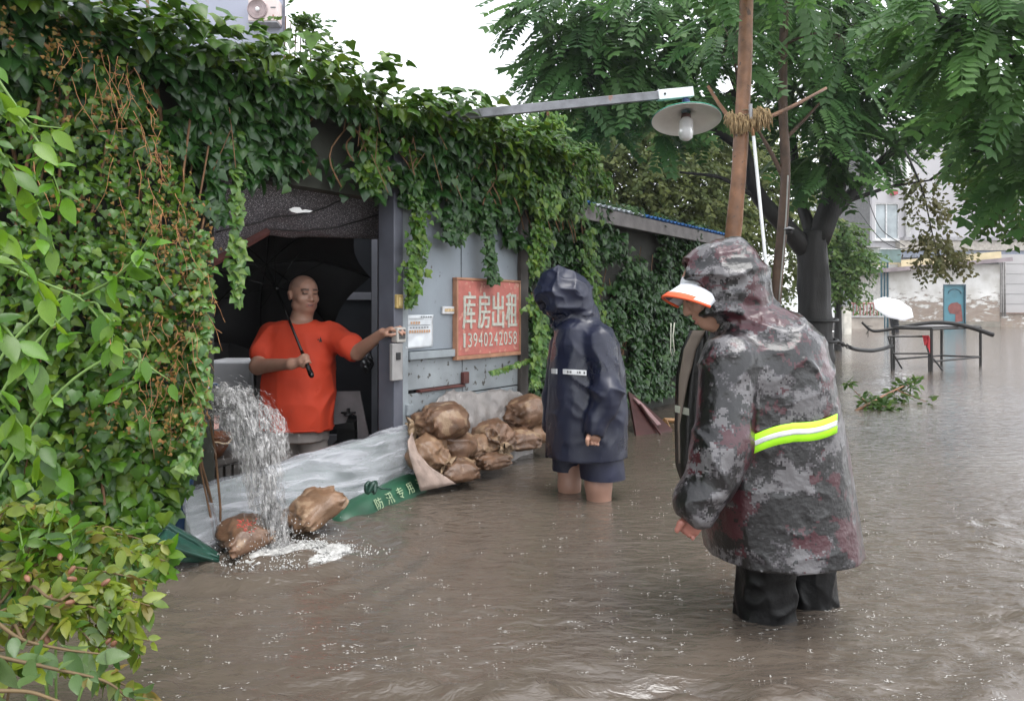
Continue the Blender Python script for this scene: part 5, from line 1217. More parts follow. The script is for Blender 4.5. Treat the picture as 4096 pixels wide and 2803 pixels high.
# ---------------- ivy on the near wall
def ivy_left():
    t = thing('climbing_ivy', 'dense small-leaved ivy with orange tendrils covering the wall left of the doorway', 'ivy', F(-2.0, 0.1, 0.0))
    vb = [0, 48, 88, 132, 190, 247, 383, 441, 485, 529, 575, 640]; ub = [64, 132, 156, 174, 205, 212, 211, 199, 193, 170, 172, 120]
    def lay(n, o0, o1, size, seed, dens):
        s, z = facade_pts(n, -3.9, -1.05, -0.05, 2.75, lambda s, z: np.ones_like(s, bool))
        bulge = 0.12 + 0.10 * fbm(np.stack([s * 1.6, z * 1.6, s * 0 + seed], -1), 2) + 0.06 * vnoise(np.stack([s * 6, z * 5, s * 0 + seed], -1))
        o = np.clip(o0 + (o1 - o0) * RNG.random(len(s)) + bulge, 0.03, 0.5)
        P = Fv(s, o, z); u, v = uv_of(P)
        lim = np.interp(v, vb, ub) - 7 + 5 * vnoise(np.stack([v * 0.06, v * 0, v * 0 + seed], -1)) + RNG.normal(0, 2.5, len(s))
        d = fbm(np.stack([s * 3.2, z * 2.6, s * 0 + 3], -1), 3)
        k = (u < lim) & (d + 0.25 * RNG.normal(0, 1, len(s)) > dens)
        P, s, z, v = P[k], s[k], z[k], v[k]
        sz = size * RNG.uniform(0.7, 1.3, len(P)) * (1 + 0.65 * np.clip((v - 260) / 220, 0, 1))
        N = FN3 * 0.65 + UP * 0.50 + np.array([0.1, -0.3, 0]) + jit(len(P), 0.46); T = -UP + jit(len(P), 0.5)
        return P, N, T, sz
    A = lay(21000, -0.02, 0.06, 0.036, 1.0, -9.0); B = lay(20000, 0.07, 0.20, 0.034, 1.0, 0.0)
    P, N, T, sz = [np.concatenate(x) for x in zip(A, B)]
    idx = np.argsort(-(sz / P[:, 1]) * (np.arange(len(P)) >= len(A[0])))[:300]; rest = np.setdiff1d(np.arange(len(P)), idx)
    leaf_objs(P[idx], N[idx], T[idx], sz[idx], IVY, M_ivy, t)
    foliage('foliage', [leaves(P[rest], N[rest], T[rest], sz[rest], IVY)], M_ivy, t)
    # a few yellow-green young shoots on the doorway edge
    n = 300; v = RNG.uniform(230, 470, n); u = np.interp(v, vb, ub) + RNG.normal(-9, 5, n); Q = np.array([onF(a, b, 0.26 + RNG.uniform(-0.05, 0.06)) for a, b in zip(u, v)])
    foliage('young_foliage', [leaves(Q, FN3 * 0.5 + UP * 0.5 + np.array([0, -0.4, 0]) + jit(n, 0.3), -UP + jit(n, 0.5), RNG.uniform(0.03, 0.055, n), IVY)], M_ivy_lt, t)
    st = MB()
    for i in range(46): vine(st, RNG.uniform(-3.6, -1.35), -0.1, RNG.uniform(1.4, 2.6), RNG.uniform(0.05, 0.14), RNG.uniform(0.003, 0.008), 0.09)
    st.build('stems', M_stem, t, True)['kind'] = 'stuff'
    td = MB()
    for i in range(95):
        v = RNG.uniform(30, 420); u = np.interp(v, vb, ub) - abs(RNG.normal(35, 40)); p = onF(max(u, 5), v, 0.30 + RNG.uniform(-0.04, 0.05))
        L = RNG.uniform(0.06, 0.22); k = np.linspace(0, 1, 7)[:, None]; a = RNG.uniform(-0.5, 0.5)
        pts = p + k * L * (np.array([a, 0, -1.0])) + 0.008 * np.sin(k * 6 + i) * FD3
        td.tube(pts, [0.0013, 0.0013, 0.0012, 0.0012, 0.001, 0.0009, 0.0008], 4)
        for j in range(RNG.integers(1, 5)):
            q = pts[RNG.integers(1, 7)]; td.tube([q, q + np.array([RNG.normal(0, .015), RNG.normal(0, .012), -abs(RNG.normal(0, .02)) + 0.008])], 0.0013, 4)
    o = td.build('orange_tendrils', M_tend, t, True); o['kind'] = 'stuff'
    n = 1000; cl = RNG.integers(0, 60, n); cv = RNG.uniform(20, 430, 60); cu = np.interp(cv, vb, ub) - np.abs(RNG.normal(45, 40, 60)); Q = np.array([onF(max(3, cu[i] + RNG.normal(0, 5)), cv[i] + RNG.normal(0, 14), 0.29 + RNG.uniform(-0.05, 0.06)) for i in cl])
    foliage('dry_leaflets', [leaves(Q, FN3 + jit(n, 0.6), jit(n, 1), RNG.uniform(0.008, 0.02, n), IVY)], leaf_mat('dry_ochre_leaflet', [(0.22, 0.10, 0.03), (0.28, 0.16, 0.04), (0.16, 0.13, 0.03), (0.12, 0.06, 0.025)], 0.5, 0.2), t)
ivy_left()
# ---------------- ivy over the lintel and roof edge
def ivy_roof():
    t = thing('roof_ivy', 'dark broad-leaved ivy hanging thick over the roof edge above the doorway', 'ivy', F(-0.4, 0.0, 2.14))
    def hang(s): return 1.86 - 0.10 * fbm(np.stack([s * 2.3, s * 0, s * 0 + 4], -1), 2) - 0.10 * (vnoise(np.stack([s * 9, s * 0, s * 0 + 2], -1)) > 0.25)
    L = []
    s, z = facade_pts(14000, -2.6, sE + 0.35, 1.50, 2.36, lambda s, z: (z > hang(s) - 0.02 - 0.12 * np.clip((s - 0.15) / 0.5, 0, 1)) )
    top = np.clip((z - 2.14) / 0.2, 0, 1); d = fbm(np.stack([s * 3.0, z * 3.4, s * 0 + 8], -1), 3)
    o = 0.03 + 0.10 * RNG.random(len(s)) + 0.07 * d + top * (0.30 - 0.62 * RNG.random(len(s))) + 0.16 * np.clip((z - 1.92) / 0.3, 0, 1)
    k = (d > -0.06 + 0.16 * RNG.normal(0, 1, len(s))) | (top > 0.1); s, z, o, top = s[k], z[k], o[k], top[k]
    zz = z + 0.07 * vnoise(np.stack([s * 4, s * 0, s * 0 + 1], -1)) * top
    P = Fv(s, o, zz); n = len(P)
    N = FN3 * (0.85 - 0.6 * top)[:, None] + UP * (0.3 + 0.9 * top)[:, None] + jit(n, 0.45); T = -UP + FN3 * 0.3 + jit(n, 0.4); sz = RNG.uniform(0.045, 0.095, n)
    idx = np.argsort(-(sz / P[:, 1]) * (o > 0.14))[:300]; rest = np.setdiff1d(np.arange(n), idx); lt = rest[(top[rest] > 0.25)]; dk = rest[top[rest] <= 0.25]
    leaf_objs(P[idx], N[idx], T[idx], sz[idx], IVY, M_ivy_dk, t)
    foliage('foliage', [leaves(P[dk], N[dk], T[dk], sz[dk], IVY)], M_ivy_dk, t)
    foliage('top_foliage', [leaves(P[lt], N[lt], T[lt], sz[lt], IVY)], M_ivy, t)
    # mat of leaves on the roof itself
    n = 3800; s = RNG.uniform(-3.6, sE + 0.3, n); o = RNG.uniform(-1.1, 0.0, n); o = np.where((s > sL) & (s < 0.95), o * 0.5, o); z = 2.22 + 0.08 * fbm(np.stack([s * 2.5, o * 2.5, s * 0], -1), 2) + RNG.uniform(0, 0.08, n)
    P = Fv(s, o, z); foliage('roof_mat', [leaves(P, UP + FN3 * 0.3 + jit(n, 0.3), FN3 + jit(n, 0.6), RNG.uniform(0.05, 0.10, n), IVY)], M_ivy, t)
    st = MB()
    for i in range(40): vine(st, RNG.uniform(-2.4, sE + 0.2), 2.25, RNG.uniform(1.75, 2.1), RNG.uniform(0.08, 0.16), 0.005, 0.08)
    for i in range(26):
        p = Fv(RNG.uniform(-1.3, sE), 0.2, RNG.uniform(1.9, 2.4)); k = np.linspace(0, 1, 6)[:, None]; st.tube(p + k * RNG.uniform(.1, .3) * np.array([RNG.normal(0, .3), 0, -1]) , 0.0025, 4)
    st.build('stems', M_stem, t, True)['kind'] = 'stuff'
ivy_roof()
# ---------------- hanging strands, each a plant of its own
def strand(label, path, n, rad, size, m, seed, tpl=IVY, out=0.2, nst=3):
    pts = np.array([onF(u, v, out) for u, v in path]); kk = np.linspace(0, 1, len(path)); t = thing('hanging_ivy', label, 'ivy', pts[-1], 'ivy strands hanging from the roof')
    k = RNG.random(n) ** 0.9; C = np.stack([np.interp(k, kk, pts[:, i]) for i in range(3)], -1)
    wdt = rad * (1.0 - 0.55 * k) * (0.7 + 0.5 * vnoise(np.stack([k * 9, k * 0 + seed, k * 0], -1)))
    P = C + FD3 * (RNG.normal(0, 1, n) * wdt)[:, None] + FN3 * (np.abs(RNG.normal(0, 0.6, n)) * np.abs(wdt))[:, None]
    N = FN3 * 0.8 + UP * 0.35 + np.array([0, -.3, 0]) + jit(n, 0.35); T = -UP + jit(n, 0.45); sz = size * RNG.uniform(0.65, 1.3, n)
    leaf_objs(P[:60], N[:60], T[:60], sz[:60], tpl, m, t); foliage('foliage', [leaves(P[60:], N[60:], T[60:], sz[60:], tpl)], m, t)
    st = MB(); q = np.linspace(0, 1, 16)
    for i in range(nst): MB().tube(np.stack([np.interp(q, kk, pts[:, j]) for j in range(3)], -1) + FD3 * (0.5 * rad * np.sin(q * 7 + i * 2.3 + seed))[:, None] * 0.6, 0.0035, 5).build('stem', M_stem, t, True)
strand('long thin ivy strand hanging in the doorway in front of the dark net', [(236, 130), (237, 190), (235, 240), (236, 270), (238, 300)], 200, 0.026, 0.044, M_ivy_lt, 1, out=0.12)
strand('wide ivy strand hanging beside the door post above the paper notice', [(404, 120), (416, 170), (418, 215), (413, 260), (409, 304)], 620, 0.075, 0.042, M_ivy, 2, out=0.10)
strand('ivy strand ending on the top edge of the red sign', [(478, 130), (484, 190), (487, 235), (492, 282)], 420, 0.075, 0.045, M_ivy_dk, 3, out=0.10)
strand('bright bushy ivy strand hanging right of the red sign', [(533, 292), (538, 320), (537, 350), (534, 385)], 520, 0.10, 0.045, M_ivy_lt, 4, out=0.13)
strand('short sideways ivy shoot under the red sign', [(530, 358), (514, 364), (500, 369), (490, 371)], 130, 0.03, 0.035, M_ivy_lt, 5, out=0.10, nst=2)
strand('yellow-green ivy strand falling from the roof corner above the low shed', [(549, 112), (551, 150), (552, 185), (547, 215)], 520, 0.10, 0.050, M_ivy_lt, 6, out=0.22)
strand('ivy strand with dry reddish stems at the roof corner', [(530, 140), (535, 190), (540, 235), (532, 275)], 560, 0.11, 0.045, M_ivy, 7, out=0.16)
strand('thin ivy strand near the left end of the dark net', [(214, 150), (216, 190), (214, 215)], 90, 0.05, 0.06, M_ivy_dk, 8, out=0.10)
strand('short ivy tuft hanging in front of the dark net by the door post', [(372, 120), (370, 165), (372, 190)], 230, 0.10, 0.05, M_ivy, 9, out=0.10)
strand('ivy strand with a curling tip in front of the grey wall panel', [(446, 130), (450, 185), (452, 222), (449, 240)], 380, 0.12, 0.055, M_ivy_dk, 10, out=0.09)
strand('leafy creeper strand on the low shed wall behind the navy hood', [(578, 190), (586, 250), (592, 290), (600, 335), (612, 380)], 420, 0.10, 0.055, M_ivy, 11, out=0.02)
# ---------------- creeper on the low shed
def creeper():
    t = thing('wall_creeper', 'dark creeper spread over the wall of the low shed', 'creeper', F(3.2, -0.1, 0.0))
    s, z = facade_pts(16000, sE + 0.12, 6.2, 0.15, 2.1, lambda s, z: fbm(np.stack([s * 1.6, z * 1.7, s * 0 + 12], -1), 3) > -0.34 + 0.22 * (z > 1.35) * (s > 2.4) + 0.30 * (z < 0.35))
    o = -0.16 + 0.16 * RNG.random(len(s)) + 0.08 * fbm(np.stack([s * 3, z * 3, s * 0], -1), 2); P = Fv(s, o, z); n = len(P)
    foliage('foliage', [leaves(P, FN3 * 0.8 + UP * 0.35 + jit(n, 0.35), -UP + jit(n, 0.5), RNG.uniform(0.04, 0.085, n), IVY)], M_ivy_dk, t)
    st = MB()
    for i in range(36): vine(st, RNG.uniform(sE + 0.2, 6), 0.1, RNG.uniform(0.8, 1.8), -0.14, 0.004, 0.12)
    st.build('stems', M_stem, t, True)['kind'] = 'stuff'
    # bushy creeper heap on the roof corner where the arm of the lamp comes out
    t = thing('creeper_heap', 'bushy heap of creeper on the roof corner under the lamp arm', 'creeper', F(sE + 0.3, -0.3, 2.0))
    n = 5200; c = np.array([onF(u, v, o) for u, v, o in ((460, 132, .05), (490, 136, .05), (520, 145, .1), (545, 150, .05), (575, 165, -.15), (560, 195, 0), (525, 180, .1), (500, 160, .08), (590, 185, -.25))]); i = RNG.integers(0, len(c), n)
    d = nrmz(jit(n, 1)); r = (0.16 + 0.12 * RNG.random(n)) * (0.85 + 0.3 * vnoise(d * 3 + i[:, None])); P = c[i] + d * r[:, None]
    foliage('foliage', [leaves(P, d * 0.6 + FN3 * 0.5 + UP * 0.5 + jit(n, 0.3), -UP + jit(n, 0.5), RNG.uniform(0.035, 0.08, n), IVY)], M_ivy, t)
    st = MB()
    for i in range(22): vine(st, RNG.uniform(sE - 0.5, sE + 0.7), 2.4, RNG.uniform(1.6, 1.9), 0.05, 0.005, 0.10)
    st.build('stems', M_stem, t, True)['kind'] = 'stuff'
creeper()
# ---------------- foreground shrub with big bright leaves
M_big = leaf_mat('bright_shrub_leaf', [(0.07, 0.20, 0.012), (0.13, 0.30, 0.015), (0.05, 0.13, 0.02), (0.18, 0.34, 0.016), (0.08, 0.16, 0.035)], 0.22, 0.42, 0.5)
M_twig = pmat('green_twig', (0.13, 0.22, 0.05), 0.6, 0.2, 20); M_twigb = pmat('brown_twig', (0.12, 0.08, 0.035), 0.7, 0.2, 20)
def arch(pts, n):
    pts = np.array(pts, float); k = np.linspace(0, len(pts) - 1, n); P = np.stack([np.interp(k, range(len(pts)), pts[:, i]) for i in range(3)], -1)
    for _ in range(4): P[1:-1] = (P[:-2] + 2 * P[1:-1] + P[2:]) / 4
    return P
def branch_leaves(path, n, size, spread=0.03, start=0.1, hang=0.7):
    k = np.linspace(start, 1, n) * (len(path) - 1); i = np.minimum(k.astype(int), len(path) - 2); f = (k - i)[:, None]
    P = path[i] * (1 - f) + path[i + 1] * f; D = nrmz(path[i + 1] - path[i]); S = nrmz(np.cross(D, UP)); sd = np.where(np.arange(n) % 2, 1, -1)[:, None]
    T = D * 0.6 + S * sd * 0.65 - UP * hang + jit(n, 0.25); N = UP * 0.6 + np.array([0, -0.65, 0]) + jit(n, 0.5)
    return P + jit(n, spread * 0.2), N, T, size * RNG.uniform(0.4, 1.35, n)
def shrub(label, paths, size, m, twig, nl, hang=0.7, tpl=OVAL, base=None):
    base = np.array(base); t = thing('leafy_shrub', label, 'shrub', base); tw = MB(); A = []
    for pth, yn in paths:
        q = arch([W(u, v, y) for u, v, y in pth], 26); tw.tube(q, np.linspace(0.0042, 0.0015, 26), 6); A.append(branch_leaves(q, int(nl * yn), size, hang=hang))
        q0 = q[0]; pre = q0 - (q[3] - q0) * 1.5; lead = arch([base, base * 0.55 + pre * 0.45 + np.array([0, 0, 0.12]), pre * 0.7 + base * 0.3 + np.array([0, 0, 0.22]), pre + np.array([0, 0, 0.03]), q0], 26)
        for _ in range(8): lead[1:-1] = (lead[:-2] + 2 * lead[1:-1] + lead[2:]) / 4
        tw.tube(lead, 0.0035, 6)
    tw.build('twigs', twig, t, True)['kind'] = 'stuff'; P, N, T, sz = [np.concatenate(x) for x in zip(*A)]
    leaf_objs(P[:290], N[:290], T[:290], sz[:290], tpl, m, t)
    if len(P) > 290: foliage('more_leaves', [leaves(P[290:], N[290:], T[290:], sz[290:], tpl)], m, t)
    return t
shrub('shrub with large bright green leaves arching over the near ivy', [
    ([(-40, 70, 1.55), (10, 105, 1.6), (45, 150, 1.62), (60, 195, 1.63)], 1.1), ([(-40, 130, 1.4), (0, 150, 1.45), (35, 200, 1.48), (55, 250, 1.5)], 1.1),
    ([(-40, 210, 1.5), (0, 230, 1.55), (40, 290, 1.58), (66, 340, 1.6)], 1.2), ([(-40, 250, 1.7), (0, 262, 1.75), (60, 290, 1.78), (82, 296, 1.8), (108, 330, 1.8), (140, 360, 1.8), (170, 380, 1.8)], 0.35),
    ([(82, 296, 1.8), (110, 282, 1.78), (132, 262, 1.76), (148, 240, 1.75)], 0.8), ([(140, 360, 1.8), (138, 380, 1.79), (118, 388, 1.78)], 0.4),
    ([(-40, 300, 1.35), (0, 320, 1.4), (30, 360, 1.42), (52, 400, 1.45)], 1.0), ([(-40, 360, 1.4), (0, 395, 1.45), (30, 440, 1.5), (60, 470, 1.55)], 1.0), ([(100, 310, 1.8), (112, 322, 1.78), (112, 350, 1.77)], 0.6),
    ([(-40, 20, 1.7), (5, 90, 1.72), (30, 125, 1.74), (62, 128, 1.75)], 0.7)], 0.060, M_big, M_twig, 22, 0.8, base=(-1.45, 1.5, 0.05))
M_low = leaf_mat('yellow_green_shrub_leaf', [(0.13, 0.20, 0.016), (0.21, 0.27, 0.022), (0.07, 0.15, 0.014), (0.26, 0.28, 0.035), (0.05, 0.12, 0.014), (0.22, 0.16, 0.04)], 0.26, 0.35, 0.5)
M_sage = leaf_mat('grey_green_leaf', [(0.06, 0.13, 0.035), (0.10, 0.17, 0.055), (0.12, 0.19, 0.07), (0.05, 0.14, 0.02)], 0.22, 0.3, 0.5)
low = []
for (u0, v0, u1, v1, y) in ((-30, 560, 120, 545, 1.9), (-30, 600, 150, 580, 1.85), (20, 600, 165, 560, 1.95), (-30, 640, 150, 640, 1.75), (20, 640, 150, 605, 1.8), (-30, 680, 140, 690, 1.6), (-20, 560, 60, 520, 1.9), (10, 590, 90, 550, 1.9), (40, 640, 130, 620, 1.75), (-20, 620, 100, 650, 1.7), (30, 570, 165, 545, 2.1), (-30, 585, 70, 610, 1.8), (60, 600, 140, 655, 1.8)):
    low.append(([(u0, v0, y - 0.1), ((u0 * 2 + u1) / 3, min(v0, v1) - 18, y), ((u0 + 2 * u1) / 3, min(v0, v1) - 12, y), (u1, v1, y)], 1.0))
shrub('low yellow-green shrub with reddish pods spilling over the water at the wall foot', low, 0.044, M_low, M_twigb, 78, 0.5, base=(-1.3, 1.85, -0.1))
shrub('bright pale green young shoots standing above the low shrub', [([(30, 600, 1.85), (45, 550, 1.86), (55, 500, 1.87)], 1.2), ([(20, 590, 1.8), (25, 560, 1.82), (18, 520, 1.83)], 1.0), ([(150, 590, 2.1), (160, 570, 2.1), (168, 555, 2.1)], 0.8), ([(60, 600, 1.85), (75, 560, 1.86), (70, 525, 1.87)], 1.0)], 0.055, M_big, M_twig, 22, 0.55, base=(-1.2, 1.95, -0.1))
shrub('twigs with broad grey-green leaves drooping at the foot of the low shrub', [([(-30, 650, 1.35), (40, 665, 1.38), (110, 680, 1.42), (150, 720, 1.45)], 1.0), ([(-30, 600, 1.4), (20, 640, 1.42), (70, 650, 1.45), (120, 655, 1.5)], 0.9), ([(-30, 690, 1.25), (30, 690, 1.3), (70, 705, 1.3), (90, 720, 1.3)], 0.8)], 0.060, M_sage, M_twigb, 18, 0.9, base=(-1.0, 1.3, -0.15))
def pods():
    t = bpy.data.objects.get('leafy_shrub.001')
    for i in range(16):
        p = W(RNG.uniform(10, 120), RNG.uniform(555, 650), RNG.uniform(1.7, 1.85)); a = jit(1, 1)[0]
        MB().lathe([(0, -0.012), (0.005, -0.008), (0.0065, 0), (0.005, 0.008), (0, 0.013)], p, a, 8).build('seed_pod', pmat('rosy_seed_pod', (0.20, 0.09, 0.05), 0.5, 0.4, 40), t, True)
pods()

# ================================================================ trees
M_bark = pmat('dark_wet_bark', (0.011, 0.0095, 0.009), 0.65, 0.4, 7, 0.6, 30, stretch=(2.5, 2.5, 0.5)); M_barkb = pmat('reddish_wet_bark', (0.21, 0.10, 0.050), 0.5, 0.35, 9, 0.35, 40, spots=((0.09, 0.05, 0.03), 0.62, 16.0))
M_fr = leaf_mat('pinnate_leaf', [(0.028, 0.082, 0.022), (0.048, 0.125, 0.034), (0.070, 0.16, 0.045), (0.10, 0.20, 0.060)], 0.36, 0.40)
M_fr_n = leaf_mat('near_pinnate_leaf', [(0.040, 0.11, 0.026), (0.065, 0.16, 0.038), (0.10, 0.21, 0.055)], 0.36, 0.42)
M_olive = leaf_mat('olive_fine_leaf', [(0.085, 0.125, 0.035), (0.13, 0.17, 0.050), (0.18, 0.21, 0.070), (0.065, 0.105, 0.030)], 0.45, 0.42)
M_gr = leaf_mat('mid_green_leaf', [(0.035, 0.09, 0.02), (0.07, 0.15, 0.03), (0.11, 0.19, 0.04), (0.05, 0.08, 0.02)], 0.42, 0.35)
def tree(label, trunk, tr, limbs, clusters, tpl, m, bark, size, singles=0, name='tree', cat='tree', spray=1.0, thin=1.0, leafname='leaf_frond', rough=0.04):
    """trunk and limbs as (path of points, radius at start, radius at end); clusters (centre, radius, number of fronds)"""
    t = thing(name, label, cat, (trunk[0][0], trunk[0][1], GZ))
    q = arch(trunk, 30); q = q + 0.015 * vnoise(q * 2.0)[:, None]
    k = np.linspace(0, 29, 90); q2 = np.stack([np.interp(k, range(30), q[:, i]) for i in range(3)], -1); mt = MB().tube(q2, np.linspace(tr[0], tr[1], 90) * (1 + 0.05 * vnoise(q2 * 5)), 30); V = mt.v[0].reshape(90, 30, 3); o_ = V - q2[:, None]
    w_ = V * np.array([13, 13, 1.6]) * min(1.6, 0.12 / tr[0] + 0.5); mt.v[0] = (q2[:, None] + o_ * (1 + rough * (crease(w_, 2.5) - .4) + rough * .5 * vnoise(w_ * 2.3))[..., None]).reshape(-1, 3); tb = mt.build('trunk', bark, t, True)
    for pth, r0, r1 in limbs:
        k = arch(pth, 18); MB().tube(k, np.linspace(r0, r1, 18), 8).build('limb', bark, tb, True)
    tw = MB(); A = []; hubs = [np.asarray(x) for pth, *_ in limbs for x in pth[1:]] + [q[-1], q[-8]]
    for c, r, n in clusters:
        c = np.asarray(c, float); r = np.asarray(r, float) * np.ones(3); n = int(n * thin); near = min(hubs, key=lambda h: np.linalg.norm(h - c))
        tw.tube(arch([near, (near + c) / 2 + np.array([0, 0, 0.1]), c], 8), np.linspace(0.02, 0.008, 8), 5)
        d = nrmz(jit(n, 1)); P = c + d * r * (RNG.random(n) ** 0.5)[:, None] * 0.92; dd = nrmz(P - c + 1e-3)
        for j in range(0, n, 7): tw.tube([c, (c + P[j]) / 2 + 0.05 * r.mean() * UP, P[j]], [0.006, 0.004, 0.002], 4)
        T = dd * np.array([1, 1, 0.45]) - UP * 0.30 * spray + jit(n, 0.28); N = UP * 0.9 + dd * 0.25 + np.array([0, -0.25, 0]) + jit(n, 0.25)
        A.append((P, N, T, size * RNG.uniform(0.7, 1.25, n)))
    tw.build('twigs', bark, t, True)['kind'] = 'stuff'
    P, N, T, sz = [np.concatenate(x) for x in zip(*A)]
    if singles:
        u, v = uv_of(P); vis = (u > 0) & (u < 1024) & (v > 0) & (v < 400); idx = np.argsort(-(sz / P[:, 1]) * vis)[:singles]; leaf_objs(P[idx], N[idx], T[idx], sz[idx], tpl, m, t, leafname)
        rest = np.setdiff1d(np.arange(len(P)), idx); P, N, T, sz = P[rest], N[rest], T[rest], sz[rest]
    foliage('crown', [leaves(P, N, T, sz, tpl)], m, t)
    return t
def C(u, v, Y, r, n): return (W(u, v, Y), r * Y / FPX, n)
# the great forked tree
Yb = 11.0
tree('great dark forked tree with a broad pinnate-leaved crown and a chain round its trunk', [np.array([W(818, 0, Yb)[0], Yb, GZ]), W(816, 360, Yb), W(813, 280, Yb), W(812, 232, Yb)], (0.26, 0.20), [
    ([W(806, 250, Yb), W(782, 222, Yb - 0.2), W(755, 196, Yb - 0.4), W(744, 150, Yb - 0.6), W(735, 90, Yb - 0.8)], 0.15, 0.06), ([W(817, 240, Yb), W(834, 200, Yb), W(842, 150, Yb), W(838, 90, Yb), W(842, 0, Yb), W(846, -90, Yb)], 0.19, 0.08),
    ([W(826, 220, Yb), W(850, 196, Yb), W(868, 172, Yb + 0.2), W(905, 140, Yb + 0.4), W(950, 118, Yb + 0.6)], 0.11, 0.03), ([W(838, 100, Yb), W(880, 60, Yb - 0.5), W(930, 30, Yb - 1)], 0.07, 0.03), ([W(744, 150, Yb - 0.6), W(700, 120, Yb - 1), W(640, 90, Yb - 1.4), W(580, 70, Yb - 1.6)], 0.06, 0.02),
    ([W(812, 236, Yb), W(797, 190, Yb + 0.3), W(790, 120, Yb + 0.5), W(786, 20, Yb + 0.6)], 0.10, 0.05), ([W(850, 200, Yb), W(890, 186, Yb), W(930, 180, Yb - 0.3)], 0.035, 0.012), ([W(755, 196, Yb - 0.4), W(720, 176, Yb - 0.6), W(680, 172, Yb - .8)], 0.04, 0.015)],
    [C(575, 15, 9.4, 48, 80), C(590, 62, 9.4, 46, 80), C(560, 70, 9.3, 30, 36), C(640, 25, 9.4, 56, 90), C(640, 85, 9.5, 40, 55), C(700, 10, 9.8, 46, 70), C(690, 62, 9.9, 40, 52), C(760, 5, 10.0, 44, 60), C(772, 50, 10.4, 34, 34), C(825, 5, 10.4, 50, 70), C(852, 62, 10.4, 40, 50), C(900, 15, 10.2, 52, 70),
     C(930, 70, 10.4, 40, 38), C(600, 108, 9.6, 32, 40), C(870, 108, 11.2, 26, 22), C(818, 112, 10.3, 36, 44), C(832, 158, 10.2, 30, 36), C(810, 75, 10.6, 30, 30), C(620, -40, 9.4, 80, 60), C(760, -60, 9.8, 90, 60), C(900, -50, 10, 90, 60), C(535, 12, 9.4, 22, 22), C(735, 95, 10.6, 24, 18), C(660, 120, 9.8, 26, 22), C(905, 95, 10.8, 40, 44), C(950, 120, 10.6, 38, 44), C(985, 80, 10.4, 44, 50), C(1000, 140, 10.4, 40, 50), C(880, 150, 11.4, 26, 24), C(790, 100, 10.8, 26, 22), C(710, 110, 10.4, 28, 24), C(850, 110, 10.8, 30, 30), C(800, 160, 10.9, 24, 20)], FROND, M_fr, M_bark, 0.50, 300, rough=0.16)
# young brown-stemmed trees
Yy = 6.0
tree('slender young tree with a smooth reddish-brown curving stem wrapped in coir', [np.array([W(722, 0, Yy)[0], Yy, GZ]), W(724, 330, Yy), W(731, 250, Yy), W(739, 190, Yy), W(742, 120, Yy), W(745, 40, Yy), W(748, -60, Yy), W(752, -170, Yy)], (0.070, 0.050), [
    ([W(748, -60, Yy), W(720, -110, Yy - .3), W(680, -140, Yy - .6)], 0.03, 0.012), ([W(748, -60, Yy), W(790, -110, Yy + .2), W(840, -130, Yy + .2)], 0.03, 0.012)],
    [C(690, -70, 5.6, 65, 40), C(800, -60, 6.1, 75, 40), C(745, -110, 6, 90, 50)], FROND, M_fr_n, M_barkb, 0.42, 40, name='young_tree')
Ys = 8.0
tree('slim straight brown-stemmed tree behind the white pole', [np.array([W(772, 0, Ys)[0], Ys, GZ]), W(774, 330, Ys), W(781, 240, Ys), W(787, 170, Ys), W(781, 100, Ys), W(786, 0, Ys), W(786, -80, Ys)], (0.062, 0.040), [
    ([W(785, 180, Ys), W(770, 150, Ys), W(757, 128, Ys), W(742, 112, Ys - .2)], 0.03, 0.01), ([W(784, 140, Ys), W(806, 118, Ys), W(824, 98, Ys)], 0.025, 0.01)],
    [C(790, -20, 7.8, 60, 50), C(730, 40, 7.6, 40, 30), C(840, 35, 7.8, 45, 40)], FROND, M_fr, pmat('dull_brown_bark', (0.085, 0.048, 0.03), 0.6, 0.35, 9, 0.35, 40), 0.42, 40, name='young_tree')
# overhanging tree on the right, trunk outside the picture
tree('tree on the right edge whose big pinnate fronds hang into the picture', [np.array([5.2, 6.2, GZ]), np.array([5.2, 6.2, 1.5]), np.array([5.05, 6.15, 3.2]), np.array([5.0, 6.1, 5.0])], (0.16, 0.08), [
    ([np.array([5.05, 6.15, 3.0]), W(1010, 60, 5.6), W(940, 20, 5.3)], 0.05, 0.015), ([np.array([5.1, 6.15, 2.4]), W(1020, 150, 6.3), W(960, 150, 6.5)], 0.04, 0.012)],
    [C(930, 5, 5.3, 40, 26), C(985, 30, 5.2, 46, 36), C(1025, 70, 5.4, 50, 40), C(955, 50, 5.6, 36, 24), C(1010, -20, 5.4, 50, 36), C(1030, 125, 6.2, 36, 40), C(995, 110, 6.4, 34, 34), C(1030, 165, 6.2, 30, 36)], FROND, M_fr_n, M_bark, 0.42, 200, name='overhanging_tree')
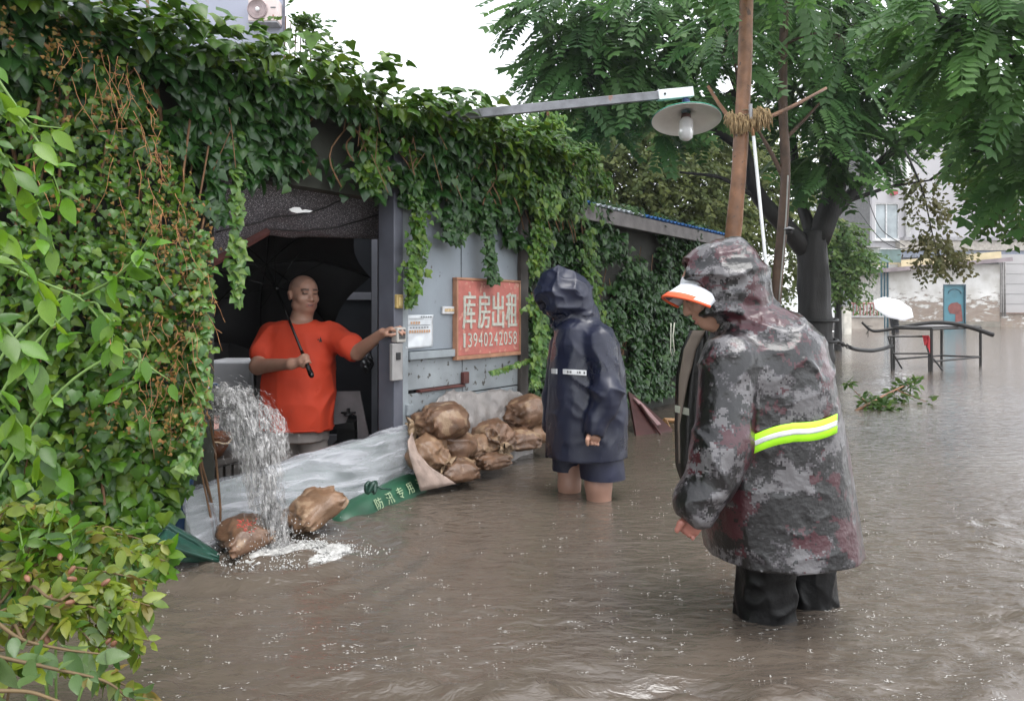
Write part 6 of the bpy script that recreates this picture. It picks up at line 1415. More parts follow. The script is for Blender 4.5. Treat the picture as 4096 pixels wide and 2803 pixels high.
# fine-leaved trees behind the low shed
for (lab, u, Y, cl) in (('olive fine-leaved tree filling the gap between the low shed and the forked tree', 640, 15.0, [C(610, 150, 14.5, 42, 330), C(650, 175, 14.5, 46, 380), C(600, 190, 14.6, 36, 260), C(690, 150, 15, 46, 380), C(700, 195, 15, 44, 380), C(660, 120, 15, 46, 330), C(720, 215, 15.5, 34, 240), C(580, 160, 14.3, 34, 220), C(640, 205, 14.6, 36, 260), C(560, 185, 14.2, 30, 200), C(620, 125, 14.8, 40, 280), C(675, 225, 15, 30, 220), C(580, 120, 14.5, 34, 200), C(725, 140, 15.2, 40, 280)]),
                        ('pale fine-leaved tree behind the brown stems', 740, 17.0, [C(745, 170, 16.5, 46, 330), C(770, 215, 16.5, 44, 330), C(735, 225, 17, 34, 220), C(790, 160, 17, 44, 260), C(755, 120, 17, 46, 240), C(800, 215, 17, 32, 200), C(790, 260, 17.2, 28, 150), C(745, 265, 17.2, 26, 130), C(770, 285, 17.2, 22, 90)])):
    tree(lab, [np.array([W(u, 0, Y)[0], Y, GZ]), W(u, 250, Y), W(u + 4, 190, Y), W(u, 140, Y)], (0.14, 0.07), [([W(u, 230, Y), W(u - 30, 190, Y), W(u - 55, 165, Y)], 0.05, 0.015), ([W(u, 220, Y), W(u + 30, 190, Y), W(u + 60, 180, Y)], 0.05, 0.015), ([W(u, 180, Y), W(u + 20, 140, Y), W(u + 40, 110, Y)], 0.04, 0.012)], cl, SPRAY, M_olive, M_bark, 0.34, 0, spray=1.6)
tree('bright leafy tree drooping behind the forked trunk', [np.array([W(838, 0, 19)[0], 19, GZ]), W(838, 290, 19), W(840, 250, 19), W(842, 225, 19)], (0.10, 0.05), [([W(840, 255, 19), W(856, 240, 19), W(866, 250, 19)], 0.03, 0.01), ([W(840, 250, 19), W(824, 245, 19), W(816, 260, 19)], 0.03, 0.01)],
     [C(842, 235, 18.6, 22, 170), C(830, 262, 18.6, 20, 150), C(852, 262, 18.5, 18, 120), C(838, 285, 18.5, 18, 130), C(862, 255, 18.6, 12, 60), C(828, 230, 18.8, 18, 110)], SPRAY, M_gr, M_bark, 0.36, 0, spray=1.4)
def drooping():
    for (lab, pts, cl) in (('drooping twig of browned leaves hanging before the pale grey building', [(905, 150), (924, 190), (930, 225), (938, 255)], [C(922, 205, 9.6, 14, 26), C(930, 228, 9.6, 17, 34), C(940, 248, 9.6, 20, 40), C(926, 180, 9.6, 12, 18), C(958, 256, 9.6, 12, 16), C(934, 264, 9.6, 12, 18)]),
                           ('dark leafy bough low on the right edge', [(1060, 120), (1020, 170), (995, 190), (985, 215)], [C(1000, 180, 7.2, 26, 60), C(975, 165, 7.3, 18, 36), C(1018, 205, 7.2, 24, 60), C(985, 205, 7.2, 12, 20)])):
        Y = cl[0][0][1]; q = arch([W(u, v, Y) for u, v in pts], 14); t = thing('hanging_bough', lab, 'bough', q[0])
        MB().tube(q, np.linspace(0.016, 0.005, 14), 6).build('bough', M_bark, t, True); A = []
        for c, r, n in cl:
            d = nrmz(jit(n, 1)); P = c + d * r * (RNG.random(n) ** .4)[:, None]; A.append((P, UP * .6 + np.array([0, -.6, 0]) + jit(n, .35), d * .5 - UP * .8 + jit(n, .3), 0.24 * RNG.uniform(.6, 1.2, n)))
        P, N, T, sz = [np.concatenate(x) for x in zip(*A)]; foliage('foliage', [leaves(P, N, T, sz, SPRAY)], M_gr if 'brown' not in lab else leaf_mat('browned_leaf', [(0.09, 0.095, 0.03), (0.13, 0.12, 0.045), (0.07, 0.09, 0.03)], 0.45, 0.3), t)
drooping()
# ---------------- stakes, coir wrap, white pole, wires
def stakes():
    t = thing('coir_wrap', 'straw-coloured coir wrap tied round the young tree and its stakes', 'wrap', W(744, 128, 6.0)); mb = MB()
    for i in range(420):
        a = RNG.uniform(0, 2 * np.pi); lobe = RNG.random(); cx = 728 + 40 * lobe; rad = 0.055 + 0.045 * RNG.random(); h = 0.10 if abs(lobe - .45) > .12 else 0.05
        c = W(cx, 120 + 3 * math.sin(lobe * 6), 5.96 + 0.03 * math.sin(a)); p = c + np.array([0.012 * math.cos(a), 0.05 * math.sin(a), RNG.uniform(0.0, h * .8)]); q = p + np.array([RNG.normal(0, .018), -abs(RNG.normal(0, .02)), -RNG.uniform(.04, .13)])
        mb.tube([p, (p + q) / 2 + np.array([0, -0.012, 0.01]), q], 0.0042, 4)
    mb.build('coir_fibres', pmat('coir', (0.36, 0.25, 0.13), 0.85, 0.35, 40), t, True)['kind'] = 'stuff'
    for i, z in enumerate((0.03, 0.07, -0.03)): MB().tube([W(744, 120, 6.0) + np.array([0.062 * math.cos(a), 0.062 * math.sin(a), z]) for a in np.linspace(0, 2 * np.pi, 16)], 0.005, 5).build('binding_cord', M_cord, t, True)
    for lab, a, b in (('bare stake tied to the young tree, running up to the right', W(748, 126, 5.93), W(826, 88, 6.5)), ('bare stake tied to the young tree, running up to the left', W(733, 122, 6.05), W(708, 86, 6.2))):
        o = MB().tube(arch([a, (a + b) / 2 + np.array([0, 0, -0.02]), b], 10), [0.020, .019, .018, .018, .017, .016, .015, .014, .014, .013], 8).build('support_stake', M_barkb, None, True); tag(o, lab, 'stake', 'stakes bracing the young tree')
    t = thing('white_pole', 'thin white pole leaning beside the young tree', 'pole', np.array([W(772, 0, 5.9)[0], 5.9, GZ]))
    a = W(751, 116, 5.9); b = W(753.5, 136, 5.9); c = W(769, 296, 5.9); e = c + (c - b) / (c - b)[2] * (GZ - c[2])
    MB().tube([b, e], 0.014, 8).build('painted_length', pmat('white_pole_paint', (0.68, 0.70, 0.70), 0.5, 0.12, 8), t, True); MB().tube([a, b], 0.013, 8).build('bare_wood_top', pmat('bare_pole_wood', (0.34, 0.18, 0.09), 0.6), t, True)
    MB().box(a + np.array([-.01, -.02, .03]), (0.02, 0.03, 0.12)).build('top_clip', pmat('grey_clip', (.3, .3, .32), .4), t)
    o = MB().tube(arch([W(788, 175, 7.9), W(786, 220, 7.9), W(779, 300, 7.9)], 14), 0.008, 6).build('hanging_wire', pmat('pale_wire', (0.32, 0.32, 0.30), 0.5), None, True); tag(o, 'thin pale wire running down the slim brown stem', 'wire')
    w = thing('small_tree_lamp', 'small dark lamp with a pale cap fixed to the slim brown stem', 'lamp', W(788, 230, 7.85)); MB().lathe([(0, .02), (.05, .0), (.055, -.01), (0, -.01)], W(789, 228, 7.85), n=14).build('cap', pmat('grey_clip', (.3, .3, .32), .4), w, True); MB().lathe([(0, -.012), (.03, -.012), (.035, -.06), (0, -.07)], W(789, 228, 7.85), n=12).build('body', M_bark, w, True)
stakes()
# ================================================================ across the flooded yard
M_iron = pmat('dark_rusty_iron', (0.012, 0.010, 0.009), 0.55, 0.3, 12, 0.1, 60)
def frame_rack():
    A = np.array([6.84, 13.26, 0]); B = np.array([7.20, 12.7, 0]); Cc = np.array([8.30, 14.3, 0]); D = np.array([8.80, 13.9, 0]); H = 0.72
    t = thing('iron_rack', 'dark iron table frame standing in the flooded yard', 'frame', (7.8, 13.5, GZ)); up = lambda p, z: np.array([p[0], p[1], z])
    for p in (A, B, Cc, D): MB().tube([up(p, GZ), up(p, H)], 0.026, 6).build('leg', M_iron, t)
    for a, b in ((A, B), (Cc, D), (A, Cc), (B, D)): MB().tube([up(a, H + 0.01), up(b, H + 0.01)], 0.022, 4).build('top_rail', M_iron, t)
    for a, b in ((A, Cc), (B, D), (Cc, D)): MB().tube([up(a, 0.17), up(b, 0.17)], 0.016, 4).build('lower_rail', M_iron, t)
    P = np.array([[up(A, H + 0.045) * (1 - j) * (1 - i) + up(B, H + .045) * j * (1 - i) + up(Cc, H + .045) * (1 - j) * i + up(D, H + .045) * j * i for j in np.linspace(0, 1, 5)] for i in np.linspace(0, 1, 9)]); P[..., 2] += 0.012 * vnoise(P * 3)
    MB().grid(P).build('torn_sheet_top', pmat('grey_sheet_top', (0.10, 0.095, 0.095), 0.3, 0.3, 6), t, True, solid=0.006)
    g = thing('low_gate_frame', 'low iron gate frame in front of the table frame', 'frame', (6.6, 12.9, GZ)); y = 12.9
    a, b = W(888, 336, y), W(924, 336, y); c, d = W(893, 353, y - .1), W(929, 353, y - .1)
    for p, q in ((a, b), (c, d), (a, c), (b, d), (a + np.array([.05, 0, 0]), np.array([a[0] + .07, y, GZ])), (d, np.array([d[0], y - .1, GZ])), (c, W(902, 368, y)), (d, W(943, 370, y - .2))): MB().tube([p, q], 0.016, 5).build('bar', M_iron, g)
    r = thing('red_cloth', 'strip of red cloth tied to the gate frame', 'cloth', W(926, 352, 12.85)); red = pmat('red_cloth', (0.48, 0.02, 0.03), 0.7, 0.2, 12)
    for (u0, u1, v1, k) in ((922.5, 926.5, 345, 0), (924.5, 930, 353, 1)):
        P = np.array([[W(u0 + (u1 - u0) * (0.2 + 0.5 * w) + (u1 - u0 - 2) * q + 1.8 * (w - .5), 335 + (v1 - 335) * q, 12.84 + 0.02 * math.sin(q * 5 + w * 3 + k)) for w in np.linspace(0, 1, 5)] for q in np.linspace(0, 1, 10)]); MB().grid(P).build('tail', red, r, True, solid=0.006)
    pts = arch([W(862, 322, 13.3), W(868, 328, 13.3), W(874, 331.5, 13.3), W(892, 328.5, 13.3), W(912, 324.5, 13.3), W(935, 321.5, 13.3), W(955, 323, 13.3), W(975, 328, 13.3), W(993, 334.5, 13.3)], 40)
    bt = thing('bent_branch', 'long bent bare branch lying across the top of the table frame', 'branch', W(930, 325, 13.3)); MB().tube(pts, np.linspace(0.020, 0.042, 40), 8).build('branch', M_bark, bt, True)
    for p, q in ((pts[5], W(868, 337, 13.3)), (pts[6], W(866, 334, 13.3)), (pts[3], W(873, 326, 13.3))): MB().tube([p, q], [0.010, 0.004], 5).build('twig', M_bark, bt, True)
    ch = thing('chain', 'sagging chain in a black sleeve between the forked trunk and the gate frame', 'chain', W(860, 348, 12)); q = arch([W(827, 337, 11.0), W(838, 342, 11.3), W(855, 349, 11.9), W(872, 350.5, 12.3), W(885, 348, 12.7), W(892, 345, 12.9)], 40)
    MB().tube(q[13:], 0.032, 8).build('rubber_sleeve', pmat('black_rubber', (0.005, 0.005, 0.005), 0.5), ch, True)
    for i in range(0, 13):
        c = q[i]; d = unit(q[i + 1] - q[i]); e = unit(np.cross(d, UP)) if i % 2 else unit(np.cross(np.cross(d, UP), d)); MB().tube([c + d * 0.07 * math.cos(a) + e * 0.032 * math.sin(a) for a in np.linspace(0, 2 * np.pi, 13)], 0.010, 5).build('link', M_iron, ch, True)
    for z in (0.62, 0.92):
        MB().tube([np.array([W(817, 0, 11)[0] + 0.285 * math.cos(a), 11 + 0.285 * math.sin(a), z + 0.02 * math.sin(a)]) for a in np.linspace(0, 2 * np.pi, 30)], 0.022, 5).build('trunk_loop', pmat('black_rubber', (0.005, 0.005, 0.005), 0.5), ch, True)
frame_rack()
def fallen_branch():
    Y = 8.6; t = thing('fallen_branch', 'broken leafy branch lying in the water behind the camouflage coat', 'branch', W(880, 400, Y)); q = arch([W(836, 424, 7.6), W(860, 408, 8.0), W(880, 397, 8.4), W(900, 387, 8.7), W(916, 380, 8.9)], 24)
    MB().tube(q, np.linspace(0.022, 0.006, 24), 6).build('stick', M_barkb, t, True); tw = MB(); A = []
    for (u, v, y, r, n) in ((880, 408, 8.3, .14, 60), (895, 396, 8.6, .13, 60), (908, 386, 8.8, .12, 60), (870, 415, 8.0, .12, 40), (886, 420, 8.0, .12, 50), (916, 381, 8.9, .07, 24), (848, 384, 8.3, .05, 14), (926, 402, 8.4, .08, 16), (866, 400, 8.2, .10, 20)):
        c = W(u, v, y); c[2] = max(c[2], 0.03); k = q[np.argmin(np.linalg.norm(q - c, axis=1))]; tw.tube([k, c], [0.008, 0.004], 5); d = nrmz(jit(n, 1)); P = c + d * np.array([r, r, r * .8]) * (RNG.random(n) ** .5)[:, None]; P[:, 2] = np.maximum(P[:, 2], 0.01)
        A.append((P, UP + jit(n, .5), d + jit(n, .4), RNG.uniform(.06, .11, n)))
    tw.build('twigs', M_barkb, t, True)['kind'] = 'stuff'; P, N, T, sz = [np.concatenate(x) for x in zip(*A)]; leaf_objs(P[:150], N[:150], T[:150], sz[:150], OVAL, M_gr, t); foliage('more_leaves', [leaves(P[150:], N[150:], T[150:], sz[150:], OVAL)], M_gr, t)
fallen_branch()

# ---------------- plastered house
YH = 42.0
def hb(mb, u0, u1, v0, v1, y0, dep):
    a = W(u0, v1, y0); b = W(u1, v0, y0); return mb.box(((a[0] + b[0]) / 2, y0 + dep / 2, (a[2] + b[2]) / 2), (b[0] - a[0], dep, b[2] - a[2]))
def plaster_mat():
    m = bpy.data.materials.new('peeling_whitewash_on_brick'); m.use_nodes = True; nt = m.node_tree; n = nt.nodes; L = nt.links; b = n['Principled BSDF']; tc = n.new('ShaderNodeTexCoord')
    mp = n.new('ShaderNodeMapping'); mp.inputs['Rotation'].default_value = (math.pi / 2, 0, 0); L.new(tc.outputs['Object'], mp.inputs[0])
    br = n.new('ShaderNodeTexBrick'); br.inputs['Scale'].default_value = 3.4; br.inputs['Color1'].default_value = (0.20, 0.13, 0.10, 1); br.inputs['Color2'].default_value = (0.27, 0.20, 0.15, 1); br.inputs['Mortar'].default_value = (0.36, 0.34, 0.30, 1); br.inputs['Mortar Size'].default_value = 0.03; L.new(mp.outputs[0], br.inputs['Vector'])
    nz = n.new('ShaderNodeTexNoise'); nz.inputs['Scale'].default_value = 3.0; nz.inputs['Detail'].default_value = 9; nz.inputs['Roughness'].default_value = 0.75
    ms = n.new('ShaderNodeMapping'); ms.inputs['Scale'].default_value = (0.55, 1, 1.6); L.new(tc.outputs['Object'], ms.inputs[0]); L.new(ms.outputs[0], nz.inputs['Vector'])
    sx = n.new('ShaderNodeSeparateXYZ'); L.new(tc.outputs['Object'], sx.inputs[0]); mr = n.new('ShaderNodeMapRange'); mr.inputs[1].default_value = 1.0; mr.inputs[2].default_value = 2.7; mr.inputs[3].default_value = 0.10; mr.inputs[4].default_value = -0.18; L.new(sx.outputs[2], mr.inputs[0])
    ad = n.new('ShaderNodeMath'); ad.operation = 'ADD'; L.new(nz.outputs[0], ad.inputs[0]); L.new(mr.outputs[0], ad.inputs[1]); r = ramp(nt, ad.outputs[0], [(0.50, (0, 0, 0)), (0.56, (1, 1, 1))])
    n2 = n.new('ShaderNodeTexNoise'); n2.inputs['Scale'].default_value = 1.3; n2.inputs['Detail'].default_value = 6; L.new(tc.outputs['Object'], n2.inputs['Vector']); r2 = ramp(nt, n2.outputs[0], [(0.3, (0.50, 0.48, 0.44)), (0.65, (0.74, 0.73, 0.71))])
    mx = n.new('ShaderNodeMix'); mx.data_type = 'RGBA'; L.new(r.outputs[0], mx.inputs[0]); L.new(r2.outputs[0], mx.inputs[6]); L.new(br.outputs[0], mx.inputs[7]); L.new(mx.outputs[2], b.inputs['Base Color']); b.inputs['Roughness'].default_value = 0.85
    bp = n.new('ShaderNodeBump'); bp.inputs['Strength'].default_value = 0.6; bp.inputs['Distance'].default_value = 0.03; bp.invert = True; L.new(r.outputs[0], bp.inputs['Height']); L.new(bp.outputs[0], b.inputs['Normal'])
    return m
def house():
    t = thing('plastered_house', 'low whitewashed brick house with peeling plaster and a teal door', 'house', (W(945, 0, YH)[0], YH, GZ)); M_pl = plaster_mat(); M_pl0 = pmat('old_plaster', (0.6, 0.58, 0.54), 0.85)
    zb = HOR + (CAM_H - GZ) / YH * FPX; d0, d1, dv = 943.5, 966, 284
    for (a, b, c, d) in ((889.5, d0, 264, zb), (d1, 1000, 264, zb), (d0 + 0.05, d1 - 0.05, 264, dv)): hb(MB(), a, b, c, d, YH, 0.3).build('wall', M_pl, t)
    hb(MB(), 889.6, 999.9, 264.2, zb, YH + 0.31, 4.0).build('house_body', M_pl0, t)
    M_ft = pmat('damp_foot_render', (0.20, 0.18, 0.15), 0.85, 0.3, 2); hb(MB(), 889.2, d0 - .3, 321, zb, YH - 0.06, 0.055).build('wall_foot', M_ft, t); hb(MB(), d1 + .3, 1000.3, 321, zb, YH - 0.06, 0.055).build('wall_foot', M_ft, t)
    teal = pmat('teal_door_paint', (0.06, 0.20, 0.25), 0.45, 0.2, 2); fr = pmat('dark_teal_frame', (0.03, 0.09, 0.12), 0.5)
    hb(MB(), d0 + .9, d1 - .9, dv + .9, zb, YH + 0.10, 0.06).build('door', teal, t); dr = bpy.data.objects.get('door') if False else t.children[-1]
    for (a, b, c, d) in ((d0, d0 + .9, dv, zb), (d1 - .9, d1, dv, zb), (d0 + .9, d1 - .9, dv, dv + .9)): hb(MB(), a, b, c, d, YH - 0.03, 0.2).build('door_frame', fr, t)
    q = MB(); c = W((d0 + d1) / 2, 291.5, YH + 0.09); q.tube([c + np.array([0.36 * math.cos(a), 0, 0.26 * math.sin(a) - 0.1]) for a in np.linspace(0, np.pi, 14)], 0.03, 6); q.build('arched_moulding', fr, dr)
    c = W((d0 + d1) / 2 + 0.5, 308.5, YH + 0.085); pts = [c + np.array([x, 0, z]) for x, z in ((-.42, .0), (-.36, .2), (-.2, .33), (.1, .38), (.33, .22), (.36, -.05), (.42, -.7), (.0, -.75), (.02, -.3), (-.3, -.25))]
    MB().add(pts, [tuple(range(len(pts)))]).build('faded_red_paper', pmat('faded_red_paper', (0.22, 0.07, 0.06), 0.8, 0.3, 4), dr, solid=0.01)
    a0, a1 = W(882.5, 270.5, YH - .5), W(1008, 259.5, YH - .5); dd = (a1 - a0); R = np.array(Matrix.Rotation(-math.atan2(dd[2], dd[0]), 3, 'Y'))
    MB().box((a0 + a1) / 2 + np.array([0, 2.2, 0.02]), (np.linalg.norm(dd), 5.2, 0.22), R=R).build('roof_slab', pmat('stained_roof_edge', (0.24, 0.20, 0.21), 0.8, 0.35, 1.2, 0.2, 6), t)
    MB().box((a0 + a1) / 2 + np.array([0.4, 2.4, 0.34]), (np.linalg.norm(dd) * 0.80, 4.6, 0.42), R=R).build('ochre_parapet', pmat('ochre_parapet', (0.50, 0.42, 0.26), 0.8, 0.2, 1.5), t)
    for u in (1002.5, 1005): MB().tube([W(u, 262, YH - .1), W(u, 316, YH - .1)], 0.05, 8).build('drain_pipe', pmat('grey_pipe', (0.22, 0.21, 0.20), 0.5), t, True)
    # small enclosed porch with teal bars at the left corner
    p = thing('barred_porch', 'teal barred porch at the left corner of the plastered house', 'porch', (W(885, 0, YH)[0], YH, GZ))
    for u in (881.5, 884.5, 887.5): MB().tube([W(u, 252, YH - .3), W(u, zb, YH - .3)], 0.06, 4).build('bar', fr, p)
    hb(MB(), 881, 901, 249, 262, YH - .45, 0.2).build('glazed_top', pmat('dull_green_glass', (0.12, 0.19, 0.18), 0.3, 0.3, 2), p); hb(MB(), 880.5, 901.5, 248, 249, YH - .5, 0.3).build('top_rail', pmat('pale_rail', (.55, .56, .55), .5), p)
    s = thing('warehouse', 'grey clad warehouse wall with horizontal joints beside the plastered house', 'warehouse', (W(1015, 0, YH + .6)[0], YH + .6, GZ)); M_cl = pmat('grey_cladding', (0.38, 0.37, 0.37), 0.6, 0.08, 0.8)
    for i in range(6): hb(MB(), 1001, 1100, 254 + 10 * i, 254 + 10 * i + 9.6, YH + .6, 0.2).build('cladding_board', M_cl, s)
    hb(MB(), 1001, 1100, 254, zb, YH + .81, 3).build('core', pmat('dark_joint', (.12, .12, .12), .8), s); hb(MB(), 1000.5, 1100, 313.5, zb, YH + .2, .38).build('brick_plinth', plaster_mat(), s); hb(MB(), 1000.3, 1100.3, 312.2, 313.4, YH + .1, .45).build('plinth_cap', pmat('rusty_cap', (.22, .15, .12), .8), s)
house()
def blocks():
    Y = 52.0; t = thing('grey_apartment_block', 'pale grey rendered block with a white down pipe behind the plastered house', 'building', (W(980, 0, Y)[0], Y, GZ)); M_g = pmat('pale_grey_render', (0.40, 0.39, 0.405), 0.8, 0.08, 0.4)
    w0, w1, x0, x1 = 203, 239, 875, 899
    hb(MB(), 872, 1180, 120, 203, Y, .3).build('wall', M_g, t); hb(MB(), 872, 875, 203.01, 340, Y, .3).build('wall', M_g, t); hb(MB(), 899, 1180, 203.01, 340, Y, .3).build('wall', M_g, t); hb(MB(), 875.01, 898.99, 239, 340, Y, .3).build('wall', M_g, t); hb(MB(), 872.2, 1179, 120.2, 340, Y + .31, 9).build('core', pmat('dark_joint', (.12, .12, .12), .8), t)
    win = hb(MB(), x0 + .05, x1 - .05, w0, w1, Y + .15, .05).build('window', pmat('pale_window_glass', (0.30, 0.34, 0.36), 0.15, 0.3, 1.2), t)
    for (a, b, c, d) in ((x0, x1, w0, w0 + 1), (x0, x1, w1 - 1.2, w1), (x0, x0 + .9, w0 + 1, w1 - 1.2), (x1 - .9, x1, w0 + 1, w1 - 1.2), (886, 887, w0 + 1, w1 - 1.2)): hb(MB(), a, b, c, d, Y + .04, .10).build('window_frame', pmat('white_frame', (.6, .6, .6), .5), win)
    hb(MB(), x0 - 1, x1 + 1, w1 + .1, w1 + 1.6, Y - .25, .25).build('window_sill', pmat('white_frame', (.6, .6, .6), .5), win)
    MB().tube([W(908, 120, Y - .2), W(908, 246, Y - .2)], 0.16, 8).build('down_pipe', pmat('white_pipe', (.72, .72, .71), .5), t, True)
    hb(MB(), 900, 1180, 240, 250, Y - .6, .6).build('string_course', pmat('tan_course', (.36, .33, .29), .8), t); hb(MB(), 900, 1180, 250.1, 257, Y - .5, .5).build('blue_grey_band', pmat('blue_grey_band', (.20, .22, .27), .7), t)
    hb(MB(), 905, 1180, 236.5, 239.9, Y - .7, .7).build('ledge', pmat('grey_ledge', (.30, .29, .30), .8), t)
    hb(MB(), 893, 898, 190, 194, Y - .4, .38).build('red_plaque', pmat('red_plaque', (.42, .05, .07), .6), t)
    Y = 60.0; t = thing('orange_block', 'narrow orange and white apartment block far behind the forked tree', 'building', (W(862, 0, Y)[0], Y, GZ)); hb(MB(), 866, 872, 180, 330, Y, 6).build('orange_wall', pmat('orange_render', (.55, .26, .13), .8, .1, .5), t); hb(MB(), 838, 865.9, 180, 330, Y + .1, 6).build('white_wall', pmat('white_render', (.62, .63, .64), .8, .08, .5), t)
    for j in range(7):
        for i in range(3):
            w = hb(MB(), 842 + 8 * i, 846.5 + 8 * i, 195 + 17 * j, 205 + 17 * j, Y + .02, .06).build('window', pmat('pale_window_glass', (0.30, 0.34, 0.36), 0.15, 0.3, 1.2), t); hb(MB(), 841.7 + 8 * i, 846.8 + 8 * i, 205.1 + 17 * j, 206 + 17 * j, Y - .15, .2).build('sill', pmat('white_frame', (.6, .6, .6), .5), w)
    Y = 48.0; t = thing('green_grey_annex', 'dull green-grey rendered annex left of the plastered house', 'building', (W(874, 0, Y)[0], Y, GZ)); hb(MB(), 866, 881, 247, 340, Y, 3).build('wall', pmat('green_grey_render', (.27, .30, .28), .85, .15, .8), t); hb(MB(), 865.5, 881.5, 245.8, 246.9, Y - .2, 3.3).build('coping', pmat('grey_ledge', (.30, .29, .30), .8), t)
    Y = 38.0; t = thing('low_wall', 'low stained wall with a railing in front of the plastered house', 'wall', (W(865, 0, Y)[0], Y, GZ)); hb(MB(), 849, 884, 317, 345, Y, .3).build('wall', pmat('stained_low_wall', (.33, .29, .25), .85, .3, 1.5), t); hb(MB(), 848.6, 884.4, 315.4, 316.9, Y - .06, .42).build('coping', pmat('grey_ledge2', (.36, .36, .35), .8), t)
    for i in range(9): MB().tube([W(850 + 3.4 * i, 315.3, Y + .15), W(850 + 3.4 * i, 303, Y + .15)], .03, 4).build('bar', pmat('faded_red_rail', (.30, .12, .11), .6), t)
    MB().tube([W(849, 303, Y + .15), W(879, 303, Y + .15)], .04, 4).build('rail', pmat('faded_red_rail', (.30, .12, .11), .6), t)
    bt = thing('potted_bush', 'small green bush behind the low wall railing', 'bush', W(870, 316, Y + 1)); n = 200; d = nrmz(jit(n, 1)); foliage('foliage', [leaves(W(870, 308, Y + 1) + d * np.array([.6, .4, .45]), d + UP, d, RNG.uniform(.12, .2, n), OVAL)], M_gr, bt); MB().tube([W(870, 340, Y + 1), W(870, 310, Y + 1)], .05, 5).build('stem', M_bark, bt)
    Y = 30.0; t = thing('white_gate_pillar', 'short white stained pillar standing in the flood', 'pillar', (W(848, 0, Y)[0], Y, GZ)); hb(MB(), 844.5, 851.5, 306, 355, Y, .28).build('shaft', pmat('stained_white_pillar', (.55, .52, .46), .85, .3, 3), t); hb(MB(), 844, 852, 304.4, 305.9, Y - .04, .36).build('cap', pmat('grey_ledge2', (.36, .36, .35), .8), t)
    t = thing('folding_barrier', 'white folding street barrier standing near the stained pillar', 'barrier', (W(833, 0, 31)[0], 31, GZ)); wm = pmat('white_barrier', (.72, .73, .74), .5)
    for p, q in ((W(831, 304, 31), W(827, 345, 31)), (W(835, 304, 31), W(840, 345, 31)), (W(831, 304, 31), W(835, 304, 31)), (W(829.5, 318, 31), W(837, 318, 31)), (W(828, 331, 31), W(838.5, 331, 31))): MB().tube([p, q], .035, 5).build('bar', wm, t)
    hb(MB(), 830.4, 836.3, 307, 317, 30.95, .03).build('board', wm, t)
blocks()
def cables():
    for lab, pts in (('black overhead cable looping across the pale grey building', [(862, 160), (868, 200), (880, 230), (905, 246)]), ('second overhead cable sagging to the barred porch', [(858, 210), (880, 240), (900, 250), (920, 244)])):
        o = MB().tube(arch([W(u, v, 40.5) for u, v in pts], 20), .025, 5).build('overhead_cable', pmat('black_wire', (0.02, 0.02, 0.02), 0.5), None, True); tag(o, lab, 'cable', 'overhead cables')
cables()
def umbrella_far():
    Y = 33.0; t = thing('white_umbrella', 'open white umbrella held over a figure crossing the flooded yard', 'umbrella', W(893, 322, Y)); c = W(893, 309, Y); d = unit((0.08, -0.60, 0.80)); e1 = unit(np.cross(d, UP)); e2 = np.cross(e1, d); R = 0.88; wht = pmat('white_umbrella_cloth', (.80, .80, .82), .6, .04, 2); hub = c + d * .32; n = 8
    for i in range(n):
        a0, a1 = 2 * np.pi * i / n, 2 * np.pi * (i + 1) / n; r0, r1 = [c + (e1 * math.cos(a) + e2 * math.sin(a)) * R for a in (a0, a1)]; P = np.array([[(hub * (1 - k) + (r0 * (1 - w) + r1 * w) * k) + d * .12 * math.sin(math.pi * k * .9) for w in (0, .33, .66, 1)] for k in np.linspace(0, 1, 6)]); MB().grid(P).build('canopy_panel', wht, t, True, solid=.006)
        MB().tube([hub, r0], .008, 4).build('rib', pmat('grey_clip', (.3, .3, .32), .4), t)
    MB().tube([hub + d * .08, c - d * .55], .012, 5).build('shaft', pmat('grey_clip', (.3, .3, .32), .4), t)
    p = thing('person', 'small dark-clothed figure bent under the white umbrella far across the yard', 'person', (W(893, 0, Y)[0], Y, GZ)); fd = Field(W(880, 350, Y) + np.array([0, -.6, -.3]), W(906, 296, Y) + np.array([0, .6, 0]), .025)
    x = W(893, 0, Y)[0]; fd.ell((x - .08, Y - .05, .98), (.09, .11, .13), None, .03); fd.chain([(x - .05, Y, .86), (x + .04, Y, .70), (x + .08, Y + .02, .30)], [.08, .19, .17], .06); fd.chain([(x + .05, Y, .32), (x + .02, Y, 0.0), (x + .02, Y, GZ + .05)], [.11, .08, .07], .05); fd.chain([(x + .16, Y, .3), (x + .18, Y, 0.0), (x + .18, Y, GZ + .05)], [.11, .08, .07], .05); fd.chain([(x - .1, Y - .15, .74), (x - .14, Y - .25, .52), (x - .05, Y - .28, .62)], [.06, .05, .04], .03)
    fd.build('body', pmat('dark_clothes', (.02, .02, .025), .8), p)
umbrella_far()
